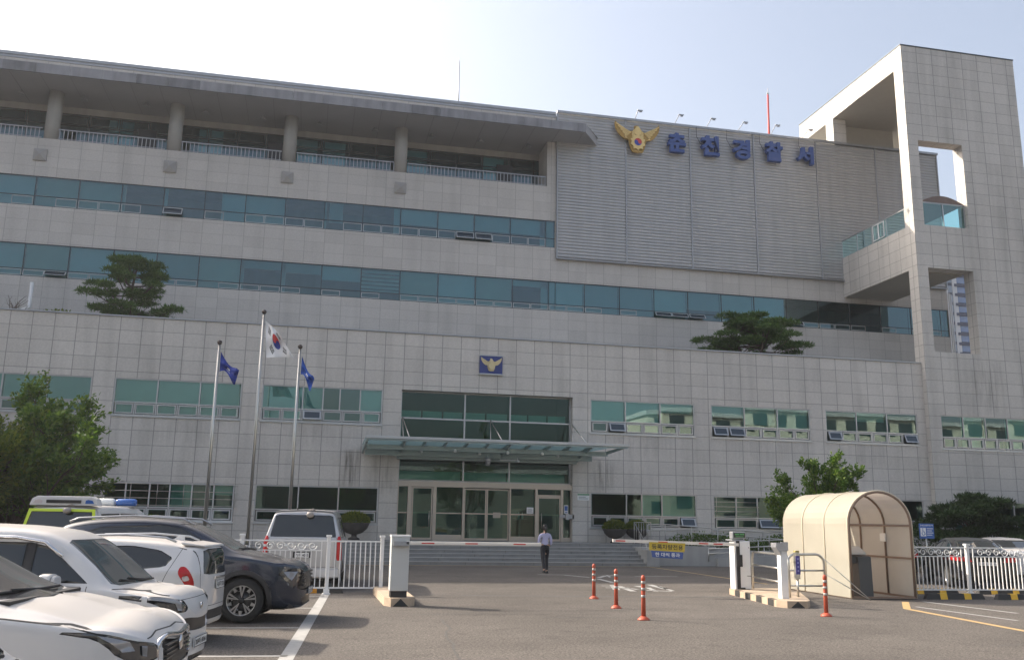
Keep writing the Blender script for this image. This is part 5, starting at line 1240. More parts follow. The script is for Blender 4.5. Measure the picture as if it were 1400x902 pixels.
for k in range(3):
    b = MB(); s0, s1 = Ld*k/3+.01, Ld*(k+1)/3-.01
    for p, q in zip(ar_[:-1], ar_[1:]): b.face([bpnt(p,s0),bpnt(q,s0),bpnt(q,s1),bpnt(p,s1)], sm=True)
    tpart(bt, b, 'cream_panel', CREAM, fixn=False)
for k in range(4):
    b = MB(); s = Ld*k/3; i_ = arch(.03); b.tube([bpnt(p, s) for p in i_], .032 if k in (0,) else .026, 6); tpart(bt, b, 'arch_frame', BRN)
    if k in (1, 2, 0):
        b = MB(); b.tube([bpnt(p, s) for p in arch(-.01)], .016, 6); tpart(bt, b, 'outer_bead', mat('bead_cream', (0.66,0.58,0.44), .45))
b = MB()
for z in (1.0, 1.82):
    b.bar(bpnt((.03,z),0), bpnt((.03,z),Ld), .04, .05); b.bar(bpnt((Wd-.03,z),0), bpnt((Wd-.03,z),Ld), .04, .05); b.bar(bpnt((.03,z),Ld-.02), bpnt((Wd-.03,z),Ld-.02), .04, .05)
b.bar(bpnt((0.06,1.83),0), bpnt((Wd-.06,1.83),0), .03, .035)
b.bar(bpnt((0,.04),0), bpnt((Wd,.04),0), .06, .05); b.bar(bpnt((0.03,.04),0), bpnt((0.03,.04),Ld), .04, .06); b.bar(bpnt((Wd-.03,.04),0), bpnt((Wd-.03,.04),Ld), .04, .06)
tpart(bt, b, 'cross_rail', BRN)
b = MB(); b.face([bpnt((.03,.05),Ld-.01),bpnt((Wd-.03,.05),Ld-.01),bpnt((Wd-.03,z1b),Ld-.01),bpnt((Rr,Hb-.02),Ld-.01),bpnt((.03,z1b),Ld-.01)]); tpart(bt, b, 'back_panel', CREAM, fixn=False)
b = MB(); b.face([bpnt((0,.02),-.05),bpnt((Wd,.02),-.05),bpnt((Wd,.02),Ld),bpnt((0,.02),Ld)]); tpart(bt, b, 'floor', CONC, fixn=False)
b = MB(); c = Vector(bpnt((Wd-.06,1.45),1.2)); b.box(c.x-.05,c.x,c.y-.12,c.y+.12,1.4,1.62); tpart(bt, b, 'socket_box', PAPER, bevel=.02)
# kiosk inside
kd = thing('payment_kiosk', 'dark grey payment kiosk with a tilted pale screen inside the arched booth', 'kiosk', bpnt((.5,0),.55))
b = MB()
def kp(u, s, z): q = NLp+uw_*u+dl*s; return (q.x, q.y, z)
b.hexa([kp(.42,.30,.03),kp(.78,.30,.03),kp(.78,.75,.03),kp(.42,.75,.03),kp(.42,.33,1.02),kp(.78,.33,1.02),kp(.78,.75,1.12),kp(.42,.75,1.12)])
b.hexa([kp(.10,.4,.86),kp(.415,.4,.86),kp(.415,.75,.86),kp(.10,.75,.86),kp(.10,.4,1.04),kp(.415,.4,1.04),kp(.415,.75,1.12),kp(.10,.75,1.12)])
tpart(kd, b, 'body', mat('kiosk_grey', (0.06,0.065,0.07), .5), bevel=.008)
b = MB(); b.hexa([kp(.22,.28,1.08),kp(.62,.28,1.08),kp(.62,.6,1.24),kp(.22,.6,1.24),kp(.22,.28,1.12),kp(.62,.28,1.12),kp(.62,.6,1.28),kp(.22,.6,1.28)]); tpart(kd, b, 'screen', mat('kiosk_screen', (0.42,0.42,0.40), .3))
b = MB(); b.bar(kp(.13,.42,.06), kp(.13,.42,.86), .03); b.bar(kp(.2,.42,.06), kp(.28,.42,.86), .03); b.bar(kp(.13,.7,.06), kp(.13,.7,.86), .03); tpart(kd, b, 'leg_frame', BRN)

# accessible parking sign
sg = thing('parking_sign', 'blue wheelchair parking sign on a thin post before the dark pines', 'sign', (22.0, 30.0, 0))
b = MB(); b.tube([(22.03,30.03,0),(22.03,30.03,1.9)], .025, 8); tpart(sg, b, 'post', STEEL)
b = MB(); b.box(21.74, 22.33, 29.97, 30.0, 1.42, 1.95); tpart(sg, b, 'board', SBLUE)
b = MB(); b.box(21.77, 21.99, 29.962, 29.969, 1.50, 1.80); tpart(sg, b, 'white_panel', PAPER)
b = MB(); wx, wz = 21.88, 1.60
pts = [(wx+.06*math.cos(a), 29.957, wz+.06*math.sin(a)) for a in np.linspace(math.pi*.75, math.pi*2.0, 14)]; b.tube(pts, .011, 5)
b.tube([(wx-.02,29.957,wz+.14),(wx-.015,29.957,wz+.06),(wx+.05,29.957,wz+.055),(wx+.07,29.957,wz-.04)], .013, 5); b.lathe([(0,-.004),(.018,-.004),(.018,.004)], (wx-.02,29.957,wz+.17), 10, axis='y'); tpart(sg, b, 'wheelchair_symbol', SBLUE)
b = MB(); put_text(b, '장애인전용주차구역', 22.03, 29.964, 1.885, w=.52, h=.06, bold=.01)
for k in range(4): b.box(22.03, 22.03+.26-.05*(k%2), 29.963, 29.968, 1.76-.075*k, 1.785-.075*k)
tpart(sg, b, 'lettering', PAPER, fixn=False)
# wheel stops under the right fence
WS = mat('rubber_black', (0.035,0.035,0.035), .8, var=.2)
for i, (x, y, lab) in enumerate(((16.95,23.1,'black and yellow wheel stop behind the fence, left of the two behind cars'),(19.2,23.0,'black and yellow wheel stop behind the fence at the right edge'),(16.35,21.35,'black and yellow wheel stop in front of the right fence, nearer the booth'),(18.3,21.2,'black and yellow wheel stop in front of the right fence, toward the photo edge'))):
    t = thing('wheel_stop', lab, 'wheel stop', (x, y, 0), 0, 'wheel stops by the right fence'); b = MB()
    b.hexa([(-.85,-.08,0),(.85,-.08,0),(.85,.08,0),(-.85,.08,0),(-.8,-.05,.14),(.8,-.05,.14),(.8,.05,.14),(-.8,.05,.14)]); b.build('body', WS, t)
    b = MB()
    for xx in (-.45, .25): b.hexa([(xx,-.083,.003),(xx+.2,-.083,.003),(xx+.2,.083,.003),(xx,.083,.003),(xx,-.053,.143),(xx+.2,-.053,.143),(xx+.2,.053,.143),(xx,.053,.143)])
    b.build('yellow_block', YEL, t)
t = thing('wheel_stop', 'wheel stop with orange end just behind the left fence under the silver van', 'wheel stop', (.15, 23.4, 0)); b = MB(); b.hexa([(-.85,-.08,0),(.85,-.08,0),(.85,.08,0),(-.85,.08,0),(-.8,-.05,.12),(.8,-.05,.12),(.8,.05,.12),(-.8,.05,.12)]); b.build('body', WS, t)
b = MB(); b.box(-.05,.22,-.085,.085,.003,.125); b.build('orange_block', mat('stop_orange', (0.55,0.25,0.02), .6), t)

# far apartment tower seen through the corner tower
AB = thing('apartment_tower', 'distant dark blue apartment tower with white stripes seen through the tower opening', 'building', (118, 155, 0))
x0, _ = PY(1288, 440, 150); x1, _ = PY(1340, 440, 150); ztop = PY(1310, 352, 150)[1]
AW = mat('apartment_navy', (0.025,0.035,0.075), .7, var=.1); AWW = mat('apartment_white', (0.55,0.56,0.58), .7); AWG = mat('apartment_window', (0.10,0.16,0.32), .1, spec=.8)
b = MB(); b.box(x0-2, x1+4, 150, 162, 0, ztop); tpart(AB, b, 'wall', AW)
b = MB()
for px in (1296, 1305.5): xx = PY(px, 440, 150)[0]; b.box(xx, xx+(.45 if px < 1300 else .95), 149.8, 149.99, 0, ztop+1)
tpart(AB, b, 'white_stripe', AWW)
zf = 2.0
wl = MB(); wr = MB(); bl_ = MB()
while zf < ztop-2:
    xa_ = PY(1309, 440, 150)[0]; wl.box(xa_, xa_+2.7, 149.9, 149.98, zf+.4, zf+1.9); bl_.box(xa_-.2, xa_+3.2, 149.6, 149.88, zf-.3, zf+.2); xa_ = PY(1298.3, 440, 150)[0]; wr.box(xa_, xa_+1.1, 149.9, 149.98, zf+.4, zf+1.7); zf += 1.93
tpart(AB, wl, 'window_column', AWG); tpart(AB, wr, 'window_column', mat('apartment_window_pale', (0.2,0.25,0.32), .3)); tpart(AB, bl_, 'balcony_band', mat('apartment_grey', (0.05,0.06,0.11), .7))

# buildings across the street, behind the camera: the glass reflects them
def far_block(label, x0, x1, y0, y1, h, m, nfl, sgn=None):
    t = thing('street_building', label, 'building', ((x0+x1)/2, y1, 0)); b = MB(); b.box(x0, x1, y0, y1, 0, h); tpart(t, b, 'wall', m)
    w = MB(); n = int((x1-x0)/3.4)
    for f_ in range(nfl):
        for k in range(n): xx = x0+.9+(x1-x0-1.2)*k/n; zz = 1.2+f_*(h/nfl); w.box(xx, xx+1.9, y1+.003, y1+.06, zz, zz+1.5)
    tpart(t, w, 'window_rows', mat('far_window', (0.05,0.08,0.09), .15, spec=.8)); b = MB(); b.box(x0-.3, x1+.3, y0, y1+.4, h, h+.5); tpart(t, b, 'cornice', AWW); return t
far_block('beige stucco block across the street, reflected in the right windows', 42, 100, -34, -22, 15.5, mat('stucco_beige', (0.72,0.68,0.58), .8, var=.05), 5)
mb_ = far_block('pale block across the street, reflected in the left windows', -24, -6, -30, -20, 12, mat('stucco_grey', (0.42,0.43,0.42), .8, var=.05), 4)
far_block('low white block across the street, reflected in the entrance glass', 8, 34, -30, -22, 7.5, mat('stucco_white', (0.3,0.32,0.29), .8, var=.05), 2)
broad_tree('street_tree', 'street tree behind the photographer, reflected in the entrance glass', 'tree', (16.5, -12, 0), 11, 5.5, 2.2, nl=10, leaf=.28, per=14, seed=71, tr=.16, sub=8, twig=6)
broad_tree('street_tree', 'street tree behind the photographer near the parked cars', 'tree', (3.5, -11, 0), 9.5, 5, 2.2, nl=10, leaf=.28, per=14, seed=72, tr=.16, sub=8, twig=6)
# ================================================================== PERSON
def make_person():
    t = thing('person', 'person in pale lilac shirt and black trousers walking toward the steps, seen from behind', 'person', (8.42, 32.6, 0), R(4))
    SKIN = mat('skin', (0.45,0.28,0.20), .6); SH = mat('shirt_lilac', (0.44,0.43,0.60), .8, var=.08, vscale=10); TR = mat('trousers_black', (0.015,0.015,0.02), .8); HR = mat('hair_black', (0.012,0.010,0.010), .5); SHOE = mat('shoe_black', (0.02,0.02,0.02), .5)
    def skin(name, V, E, Rd, m, parent, lv=2, root=0):
        me = bpy.data.meshes.new(name); me.from_pydata(V, E, []); o = bpy.data.objects.new(name, me); COL.objects.link(o)
        md = o.modifiers.new('skin', 'SKIN'); sub = o.modifiers.new('sub', 'SUBSURF'); sub.levels = sub.render_levels = lv
        for i, r_ in enumerate(Rd): me.skin_vertices[0].data[i].radius = (r_ if isinstance(r_, tuple) else (r_, r_))
        me.skin_vertices[0].data[root].use_root = True
        me.materials.append(m); o.parent = parent; return o
    # body: skin coloured continuous figure; y+ is the walking direction
    V = [(0,0,.93),(0,.0,1.08),(0,.0,1.24),(0,-.01,1.36),(0,.02,1.42),(0,.03,1.52),
         (.085,0,.90),(.10,.10,.52),(.095,.06,.09),(.095,.17,.04),
         (-.085,0,.90),(-.08,-.02,.50),(-.08,-.17,.12),(-.08,-.09,.04),
         (.17,-.01,1.335),(.225,-.03,1.09),(.20,.12,.93),(.19,.19,.90),(-.17,-.01,1.335),(-.23,.0,1.09),(-.20,.14,.97),(-.19,.21,.95)]
    E = [(0,1),(1,2),(2,3),(3,4),(4,5),(0,6),(6,7),(7,8),(8,9),(0,10),(10,11),(11,12),(12,13),(3,14),(14,15),(15,16),(16,17),(3,18),(18,19),(19,20),(20,21)]
    Rd = [(.125,.095),(.11,.08),(.125,.085),(.10,.075),.045,.05,.085,.058,.035,.03,.085,.058,.035,.03,.05,.036,.026,.028,.05,.036,.026,.028]
    body = skin('body', V, E, Rd, SKIN, t)
    # head
    h = MB(); h.lathe([(0,-.115),(.045,-.105),(.068,-.06),(.076,0),(.074,.05),(.055,.095),(.0,.115)], (0,.035,1.575), 20); hd = h.build('head', SKIN, t)
    f = MB(); f.prism([(-.012,0),(.012,0),(.004,.03)], (0,.125,1.56), (1,0,0), (0,0,1), -.02)
    for sx in (-1,1): f.lathe([(0,-.006),(.010,0),(0,.006)], (sx*.028,.104,1.59), 8, axis='y'); f.lathe([(0,-.012),(.012,0),(0,.012)], (sx*.078,.03,1.575), 8, axis='x')
    f.box(-.02,.02,.098,.104,1.525,1.532); f.build('face', SKIN, hd)
    hr = MB(); hr.lathe([(0,.125),(.06,.105),(.084,.05),(.087,-.01),(.082,-.06),(.05,-.09),(0,-.09)], (0,.01,1.582), 18); hr.tube([(0,-.07,1.60),(0,-.105,1.55),(0,-.10,1.47),(0,-.085,1.38)], [.03,.038,.034,.014], 10); hr.build('hair', HR, t)
    # trousers
    V = [(0,0,.95),(.085,0,.88),(.105,.06,.70),(.10,.10,.52),(.097,.075,.30),(.095,.055,.10),(-.085,0,.88),(-.085,-.01,.70),(-.08,-.02,.50),(-.08,-.10,.30),(-.08,-.165,.14),(0,-.0,1.02)]
    skin('trousers', V, [(0,1),(1,2),(2,3),(3,4),(4,5),(0,6),(6,7),(7,8),(8,9),(9,10),(0,11)], [(.13,.105),.098,.082,.068,.058,.052,.098,.082,.068,.056,.05,(.125,.09)], TR, t)
    # shirt
    V = [(0,0,.94),(0,0,1.08),(0,.0,1.23),(0,-.01,1.345),(0,.0,1.40),(.165,-.01,1.33),(.215,-.025,1.18),(.225,-.03,1.06),(.215,.05,.985),(-.165,-.01,1.33),(-.22,-.01,1.18),(-.23,.0,1.06),(-.215,.07,1.0)]
    skin('shirt', V, [(0,1),(1,2),(2,3),(3,4),(3,5),(5,6),(6,7),(7,8),(3,9),(9,10),(10,11),(11,12)], [(.150,.115),(.132,.10),(.142,.105),(.115,.09),.06,.068,.058,.050,.042,.068,.058,.050,.042], SH, t)
    for (x, y, z, a) in ((.095,.10,.0,0),(-.08,-.13,.03,.5)):
        s = MB(); s.hexa([(x-.04,y-.11,z),(x+.04,y-.11,z),(x+.035,y+.13,z),(x-.035,y+.13,z),(x-.035,y-.10,z+.08+a*.02),(x+.035,y-.10,z+.08+a*.02),(x+.028,y+.11,z+.04),(x-.028,y+.11,z+.04)]); s.build('shoe', SHOE, t, bevel=.015)
    # hands
    for sx, hy in ((1,.19),(-1,.21)):
        hx = sx*.19; hz = .90 if sx > 0 else .95
        V = [(hx,hy-.03,hz+.01),(hx,hy+.03,hz)]; E = [(0,1)]; Rd = [(.026,.016),(.03,.014)]
        for k, (dx, ln) in enumerate(((-.022,.055),(-.008,.065),(.008,.062),(.021,.05))):
            n0 = len(V); V += [(hx+dx,hy+.05,hz-.002),(hx+dx,hy+.05+ln*.5,hz-.012),(hx+dx,hy+.04+ln*.8,hz-.035)]; E += [(1,n0),(n0,n0+1),(n0+1,n0+2)]; Rd += [.009,.0085,.007]
        n0 = len(V); V += [(hx-sx*.03,hy,hz),(hx-sx*.045,hy+.035,hz-.015)]; E += [(0,n0),(n0,n0+1)]; Rd += [.011,.009]
        skin('hand', V, E, Rd, SKIN, t, 1)
    return t
make_person()
# ================================================================== CARS
def pchip(keys):
    xs = np.array([k[0] for k in keys], float); ys = np.array([k[1] for k in keys], float)
    o = np.argsort(xs); xs, ys = xs[o], ys[o]; h = np.diff(xs); d = np.diff(ys)/h; m = np.zeros(len(xs))
    for i in range(1, len(xs)-1):
        if d[i-1]*d[i] > 0: w1, w2 = 2*h[i]+h[i-1], h[i]+2*h[i-1]; m[i] = (w1+w2)/(w1/d[i-1]+w2/d[i])
    m[0], m[-1] = d[0], d[-1]
    def f(x):
        x = np.clip(x, xs[0], xs[-1]); i = int(min(max(np.searchsorted(xs, x)-1, 0), len(xs)-2)); t = (x-xs[i])/h[i]
        return (1+2*t)*(1-t)**2*ys[i]+t*(1-t)**2*h[i]*m[i]+t*t*(3-2*t)*ys[i+1]+t*t*(t-1)*h[i]*m[i+1]
    return f
def inpoly(p, poly):
    x, y = p; c = False; n = len(poly); j = n-1
    for i in range(n):
        xi, yi = poly[i]; xj, yj = poly[j]
        if (yi > y) != (yj > y) and x < (xj-xi)*(y-yi)/(yj-yi)+xi: c = not c
        j = i
    return c
def chaik(poly, n=2, r=.22):
    for _ in range(n):
        q = []
        for i in range(len(poly)):
            a, b = poly[i], poly[(i+1) % len(poly)]; q += [(a[0]+(b[0]-a[0])*r, a[1]+(b[1]-a[1])*r), (a[0]+(b[0]-a[0])*(1-r), a[1]+(b[1]-a[1])*(1-r))]
        poly = q
    return poly
AX = {'side': (0, 2, 1), 'front': (1, 2, 0), 'rear': (1, 2, 0), 'top': (0, 1, 2)}
def car_shell(S):
    """lofted body: x forward with the nose at 0, y left, z up; the features are cut exactly into the shell"""
    L = S['L']; F = {k: pchip(S[k]) for k in ('top', 'belt', 'bot', 'W', 'Wt')}
    rt = pchip(S.get('rt', [(-L, .05), (0, .03)]))
    nb, rb = S.get('nose_b', .22), S.get('tail_b', .12)
    x0, x1 = -L+rb, -nb
    st = list(np.linspace(x0, x1, 84))
    def section(x):
        W, Wt, zt, zb, zl = F['W'](x), F['Wt'](x), F['top'](x), F['bot'](x), F['belt'](x); zl = min(zl, zt-.025); r_ = rt(x); tuck = S.get('tuck', .035)
        Wb = W-S.get('shoulder', .015)
        C = [(0, zb), (W-.20, zb), (W-.045, zb+.07), (W-.008, zb+.20), (W, zb+(zl-zb)*.62), (Wb, zl-.015), (min(Wb-tuck*.4, Wb), zl+.01), (min(Wt, Wb-tuck*.5), zt-r_), (min(Wt, Wb-tuck*.5)-.09, zt-r_*.25), ((min(Wt, Wb))*.5, zt+.0), (0, zt+S.get('crown', .012))]
        cnt = [4, 4, 3, 6, 5, 2, 9, 3, 4, 5]; P = []
        for i, c in enumerate(cnt):
            for k in range(c): t = k/c; P.append((C[i][0]*(1-t)+C[i+1][0]*t, C[i][1]*(1-t)+C[i+1][1]*t))
        P.append(C[-1]); P = np.array(P)
        for _ in range(1):
            Q = P.copy(); Q[1:-1] = .25*P[:-2]+.5*P[1:-1]+.25*P[2:]; P = Q
        return P
    secs = [(x, section(x)) for x in st]
    def cap(xs, dirn, bl, ny, nz, zf, K=12):
        out = []; P = section(xs); zc = P[:, 1].min()*(1-zf)+P[:, 1].max()*zf
        for k in range(1, K+1):
            t = math.sin(k/K*math.pi/2)*.985 if k < K else 1.0
            sy = (1-t**ny)**(1/ny) if t < 1 else 0.0; sz = (1-t**nz)**(1/nz) if t < 1 else 0.0
            sy = max(sy, .0); Q = P.copy(); Q[:, 0] *= sy; szb = (1-t**6)**(1/6) if t < 1 else 0.0; Q[:, 1] = np.where(Q[:, 1] > zc, zc+(Q[:, 1]-zc)*sz, zc+(Q[:, 1]-zc)*szb); out.append((xs+dirn*bl*t, Q))
        return out
    tail = cap(x0, -1, rb, S.get('tail_n', 5), S.get('tail_nz', 6), S.get('tail_z', .5)); nose = cap(x1, 1, nb, S.get('nose_n', 2.6), S.get('nose_nz', 3.6), S.get('nose_z', .5))
    rows = tail[::-1]+secs+nose
    rows = rows[1:-1]
    bm = bmesh.new(); V = []
    for x, P in rows:
        xx = x
        ring = [bm.verts.new((xx+S['rake'](y, z, x) if 'rake' in S else xx, y, z)) for y, z in P]
        left = [bm.verts.new((xx+S['rake'](y, z, x) if 'rake' in S else xx, -y, z)) for y, z in P[1:-1]]
        V.append(ring+left[::-1])
    n = len(V[0])
    for i in range(len(V)-1):
        for k in range(n): bm.faces.new((V[i][k], V[i][(k+1) % n], V[i+1][(k+1) % n], V[i+1][k]))
    bm.faces.new(V[0]); bm.faces.new(V[-1][::-1])
    bmesh.ops.recalc_face_normals(bm, faces=bm.faces); bm.normal_update()
    lay = bm.faces.layers.int.new('part')
    feats = S['features']
    def ok(f, ft):
        nn = f.normal; v = ft['view']
        if f[lay] != 0 and not ft.get('over'): pass
        if v == 'side' and abs(nn.y) < ft.get('nmin', .30): return False
        if v == 'front' and nn.x < ft.get('nmin', .12): return False
        if v == 'rear' and nn.x > -ft.get('nmin', .12): return False
        if v == 'top' and nn.z < .3: return False
        xr = ft.get('xr')
        if xr:
            cx = f.calc_center_median().x
            if not (xr[0] <= cx <= xr[1]): return False
        yr = ft.get('ys')
        if yr and f.calc_center_median().y*yr < 0: return False
        return True
    for fi, ft in enumerate(feats):
        a, b, c = AX[ft['view']]; polys = [ft['poly']]
        if ft.get('mirror'): polys.append([(-p[0], p[1]) for p in ft['poly']])
        for poly in polys:
            mnx, mxx = min(p[0] for p in poly), max(p[0] for p in poly); mny, mxy = min(p[1] for p in poly), max(p[1] for p in poly)
            def cand(seg=None):
                out = []
                for f in bm.faces:
                    if not ok(f, ft): continue
                    q = [v.co for v in f.verts]; us = [v[a] for v in q]; vs = [v[b] for v in q]
                    if max(us) < mnx or min(us) > mxx or max(vs) < mny or min(vs) > mxy: continue
                    if seg and (max(us) < min(seg[0][0], seg[1][0])-1e-4 or min(us) > max(seg[0][0], seg[1][0])+1e-4 or max(vs) < min(seg[0][1], seg[1][1])-1e-4 or min(vs) > max(seg[0][1], seg[1][1])+1e-4): continue
                    out.append(f)
                return out
            base = set(cand())
            for i in range(len(poly)):
                p, q = poly[i], poly[(i+1) % len(poly)]
                if math.hypot(q[0]-p[0], q[1]-p[1]) < 1e-5: continue
                fs = []
                for f in base:
                    if not f.is_valid: continue
                    us = [v.co[a] for v in f.verts]; vs = [v.co[b] for v in f.verts]
                    if max(us) < min(p[0], q[0])-1e-4 or min(us) > max(p[0], q[0])+1e-4 or max(vs) < min(p[1], q[1])-1e-4 or min(vs) > max(p[1], q[1])+1e-4: continue
                    fs.append(f)
                if not fs: continue
                co = Vector((0,0,0)); co[a] = p[0]; co[b] = p[1]; no = Vector((0,0,0)); no[a] = -(q[1]-p[1]); no[b] = q[0]-p[0]; no.normalize()
                es = set(e for f in fs for e in f.edges); vs_ = set(v for f in fs for v in f.verts)
                r_ = bmesh.ops.bisect_plane(bm, geom=fs+list(es)+list(vs_), plane_co=co, plane_no=no, dist=1e-6)
                for g_ in r_['geom']:
                    if isinstance(g_, bmesh.types.BMFace): base.add(g_)
            bm.normal_update()
            for f in base:
                if not f.is_valid: continue
                m_ = f.calc_center_median()
                if inpoly((m_[a], m_[b]), poly) and ok(f, ft): f[lay] = fi+1
    return bm, lay, rows
def extract(bm, lay, S, root, paint):
    feats = S['features']; objs = {}
    bm.normal_update()
    body_mats = [paint, GAP]
    parts = {}
    for f in bm.faces:
        k = f[lay]
        if k: parts.setdefault(k, []).append(f)
    body = None; dele = []
    made = []
    for k, fs in parts.items():
        ft = feats[k-1]
        if ft.get('line'):
            for f in fs: f.material_index = 1
            continue
        dele += fs
        if ft.get('hole'): continue
        groups = [fs]
        if ft.get('split'): groups = [[f for f in fs if f.calc_center_median().y > 0], [f for f in fs if f.calc_center_median().y <= 0]]
        for g_ in groups:
            if not g_: continue
            vs = {}; nv = []; fl = []; ins = ft.get('inset', .006)
            gset = set(g_)
            for f in g_:
                for v in f.verts:
                    if v not in vs:
                        nn = Vector((0,0,0))
                        for q in v.link_faces: nn += q.normal*(1 if q in gset else .3)
                        nn.normalize(); vs[v] = len(nv); nv.append(tuple(v.co-nn*ins))
                fl.append(tuple(vs[v] for v in f.verts))
            sk = []; m0 = len(fl)
            for f in g_:
                for e in f.edges:
                    if not any(o is not f and o in gset for o in e.link_faces):
                        a, b = e.verts; i0 = len(nv); nv.append(tuple(a.co)); nv.append(tuple(b.co)); sk.append((vs[a], vs[b], i0+1, i0))
            me = bpy.data.meshes.new(ft['name']); me.from_pydata(nv, [], fl+sk); me.materials.append(ft['mat']); me.materials.append(ft.get('rim', GAP))
            me.polygons.foreach_set('material_index', [0]*m0+[1]*len(sk)); me.polygons.foreach_set('use_smooth', [True]*m0+[False]*len(sk)); me.update()
            o = bpy.data.objects.new(ft['name'], me); COL.objects.link(o); o.parent = root; made.append((ft, o, np.mean([f.calc_center_median() for f in g_], axis=0)))
    bmesh.ops.delete(bm, geom=[f for f in dele if f.is_valid], context='FACES')
    for f in bm.faces: f.smooth = True
    me = bpy.data.meshes.new('body'); bm.to_mesh(me); bm.free()
    for m_ in body_mats: me.materials.append(m_)
    o = bpy.data.objects.new('body', me); COL.objects.link(o); o.parent = root
    # nested features become children of the nearest part they sit in
    for ft, ob, c in made:
        if ft.get('inside'):
            best = min([(np.linalg.norm(c-c2), o2) for f2, o2, c2 in made if f2['name'] == ft['inside']], key=lambda t: t[0], default=None)
            if best: ob.parent = best[1]
    return o
GAP = mat('panel_gap', (0.012, 0.012, 0.013), .6)
CGLASS = mat('car_glass', (0.012, 0.015, 0.016), .04, spec=.65, coat=.3)
CGLASS2 = mat('car_glass_lighter', (0.045, 0.055, 0.055), .05, spec=.7, coat=.5, var=.5, vscale=1.6)
LAMPC = mat('headlamp_clear', (0.22, 0.22, 0.23), .12, spec=.9, coat=1.0)
LAMPD = mat('headlamp_dark', (0.04, 0.042, 0.045), .10, spec=.9, coat=1.0)
CHROME = mat('chrome', (0.62, 0.62, 0.63), .14, 1.0)
LAMPR = mat('tail_lamp_red', (0.40, 0.008, 0.010), .2, spec=.4, coat=.2)
LAMPW = mat('tail_lamp_clear', (0.55, 0.50, 0.50), .12, spec=.8, coat=.8)
GRIL = mat('grille_black', (0.015, 0.015, 0.016), .4)
WPAINT = mat('car_white', (0.56, 0.56, 0.565), .30, coat=.5, dust=((0.50,0.45,0.40), .6))
DPAINT = mat('car_slate', (0.012, 0.021, 0.042), .22, .3, coat=.7, dust=((0.12,0.105,0.09), .7))
SPAINT = mat('car_silver', (0.42, 0.42, 0.43), .32, .45, coat=.6, dust=((0.42,0.39,0.35), .4))
BPAINT = mat('car_black', (0.010, 0.010, 0.011), .22, .1, coat=.5, dust=((0.05,0.045,0.04), .3))
PLATE = mat('plate_white', (0.66, 0.67, 0.67), .5); PTXT = mat('plate_text', (0.02,0.02,0.025), .6); DISC = mat('brake_disc', (0.12,0.12,0.12), .4, .7); ALLOY = mat('alloy_silver', (0.50,0.50,0.50), .28, .8); ALLOYD = mat('alloy_dark', (0.03,0.03,0.032), .35, .4)

def wheel(root, x, y, r, style, wdt=.21):
    sg = -1 if y < 0 else 1
    t = MB(); yi, yo = -wdt, 0.0; R_ = r
    pr = [(r*.66, yo*sg-.0), (r*.72, (.008)*sg), (r*.90, .004*sg), (r*.975, -.02*sg), (r, -.045*sg), (r, (-wdt+.045)*sg), (r*.97, (-wdt+.01)*sg), (r*.66, -wdt*sg)]
    t.lathe(pr, (0,0,0), 40, axis='y', caps=False); o = t.build('wheel', RUBBER, root, loc=(x, y, r))
    q = MB(); rr = r*.685
    q.lathe([(rr, -.004*sg), (rr-.012, .004*sg), (rr-.022, -.012*sg), (rr-.03, -.10*sg)], (0,0,0), 36, axis='y', caps=False); q.lathe([(0, -.10*sg), (rr, -.10*sg)], (0,0,0), 30, axis='y', mi=1); q.lathe([(0,-.075*sg),(rr*.62,-.075*sg),(rr*.62,-.095*sg)], (0,0,0), 26, axis='y', mi=2)
    def spoke(a, w0, w1, r0, r1, yy=-.012, mi=0, off=0, th=.03):
        ca, sa = math.cos(a), math.sin(a); P = []
        for rad, w in ((r0, w0), (r1, w1)):
            for s in (-1, 1): P.append((rad*ca-(s*w+off)*sa, rad*sa+(s*w+off)*ca))
        A = [(P[0][0], yy*sg, P[0][1]), (P[1][0], yy*sg, P[1][1]), (P[3][0], (yy+.008)*sg, P[3][1]), (P[2][0], (yy+.008)*sg, P[2][1])]; Bq = [(p[0], p[1]-th*sg, p[2]) for p in A]
        q.hexa(Bq+A, mi)
    n = {'five': 5, 'multi': 10, 'hub': 7}.get(style, 5)
    for k in range(n):
        a = 2*math.pi*k/n+.3
        if style == 'five':
            spoke(a, .022, .052, .04, rr-.008, yy=-.022, mi=1)
            spoke(a-.20, .006, .017, .05, rr-.008, yy=-.006, th=.03, off=.012); spoke(a+.20, .006, .017, .05, rr-.008, yy=-.006, th=.03, off=-.012)
            spoke(a+.63, .03, .014, rr*.66, rr-.006, yy=-.010, th=.03); spoke(a+.30, .010, .012, rr*.60, rr*.64, yy=-.010, th=.03)
            # slanted link between spoke pairs
        else: spoke(a, .022, .020, .04, rr-.01)
    q.lathe([(0, .0*sg), (.03, 0), (.055, -.01*sg), (.06, -.05*sg)], (0,0,0), 20, axis='y', mi=0 if style != 'five' else 1)
    q.build('rim', [ALLOY, ALLOYD, DISC], o)
    return o
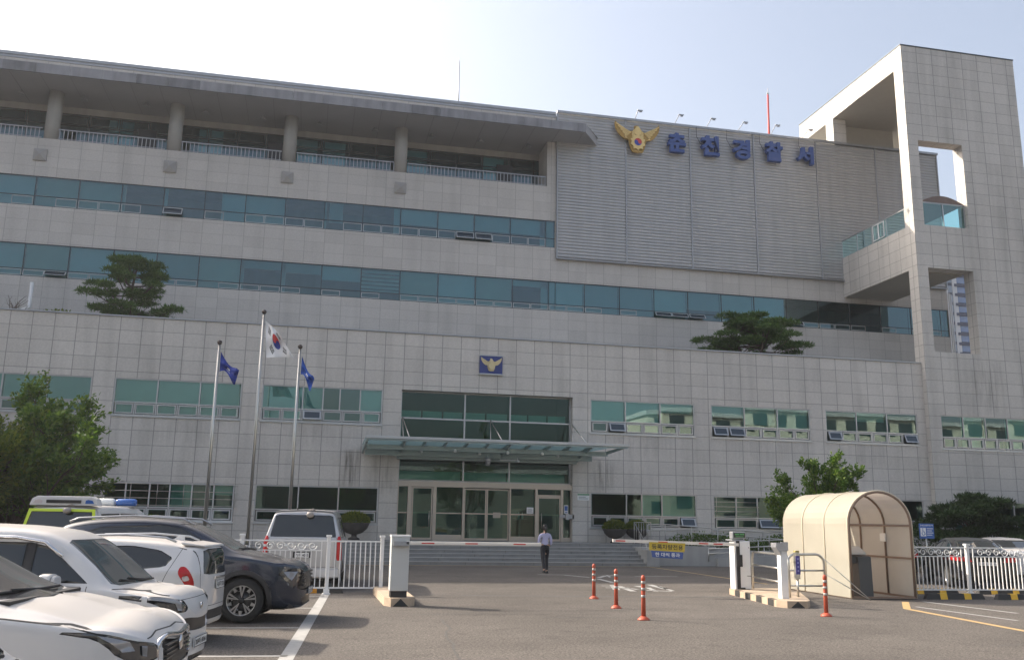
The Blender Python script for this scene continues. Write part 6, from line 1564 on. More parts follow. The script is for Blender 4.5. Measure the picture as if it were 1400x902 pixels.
def build_car(S, label, cat, loc, rotz, group=None, paint=WPAINT, name='parked_car'):
    root = thing(name, label, cat, loc, rotz, group)
    bm, lay, rows = car_shell(S); extract(bm, lay, S, root, paint)
    for (wx, hw) in S['wheels']:
        for sg in (1, -1):
            wheel(root, wx, sg*hw, S['wr'], S.get('wstyle', 'multi'))
            a = MB(); rA = S['wr']+S.get('archgap', .055); n = 20; yo = sg*(hw+.0); yi = sg*(hw-.34)
            pts = [(wx+rA*math.cos(t), S['wr']+rA*math.sin(t)) for t in np.linspace(-.35, math.pi+.35, n)]
            for (xa, za), (xb, zb) in zip(pts[:-1], pts[1:]): a.face([(xa,yo+sg*.0,za),(xb,yo,zb),(xb,yi,zb),(xa,yi,za)])
            a.face([(x, yi, z) for x, z in pts]); a.build('wheel_arch', GAP, root, fixn=False)
    ub = MB(); xs = [w[0] for w in S['wheels']]; hw = S['wheels'][0][1]-.36
    ub.box(-S['L']+.4, -.35, -hw, hw, .20, .34); ub.build('underbody', GAP, root)
    return root
def arch(x, z, r, n=22): return [(x+r*math.cos(t), z+r*math.sin(t)) for t in np.linspace(math.pi, 0, n)]+[(x+r, -.2), (x-r, -.2)]
def add_plate(root, x, y, z, face, txt, ang=0, w=.50, h=.11, rx=0):
    b = MB(); s = 1 if face > 0 else -1
    b.box(-.006, .006, -w/2, w/2, -h/2, h/2); o = b.build('number_plate', PLATE, root, loc=(x, y, z)); o.rotation_euler = (0, rx, ang)
    f = MB(); f.box(.0062*s, .009*s, -w/2, w/2, h/2-.008, h/2); f.box(.0062*s, .009*s, -w/2, w/2, -h/2, -h/2+.008); f.box(.0062*s, .009*s, w/2-.008, w/2, -h/2, h/2); f.box(.0062*s, .009*s, -w/2, -w/2+.008, -h/2, h/2)
    put_text(f, txt, .0095*s, 0, 0, w=w*.86, h=h*.62, bold=.02, ux=(0, s, 0), uz=(0, 0, 1)); f.build('plate_text', PTXT, o, fixn=False); return o
def mirror(root, x, y, z, m, s=1.0, stalk=BLACKP):
    for sg in ((1, -1)):
        o = MB(); Pm = chaik([(-.115,-.06),(.115,-.075),(.115,.06),(.06,.085),(-.10,.075)], 2)
        if sg < 0: Pm = [(-p[0], p[1]) for p in Pm]
        o.prism(Pm, (-.05,0,0), (0,1,0), (0,0,1), .10); o.prism([(p[0]*.8, p[1]*.8) for p in Pm], (.05,0,0), (0,1,0), (0,0,1), .035)
        ob = o.build('side_mirror', m, root, loc=(x, sg*(y+.13), z), bevel=.018); ob.scale = (s,)*3
        k = MB(); k.box(-.045, .045, -.17*sg, -.03*sg, -.11, -.04); k.build('mirror_arm', stalk, ob)
def seam(name, pts, w=.006, view='side', **k):
    out = []
    for (a, b) in zip(pts[:-1], pts[1:]):
        dx, dy = b[0]-a[0], b[1]-a[1]; l = math.hypot(dx, dy); nx, ny = -dy/l*w/2, dx/l*w/2
        d = dict(name=name, view=view, poly=[(a[0]+nx,a[1]+ny),(a[0]-nx,a[1]-ny),(b[0]-nx,b[1]-ny),(b[0]+nx,b[1]+ny)], line=True); d.update(k); out.append(d)
    return out
def nz(l): return l

# ---------- dark slate crossover (nose towards the driveway)
CLAD = mat('cladding_black', (0.030, 0.030, 0.032), .6, var=.2, vscale=6)
S1 = dict(L=4.7, wr=.372, wstyle='five', wheels=[(-1.03, .935), (-3.80, .935)], nose_b=.52, nose_n=2.15, nose_nz=2.7, nose_z=.42, tuck=.05, crown=.02,
  top=[(-4.7,.98),(-4.5,1.22),(-4.1,1.60),(-3.5,1.69),(-2.9,1.71),(-2.35,1.68),(-2.0,1.585),(-1.6,1.40),(-1.28,1.22),(-1.12,1.165),(-.8,1.095),(-.52,1.02),(-.2,.95),(0,.90)],
  belt=[(-4.7,.96),(-4.0,1.18),(-2.0,1.13),(-1.2,1.08),(-.6,1.0),(0,.85)], bot=[(-4.7,.45),(-4.2,.27),(-1.5,.24),(-.6,.22),(0,.24)],
  W=[(-4.7,.80),(-4.3,.92),(-3.5,.95),(-1.0,.95),(-.5,.935),(-.25,.90),(0,.86)], Wt=[(-4.7,.62),(-4.2,.62),(-3.4,.64),(-2.3,.63),(-1.7,.70),(-1.2,.80),(-.6,.82),(0,.78)], rt=[(-4.7,.06),(-2.4,.06),(-1.5,.035),(-1.1,.03),(0,.04)])
cc = CLAD
S1['features'] = [
 dict(name='windscreen', view='front', poly=[(-.74,1.19),(.74,1.19),(.60,1.615),(-.60,1.615)], xr=(-2.3,-1.0), nmin=.08, mat=mat('dusty_glass', (0.10,0.09,0.08), .18, spec=.6, coat=.4), inset=.004),
 dict(name='side_window', view='side', poly=[(-1.55,1.17),(-2.35,1.20),(-3.9,1.25),(-4.0,1.36),(-3.5,1.55),(-2.5,1.60),(-2.15,1.54),(-1.75,1.34)], mat=CGLASS, split=True, inset=.008, nmin=.2),
 dict(name='arch_cladding', view='side', poly=arch(-1.03,.372,.50), mat=cc, split=True, inset=-.012, nmin=.08, rim=cc), dict(name='arch_cladding', view='side', poly=arch(-3.80,.372,.50), mat=cc, split=True, inset=-.012, nmin=.08, rim=cc),
 dict(name='sill_cladding', view='side', poly=[(-3.3,.2),(-1.53,.2),(-1.53,.40),(-3.3,.40)], mat=cc, split=True, inset=-.006, nmin=.05, rim=cc),
 dict(name='wheel_opening', view='side', poly=arch(-1.03,.372,.425), hole=True, nmin=.05), dict(name='wheel_opening', view='side', poly=arch(-3.80,.372,.425), hole=True, nmin=.05),
 dict(name='grille', view='front', poly=chaik([(-.70,.56),(-.40,.52),(.40,.52),(.70,.56),(.66,.68),(.52,.83),(-.52,.83),(-.66,.68)],1), mat=GRIL, inset=.02),
 dict(name='lower_grille', view='front', poly=chaik([(-.50,.28),(.50,.28),(.56,.44),(-.56,.44)],1), mat=GRIL, inset=.02),
 dict(name='headlight', view='front', poly=[(.50,.86),(.62,.72),(.76,.56),(.84,.62),(.925,.80),(.90,.885),(.70,.89)], mirror=True, split=True, mat=LAMPD, inset=.006, nmin=.04, xr=(-.80,0)),
 dict(name='lamp_reflector', view='front', poly=[(.68,.845),(.80,.70),(.86,.76),(.895,.85)], mirror=True, split=True, mat=LAMPC, inset=.0, nmin=.04, xr=(-.80,0), inside='headlight'),
 dict(name='skid_trim', view='front', poly=[(-.62,.235),(.62,.235),(.80,.33),(.78,.27),(.6,.20),(-.6,.20),(-.78,.27),(-.80,.33)], mat=CHROME, inset=-.006),
]
S1['features'] += seam('line', [(-.36,.985),(-.62,1.055),(-1.0,1.105),(-1.22,1.15)], .010, nmin=.02)+seam('line', [(-1.62,.40),(-1.58,1.12)], .008)+seam('line', [(-2.62,.40),(-2.60,1.16)], .008)
c1 = build_car(S1, 'dark slate blue crossover with dusty bonnet, nose toward the driveway', 'car', (.16, 17.45, 0), R(-7), paint=DPAINT)
mirror(c1, -1.62, .93, 1.15, DPAINT)
add_plate(c1, .006, 0, .50, 1, '238소 5169', w=.5)
for sg in (1, -1):     # running-light blade beside each lamp
    b = MB(); b.tube([(-.10,sg*.48,.875),(-.13,sg*.60,.835),(-.20,sg*.73,.72),(-.27,sg*.80,.58)], .013, 8); b.build('running_light', CHROME, c1)
for sg in (1, -1):
    b = MB(); b.tube([(-1.95,sg*.66,1.60),(-2.15,sg*.675,1.70),(-3.0,sg*.68,1.745),(-3.9,sg*.66,1.69),(-4.05,sg*.64,1.63)], .018, 8); b.build('roof_rail', mat('rail_satin', (0.35,0.36,0.38), .3, .7), c1)
b = MB()
for k in range(9):
    for j in range(4): b.box(-.06+abs(k-4)*-.006, -.045, -.6+k*.145, -.52+k*.145, .60+j*.063, .635+j*.063)
b.build('grille_mesh', mat('grille_detail', (0.05,0.05,0.055), .3, .5), c1)
b = MB(); b.tube([(-1.10,.30,1.185),(-1.16,-.1,1.20),(-1.22,-.45,1.21)], .012, 6); b.tube([(-1.12,.72,1.17),(-1.15,.4,1.19),(-1.2,.1,1.205)], .012, 6); b.build('wiper', BLACKP, c1)

# ---------- white hatchback, tail towards the driveway
S2 = dict(L=3.7, wr=.30, wheels=[(-.72, .80), (-3.12, .80)], nose_b=.25, tail_b=.34, tail_n=2.6, tail_nz=4.2, tail_z=.38, tuck=.05,
  top=[(-3.7,1.0),(-3.58,1.20),(-3.45,1.42),(-3.25,1.475),(-2.9,1.52),(-2.2,1.55),(-1.6,1.50),(-1.2,1.30),(-.85,1.08),(-.5,1.0),(-.2,.9),(0,.8)],
  belt=[(-3.7,1.02),(-3.2,1.10),(-2.2,1.02),(-1.0,.97),(-.5,.9),(0,.75)], bot=[(-3.7,.30),(-3.3,.24),(-1,.2),(0,.24)],
  W=[(-3.7,.76),(-3.4,.80),(-3.0,.82),(-1.0,.82),(-.4,.78),(0,.70)], Wt=[(-3.7,.60),(-3.4,.60),(-3.0,.61),(-2.0,.62),(-1.5,.62),(-.9,.70),(0,.62)], rt=[(-3.7,.05),(0,.05)])
S2['features'] = [
 dict(name='rear_window', view='rear', poly=chaik([(-.60,1.02),(.60,1.02),(.58,1.16),(.52,1.40),(-.52,1.40),(-.58,1.16)],1,.12), xr=(-3.72,-3.2), nmin=.1, mat=CGLASS, inset=.005),
 dict(name='side_window', view='side', poly=chaik([(-3.12,1.14),(-2.55,1.08),(-1.9,1.06),(-1.9,1.42),(-2.6,1.44),(-3.0,1.38),(-3.2,1.27)],1,.12), mat=CGLASS, split=True, inset=.006, nmin=.2),
 dict(name='side_window', view='side', poly=[(-1.84,1.06),(-1.1,1.05),(-1.5,1.40),(-1.84,1.42)], mat=CGLASS, split=True, inset=.006, nmin=.2),
 dict(name='wheel_opening', view='side', poly=arch(-.72,.30,.345), hole=True, nmin=.05), dict(name='wheel_opening', view='side', poly=arch(-3.12,.30,.345), hole=True, nmin=.05),
 dict(name='tail_light', view='side', poly=chaik([(-3.32,1.14),(-3.31,1.04),(-3.40,.92),(-3.48,.80),(-3.54,.80),(-3.53,.95),(-3.47,1.08),(-3.39,1.15)],2,.2), mat=LAMPR, split=True, inset=-.004, nmin=.10, rim=LAMPR),
 dict(name='clear_lens', view='side', poly=chaik([(-3.37,1.0),(-3.45,1.02),(-3.48,.95),(-3.40,.93)],1,.2), mat=LAMPW, split=True, inset=-.008, nmin=.08, inside='tail_light'),
 dict(name='clear_lens', view='side', poly=chaik([(-3.45,.88),(-3.50,.88),(-3.52,.82),(-3.47,.82)],1,.2), mat=LAMPW, split=True, inset=-.008, nmin=.08, inside='tail_light'),
 dict(name='rear_bumper_trim', view='rear', poly=chaik([(-.58,.36),(.58,.36),(.62,.46),(.5,.50),(-.5,.50),(-.62,.46)],1,.15), mat=BLACKP, inset=.01, nmin=.08),
]
S2['features'] += seam('line', [(-.63,.56),(.63,.56)], .008, 'rear')+seam('line', [(-.63,.56),(-.66,1.0),(-.60,1.42)], .008, 'rear', xr=(-3.72,-3.2))+seam('line', [(.63,.56),(.66,1.0),(.60,1.42)], .008, 'rear', xr=(-3.72,-3.2))+seam('line', [(-3.02,.66),(-3.14,1.0),(-3.30,1.40)], .008)+seam('line', [(-1.87,.35),(-1.87,1.05)], .008)+seam('line', [(-3.66,.62),(-3.4,.66),(-3.3,.62)], .008)
c2 = build_car(S2, 'white hatchback parked tail first, red tail light beside the dark crossover wheel', 'car', (-1.10-3.7*math.cos(R(9)), 14.42+3.7*math.sin(R(9)), 0), math.pi-R(9), paint=WPAINT)
mirror(c2, -1.35, .80, 1.08, WPAINT); c2.scale = (.98, 1, .925)
add_plate(c2, -3.715, 0, .86, -1, '42루 7531', w=.42, h=.13)
b = MB(); b.box(-3.72,-3.69,-.30,.30,.955,.985); b.build('tailgate_handle', CHROME, c2)
for sg in (1, -1):
    b = MB(); b.tube([(-1.6,sg*.60,1.51),(-1.75,sg*.61,1.575),(-2.5,sg*.61,1.60),(-3.05,sg*.60,1.56),(-3.2,sg*.59,1.50)], .016, 8); b.build('roof_rail', mat('rail_grey', (0.45,0.46,0.48), .35, .5), c2)
b = MB(); b.hexa([(-3.28,-.58,1.455),(-3.28,.58,1.455),(-3.60,.53,1.425),(-3.60,-.53,1.425),(-3.25,-.58,1.50),(-3.25,.58,1.50),(-3.58,.55,1.455),(-3.58,-.55,1.455)]); b.build('roof_spoiler', WPAINT, c2, bevel=.012)
b = MB(); b.hexa([(-2.98,-.02,1.52),(-2.98,.02,1.52),(-3.14,.02,1.51),(-3.14,-.02,1.51),(-3.06,-.008,1.59),(-3.06,.008,1.59),(-3.14,.008,1.59),(-3.14,-.008,1.59)]); b.build('shark_fin_aerial', WPAINT, c2)

# ---------- white boxy minicar, nose towards the driveway
S3 = dict(L=3.65, wr=.295, wheels=[(-.66, .79), (-3.2, .79)], nose_b=.42, nose_n=2.3, nose_nz=2.9, nose_z=.45, tuck=.03, crown=.015,
  top=[(-3.65,1.62),(-3.4,1.70),(-2.6,1.73),(-1.9,1.715),(-1.55,1.675),(-1.34,1.60),(-1.02,1.36),(-.76,1.12),(-.68,1.065),(-.5,1.05),(-.25,1.00),(0,.90)],
  belt=[(-3.65,1.10),(-1.0,1.06),(-.6,1.02),(-.3,.95),(0,.82)], bot=[(-3.65,.28),(-3,.2),(-.8,.19),(0,.22)],
  W=[(-3.65,.78),(-3.2,.81),(-.9,.81),(-.4,.78),(0,.72)], Wt=[(-3.65,.66),(-2.0,.67),(-1.4,.64),(-.9,.68),(-.5,.66),(0,.6)], rt=[(-3.65,.07),(-1.4,.06),(-.8,.03),(0,.05)])
S3['features'] = [
 dict(name='windscreen', view='front', poly=chaik([(-.66,1.09),(.66,1.09),(.62,1.3),(.56,1.575),(-.56,1.575),(-.62,1.3)],1,.10), xr=(-1.6,-.6), nmin=.10, mat=CGLASS2, inset=.004),
 dict(name='side_window', view='side', poly=[(-.98,1.12),(-3.3,1.14),(-3.2,1.56),(-1.62,1.55),(-1.42,1.50)], mat=CGLASS, split=True, inset=.008, nmin=.2),
 dict(name='door_pillar', view='side', poly=[(-1.56,1.125),(-1.66,1.125),(-1.66,1.548),(-1.56,1.54)], mat=BLACKP, split=True, inset=.003, nmin=.2),
 dict(name='door_pillar', view='side', poly=[(-2.52,1.135),(-2.62,1.135),(-2.62,1.552),(-2.52,1.552)], mat=BLACKP, split=True, inset=.003, nmin=.2),
 dict(name='wheel_opening', view='side', poly=arch(-.66,.295,.34), hole=True, nmin=.05), dict(name='wheel_opening', view='side', poly=arch(-3.2,.295,.34), hole=True, nmin=.05),
 dict(name='headlight', view='front', poly=chaik([(.40,.835),(.44,.80),(.62,.80),(.74,.89),(.80,.985),(.78,1.0),(.55,.95),(.42,.93)],1,.18), mirror=True, split=True, mat=LAMPD, inset=.004, nmin=.08, xr=(-.75,0)),
 dict(name='lamp_reflector', view='front', poly=[(.47,.93),(.76,.985),(.77,.955),(.60,.905),(.56,.83),(.50,.82),(.52,.90)], mirror=True, split=True, mat=LAMPC, inset=-.003, nmin=.06, xr=(-.75,0), inside='headlight'),
 dict(name='grille', view='front', poly=chaik([(-.50,.60),(0,.57),(.50,.60),(.56,.72),(.40,.74),(0,.70),(-.40,.74),(-.56,.72)],2), mat=GRIL, inset=.015, rim=CHROME),
 dict(name='lower_intake', view='front', poly=chaik([(-.55,.245),(.55,.245),(.62,.315),(-.62,.315)],1), mat=GRIL, inset=.012),
]
S3['features'] += seam('line', [(-.20,.985),(-.45,1.035),(-.74,1.06)], .008, nmin=.02)+seam('line', [(-.55,.935),(.55,.935)], .006, 'front', xr=(-.3,0))+seam('line', [(-.98,.40),(-.98,1.09)], .008)+seam('line', [(-1.04,1.085),(-3.0,1.09)], .006)+seam('line', [(-1.60,.30),(-1.60,1.1)], .008)
c3 = build_car(S3, 'white boxy minicar with a smiling grille, nose toward the driveway', 'car', (-1.05, 11.0, 0), R(-9), paint=WPAINT)
mirror(c3, -1.30, .80, 1.14, WPAINT, 1.1); c3.scale = (1, 1, .935)
add_plate(c3, .004, 0, .45, 1, '20머 8361', w=.50)
b = MB(); b.lathe([(0,.008),(.034,.006),(.04,-.004)], (-.012, 0, .84), 20, axis='x'); b.build('round_badge', CHROME, c3)
b = MB(); b.tube([(-.72,.52,1.105),(-.74,.1,1.12),(-.78,-.15,1.15)], .011, 6); b.tube([(-.74,-.05,1.11),(-.78,-.4,1.14)], .011, 6); b.build('wiper', BLACKP, c3)
for sg in (1, -1):
    b = MB(); b.tube([(-1.26,sg*.755,1.40),(-1.46,sg*.728,1.555),(-1.75,sg*.712,1.60),(-2.6,sg*.71,1.615)], .022, 8); b.build('rain_visor', CHROME, c3)

# ---------- white crossover at the bottom left
S4 = dict(L=4.45, wr=.36, wheels=[(-.92, .915), (-3.55, .915)], nose_b=.50, nose_n=2.15, nose_nz=2.4, nose_z=.45, tuck=.05, crown=.035,
  top=[(-4.45,1.0),(-4.2,1.35),(-3.9,1.60),(-3.2,1.67),(-2.6,1.68),(-2.15,1.62),(-1.7,1.42),(-1.25,1.18),(-1.10,1.125),(-.8,1.065),(-.5,.985),(-.25,.93),(0,.87)],
  belt=[(-4.45,.98),(-3.8,1.16),(-1.2,1.04),(-.6,.97),(0,.82)], bot=[(-4.45,.4),(-4,.25),(-.6,.22),(0,.24)],
  W=[(-4.45,.80),(-4,.91),(-3,.93),(-1,.93),(-.45,.90),(0,.82)], Wt=[(-4.45,.6),(-3.4,.62),(-2.2,.62),(-1.6,.70),(-1.1,.79),(-.5,.80),(0,.72)], rt=[(-4.45,.05),(-2.2,.06),(-1.1,.03),(0,.05)])
S4['features'] = [
 dict(name='windscreen', view='front', poly=chaik([(-.76,1.14),(-.3,1.12),(.3,1.12),(.76,1.14),(.59,1.59),(-.59,1.59)],1,.08), xr=(-2.3,-.95), nmin=.08, mat=MATS['dusty_glass'], inset=.004),
 dict(name='side_window', view='side', poly=[(-1.5,1.12),(-3.6,1.20),(-3.5,1.48),(-2.4,1.54),(-2.1,1.48)], mat=CGLASS, split=True, inset=.008, nmin=.2),
 dict(name='wheel_opening', view='side', poly=arch(-.92,.36,.41), hole=True, nmin=.05), dict(name='wheel_opening', view='side', poly=arch(-3.55,.36,.41), hole=True, nmin=.05),
 dict(name='headlight', view='front', poly=chaik([(.46,.73),(.60,.70),(.80,.76),(.90,.93),(.895,.95),(.72,.87),(.50,.83)],1,.15), mirror=True, split=True, mat=LAMPD, inset=.004, nmin=.06, xr=(-1.0,0)),
 dict(name='lamp_reflector', view='front', poly=[(.78,.80),(.86,.90),(.87,.92),(.74,.865),(.70,.80)], mirror=True, split=True, mat=LAMPC, inset=-.002, nmin=.05, xr=(-1.0,0), inside='headlight'),
 dict(name='lamp_reflector', view='front', poly=[(.60,.75),(.64,.76),(.65,.83),(.60,.82)], mirror=True, split=True, mat=LAMPC, inset=-.002, nmin=.05, xr=(-1.0,0), inside='headlight'),
 dict(name='grille', view='front', poly=chaik([(-.40,.66),(0,.63),(.40,.66),(.42,.80),(.30,.84),(0,.80),(-.30,.84),(-.42,.80)],1), mat=GRIL, inset=.015, rim=CHROME),
 dict(name='lower_intake', view='front', poly=chaik([(-.55,.30),(.55,.30),(.62,.45),(-.62,.45)],1), mat=GRIL, inset=.012),
]
S4['features'] += seam('line', [(-.33,.915),(-.6,.985),(-1.0,1.03),(-1.4,1.05)], .010, nmin=.02)+seam('line', [(-.55,.865),(-.3,.895),(.3,.895),(.55,.865)], .008, 'front', xr=(-.4,0), nmin=.05)+seam('line', [(-1.52,.4),(-1.5,1.08)], .008)
c4_ = build_car(S4, 'white crossover with slatted grille filling the bottom left corner of the view', 'car', (-.87, 7.85, 0), R(-6), paint=WPAINT)
mirror(c4_, -1.62, .91, 1.13, WPAINT)
add_plate(c4_, .004, 0, .50, 1, '57보 2914', w=.5)
b = MB()
for k in range(5): b.box(-.05, -.028, -.37, .37, .665+.032*k, .675+.032*k)
b.build('grille_bar', mat('grille_bar_grey', (0.08,0.08,0.085), .3, .6), c4_)
b = MB(); b.lathe([(0,.012),(.050,.010),(.062,-.004)], (-.02, 0, .78), 22, axis='x'); b.build('oval_badge', CHROME, c4_)
b = MB(); P_ = chaik([(-.45,.62),(0,.59),(.45,.62),(.48,.82),(.32,.875),(0,.835),(-.32,.875),(-.48,.82)],2); b.tube([(-.035-.25*abs(y)**2.2, y, z) for y, z in P_], .020, 6, closed=True); b.build('grille_surround', CHROME, c4_)
b = MB(); b.tube([(-1.16,.55,1.155),(-1.14,.1,1.16),(-1.18,-.35,1.18)], .013, 6); b.tube([(-1.20,.0,1.17),(-1.18,-.3,1.165),(-1.24,-.70,1.17)], .013, 6); b.box(-1.16,-1.04,-.72,.72,1.095,1.128); b.build('wiper', BLACKP, c4_)

# a last white car at the very corner: only its windscreen edge shows
c6 = copy_tree(c3); c6.location = (-.80, 4.6, 0); c6['label'] = 'white minicar cut off by the bottom left corner of the photo'
for ch in COL.objects:
    pass

# ---------- vans seen from behind
def van_spec():
    S = dict(L=5.2, wr=.34, wheels=[(-.95, .93), (-4.2, .93)], nose_b=.3, tail_b=.10, tail_n=9, tail_nz=8, tail_z=.5, tuck=.03, crown=.02, shoulder=.02,
      top=[(-5.2,1.84),(-5.05,1.93),(-4.7,1.97),(-3.0,1.985),(-2.0,1.97),(-1.6,1.90),(-1.1,1.50),(-.75,1.22),(-.6,1.15),(-.3,1.05),(0,.9)],
      belt=[(-5.2,1.24),(-1.2,1.16),(-.6,1.05),(0,.85)], bot=[(-5.2,.30),(-4,.26),(0,.26)],
      W=[(-5.2,.95),(-4.9,.97),(-1.0,.97),(-.4,.93),(0,.82)], Wt=[(-5.2,.75),(-3,.76),(-1.8,.75),(-.8,.82),(0,.76)], rt=[(-5.2,.07),(-1.5,.07),(0,.05)])
    S['rake'] = lambda y, z, x: (max(0, z-1.2)*.22 if x < -4.95 else 0)
    S['features'] = [
     dict(name='rear_window', view='rear', poly=chaik([(-.80,1.30),(.80,1.30),(.80,1.36),(.70,1.84),(-.70,1.84),(-.80,1.36)],1,.06), xr=(-5.3,-4.7), nmin=.1, mat=CGLASS, inset=.004),
     dict(name='side_window', view='side', poly=[(-4.85,1.29),(-3.55,1.29),(-3.55,1.80),(-4.75,1.78)], mat=CGLASS, split=True, inset=.006, nmin=.2),
     dict(name='side_window', view='side', poly=[(-3.48,1.29),(-2.35,1.29),(-2.35,1.80),(-3.48,1.80)], mat=CGLASS, split=True, inset=.006, nmin=.2),
     dict(name='side_window', view='side', poly=[(-2.28,1.29),(-1.35,1.22),(-1.75,1.74),(-2.28,1.80)], mat=CGLASS, split=True, inset=.006, nmin=.2),
     dict(name='wheel_opening', view='side', poly=arch(-.95,.34,.39), hole=True, nmin=.05), dict(name='wheel_opening', view='side', poly=arch(-4.2,.34,.39), hole=True, nmin=.05),
     dict(name='tail_light', view='rear', poly=chaik([(.84,.74),(.99,.74),(.99,1.34),(.84,1.32)],1,.1), mirror=True, split=True, mat=LAMPR, inset=-.006, nmin=.08, rim=LAMPR, xr=(-5.3,-4.9)),
    ]
    S['features'] += seam('line', [(-.83,.58),(.83,.58)], .010, 'rear')+seam('line', [(-.83,.58),(-.83,1.30)], .010, 'rear')+seam('line', [(.83,.58),(.83,1.30)], .010, 'rear')+seam('line', [(-2.31,.35),(-2.31,1.28)], .01)+seam('line', [(-3.51,.35),(-3.51,1.28)], .01)
    return S
def van_bits(v):
    b = MB(); b.box(-5.24, -5.2, -.22, .22, .80, .94); b.build('plate_recess', GAP, v)
    add_plate(v, -5.25, 0, .865, -1, '71어 4083', w=.36, h=.13)
    b = MB(); b.box(-5.235, -5.2, -.34, .34, .97, 1.0); b.build('tailgate_handle', CHROME, v)
    b = MB(); b.tube([(-4.98,-.28,1.93),(-5.06,-.20,1.99),(-5.1,-.12,1.96)], .018, 6); b.lathe([(0,-.10),(.06,-.07),(.08,0),(.06,.07),(0,.10)], (-5.14,-.14,1.85), 14, axis='y'); b.build('rear_view_mirror', mat('mirror_shell', (0.30,0.27,0.25), .5), v)
    b = MB(); b.lathe([(0,0),(.02,0),(.015,.05),(0,.06)], (-4.9,.2,1.97), 8); b.tube([(-5.02,.45,1.36),(-5.05,.0,1.32),(-5.05,-.05,1.31)], .012, 5); b.build('aerial', BLACKP, v)
    b = MB(); b.hexa([(-5.30,-.92,.32),(-5.15,-.92,.32),(-5.15,.92,.32),(-5.30,.92,.32),(-5.27,-.92,.55),(-5.15,-.92,.55),(-5.15,.92,.55),(-5.27,.92,.55)]); b.build('rear_bumper', v['_p'] if False else SPAINT if v.get('silver') else WPAINT, v, bevel=.03)
h5 = R(90-4.5)
v1 = build_car(van_spec(), 'silver passenger van seen from behind the white fence', 'van', (0,0,0), 0, paint=SPAINT, name='passenger_van')
v1['silver'] = 1; van_bits(v1); del v1['silver']
rc_ = Vector((-.03, 24.0, 0)); v1.rotation_euler = (0, 0, h5); v1.location = rc_+Vector((math.cos(h5)*5.2, math.sin(h5)*5.2, 0))
v2 = build_car(van_spec(), 'white police van with lime-edged rear window and blue light bar', 'police van', (0,0,0), 0, paint=WPAINT, name='police_van')
van_bits(v2)
LIME = mat('lime_reflective', (0.52,0.66,0.04), .5)
b = MB()
def vx(z): return -5.2+.02+max(0, z-1.2)*.22-.035
P_o = [(-.86,1.27),(.86,1.27),(.76,1.885),(-.76,1.885)]; P_i = [(-.79,1.31),(.79,1.31),(.695,1.82),(-.695,1.82)]
for k in (1, 2, 3):
    j = (k+1) % 4; b.face([(vx(P_o[k][1]),*P_o[k]),(vx(P_o[j][1]),*P_o[j]),(vx(P_i[j][1]),*P_i[j]),(vx(P_i[k][1]),*P_i[k])])
b.build('lime_window_border', LIME, v2, fixn=False)
b = MB()
pts = [(-.80,1.96),(-.74,2.12),(-.62,2.18),(.62,2.18),(.74,2.12),(.80,1.96)]; b.prism(pts, (-5.02,0,0), (0,1,0), (0,0,1), .3); hs = b.build('lamp_housing', WPAINT, v2, bevel=.02)
b = MB(); b.box(-5.04,-5.015,-.40,.40,2.015,2.09); b.build('message_panel', GRIL, hs)
for sg, mm in ((-1, mat('beacon_blue', (0.02,0.10,0.36), .15, coat=.5)), (1, LAMPW)):
    b = MB(); b.prism([(sg*.50,2.01),(sg*.70,2.01),(sg*.66,2.08),(sg*.56,2.10),(sg*.50,2.08)], (-5.03,0,0), (0,1,0), (0,0,1), .03); b.build('corner_lamp', mm, hs)
b = MB(); b.box(-2.55,-2.15,-.78,.78,1.985,2.0); lb2 = b.build('light_bar', METAL, v2)
for y0, y1, mm in ((-.80,-.25,MATS['beacon_blue']),(-.24,.24,PAPER),(.25,.80,mat('beacon_red', (0.45,0.02,0.02), .15, coat=.5))):
    b = MB(); b.lathe([(0,y0),(.08,y0+.02),(.10,y0+.06),(.10,y1-.06),(.08,y1-.02),(0,y1)], (-2.35,0,2.09), 16, axis='y'); b.build('beacon', mm, lb2)
h6 = R(90-9); rc_ = Vector((-5.62, 23.6, 0)); v2.rotation_euler = (0, 0, h6); v2.location = rc_+Vector((math.cos(h6)*5.2, math.sin(h6)*5.2, 0))

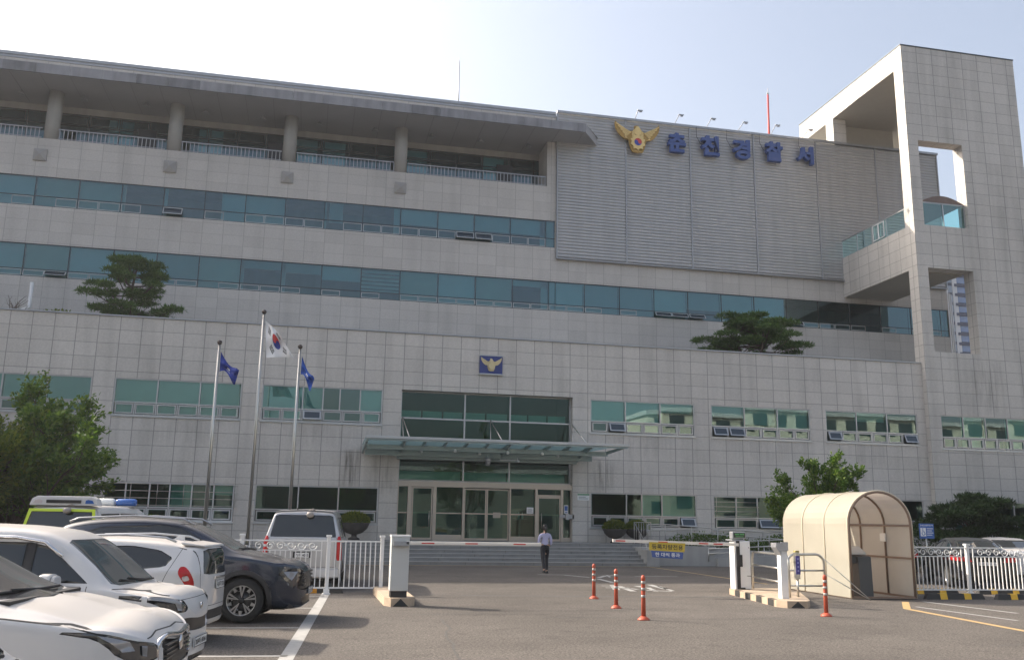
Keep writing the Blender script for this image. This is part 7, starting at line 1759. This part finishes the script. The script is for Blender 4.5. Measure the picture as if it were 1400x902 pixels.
# ---------- sedans behind the right fence, seen from behind
def sedan_spec():
    S = dict(L=4.9, wr=.34, wheels=[(-.92, .91), (-3.78, .91)], nose_b=.3, tail_b=.20, tail_n=4.0, tail_nz=4.5, tail_z=.55, tuck=.05, crown=.02,
      top=[(-4.9,1.06),(-4.6,1.10),(-4.35,1.13),(-4.0,1.25),(-3.5,1.42),(-3.0,1.49),(-2.5,1.50),(-2.1,1.46),(-1.6,1.22),(-1.3,1.06),(-.8,1.0),(-.3,.9),(0,.8)],
      belt=[(-4.9,1.0),(-3.8,1.03),(-1.4,.97),(-.6,.9),(0,.72)], bot=[(-4.9,.32),(-4.2,.22),(0,.22)],
      W=[(-4.9,.84),(-4.3,.92),(-3,.94),(-1,.94),(0,.80)], Wt=[(-4.9,.72),(-4.4,.72),(-3.6,.62),(-2.4,.60),(-1.6,.68),(-1.2,.78),(0,.7)])
    S['features'] = [
     dict(name='rear_window', view='rear', poly=[(-.66,1.15),(.66,1.15),(.54,1.42),(-.54,1.42)], xr=(-4.4,-3.2), nmin=.08, mat=CGLASS, inset=.004),
     dict(name='windscreen', view='front', poly=[(-.66,1.10),(.66,1.10),(.54,1.42),(-.54,1.42)], xr=(-2.3,-1.2), nmin=.08, mat=CGLASS, inset=.004),
     dict(name='side_window', view='side', poly=[(-1.6,1.04),(-2.6,1.07),(-2.6,1.40),(-2.2,1.38)], mat=CGLASS, split=True, inset=.006, nmin=.15),
     dict(name='side_window', view='side', poly=[(-2.67,1.07),(-4.0,1.10),(-3.6,1.31),(-3.1,1.40),(-2.67,1.41)], mat=CGLASS, split=True, inset=.006, nmin=.15),
     dict(name='wheel_opening', view='side', poly=arch(-.92,.34,.385), hole=True, nmin=.05), dict(name='wheel_opening', view='side', poly=arch(-3.78,.34,.385), hole=True, nmin=.05),
     dict(name='tail_light', view='rear', poly=chaik([(.42,.80),(.95,.84),(.95,.98),(.5,.94)],1,.1), mirror=True, split=True, mat=LAMPR, inset=-.004, nmin=.05, rim=LAMPR, xr=(-4.92,-4.3)),
    ]
    S['features'] += seam('line', [(-2.63,.35),(-2.63,1.06)], .008)+seam('line', [(-.62,.62),(.62,.62)], .008, 'rear')
    return S
hd_ = R(90-24)
def put_sedan(o, rc, h): o.rotation_euler = (0, 0, h); o.location = Vector((rc[0]+math.cos(h)*4.9, rc[1]+math.sin(h)*4.9, 0))
s1 = build_car(sedan_spec(), 'black sedan behind the right fence, red tail light beside the fence post', 'car', (0,0,0), 0, paint=BPAINT, name='sedan')
s1.name = 'sedan'
b = MB(); b.tube([(-4.1,.78*1,1.11),(-3.6,.70,1.335),(-3.1,.655,1.425),(-2.6,.64,1.435),(-2.2,.66,1.405),(-1.6,.80,1.06)], .008, 5); b.tube([(-4.1,-.78,1.11),(-3.6,-.70,1.335),(-3.1,-.655,1.425),(-2.6,-.64,1.435),(-2.2,-.66,1.405),(-1.6,-.80,1.06)], .008, 5); b.build('window_chrome', CHROME, s1)
add_plate(s1, -4.91, 0, .76, -1, '33가 6120', w=.5)
s2 = build_car(sedan_spec(), 'white sedan behind the right fence at the photo edge', 'car', (0,0,0), 0, paint=WPAINT, name='sedan')
s3 = copy_tree(s1); s3['label'] = 'dark car roof showing just right of the arched booth'
s4 = copy_tree(s1); s4['label'] = 'dark car behind the white minicar roof at the left photo edge'
put_sedan(s1, (20.0, 24.5), hd_); put_sedan(s2, (23.6, 27.2), hd_); put_sedan(s3, (18.9, 27.6), hd_)
put_sedan(s4, (-10.6, 25.5), R(90)); s4.scale = (1, 1, 1.12)
# ================================================================== HAZE
hz = MB(); hz.box(-190, 190, -110, 215, -1.0, 95)
hm = bpy.data.materials.new('haze_air'); hm.use_nodes = True; _n = hm.node_tree.nodes; _n.remove(_n['Principled BSDF'])
pv_ = _n.new('ShaderNodeVolumePrincipled'); pv_.inputs['Color'].default_value = (0.90, 0.94, 1.0, 1); pv_.inputs['Density'].default_value = 0.0004; pv_.inputs['Anisotropy'].default_value = 0.35
hm.node_tree.links.new(pv_.outputs[0], _n['Material Output'].inputs['Volume'])
ho = hz.build('haze', hm); ho['kind'] = 'stuff'
try: scene.cycles.volume_max_steps = 64
except Exception: pass
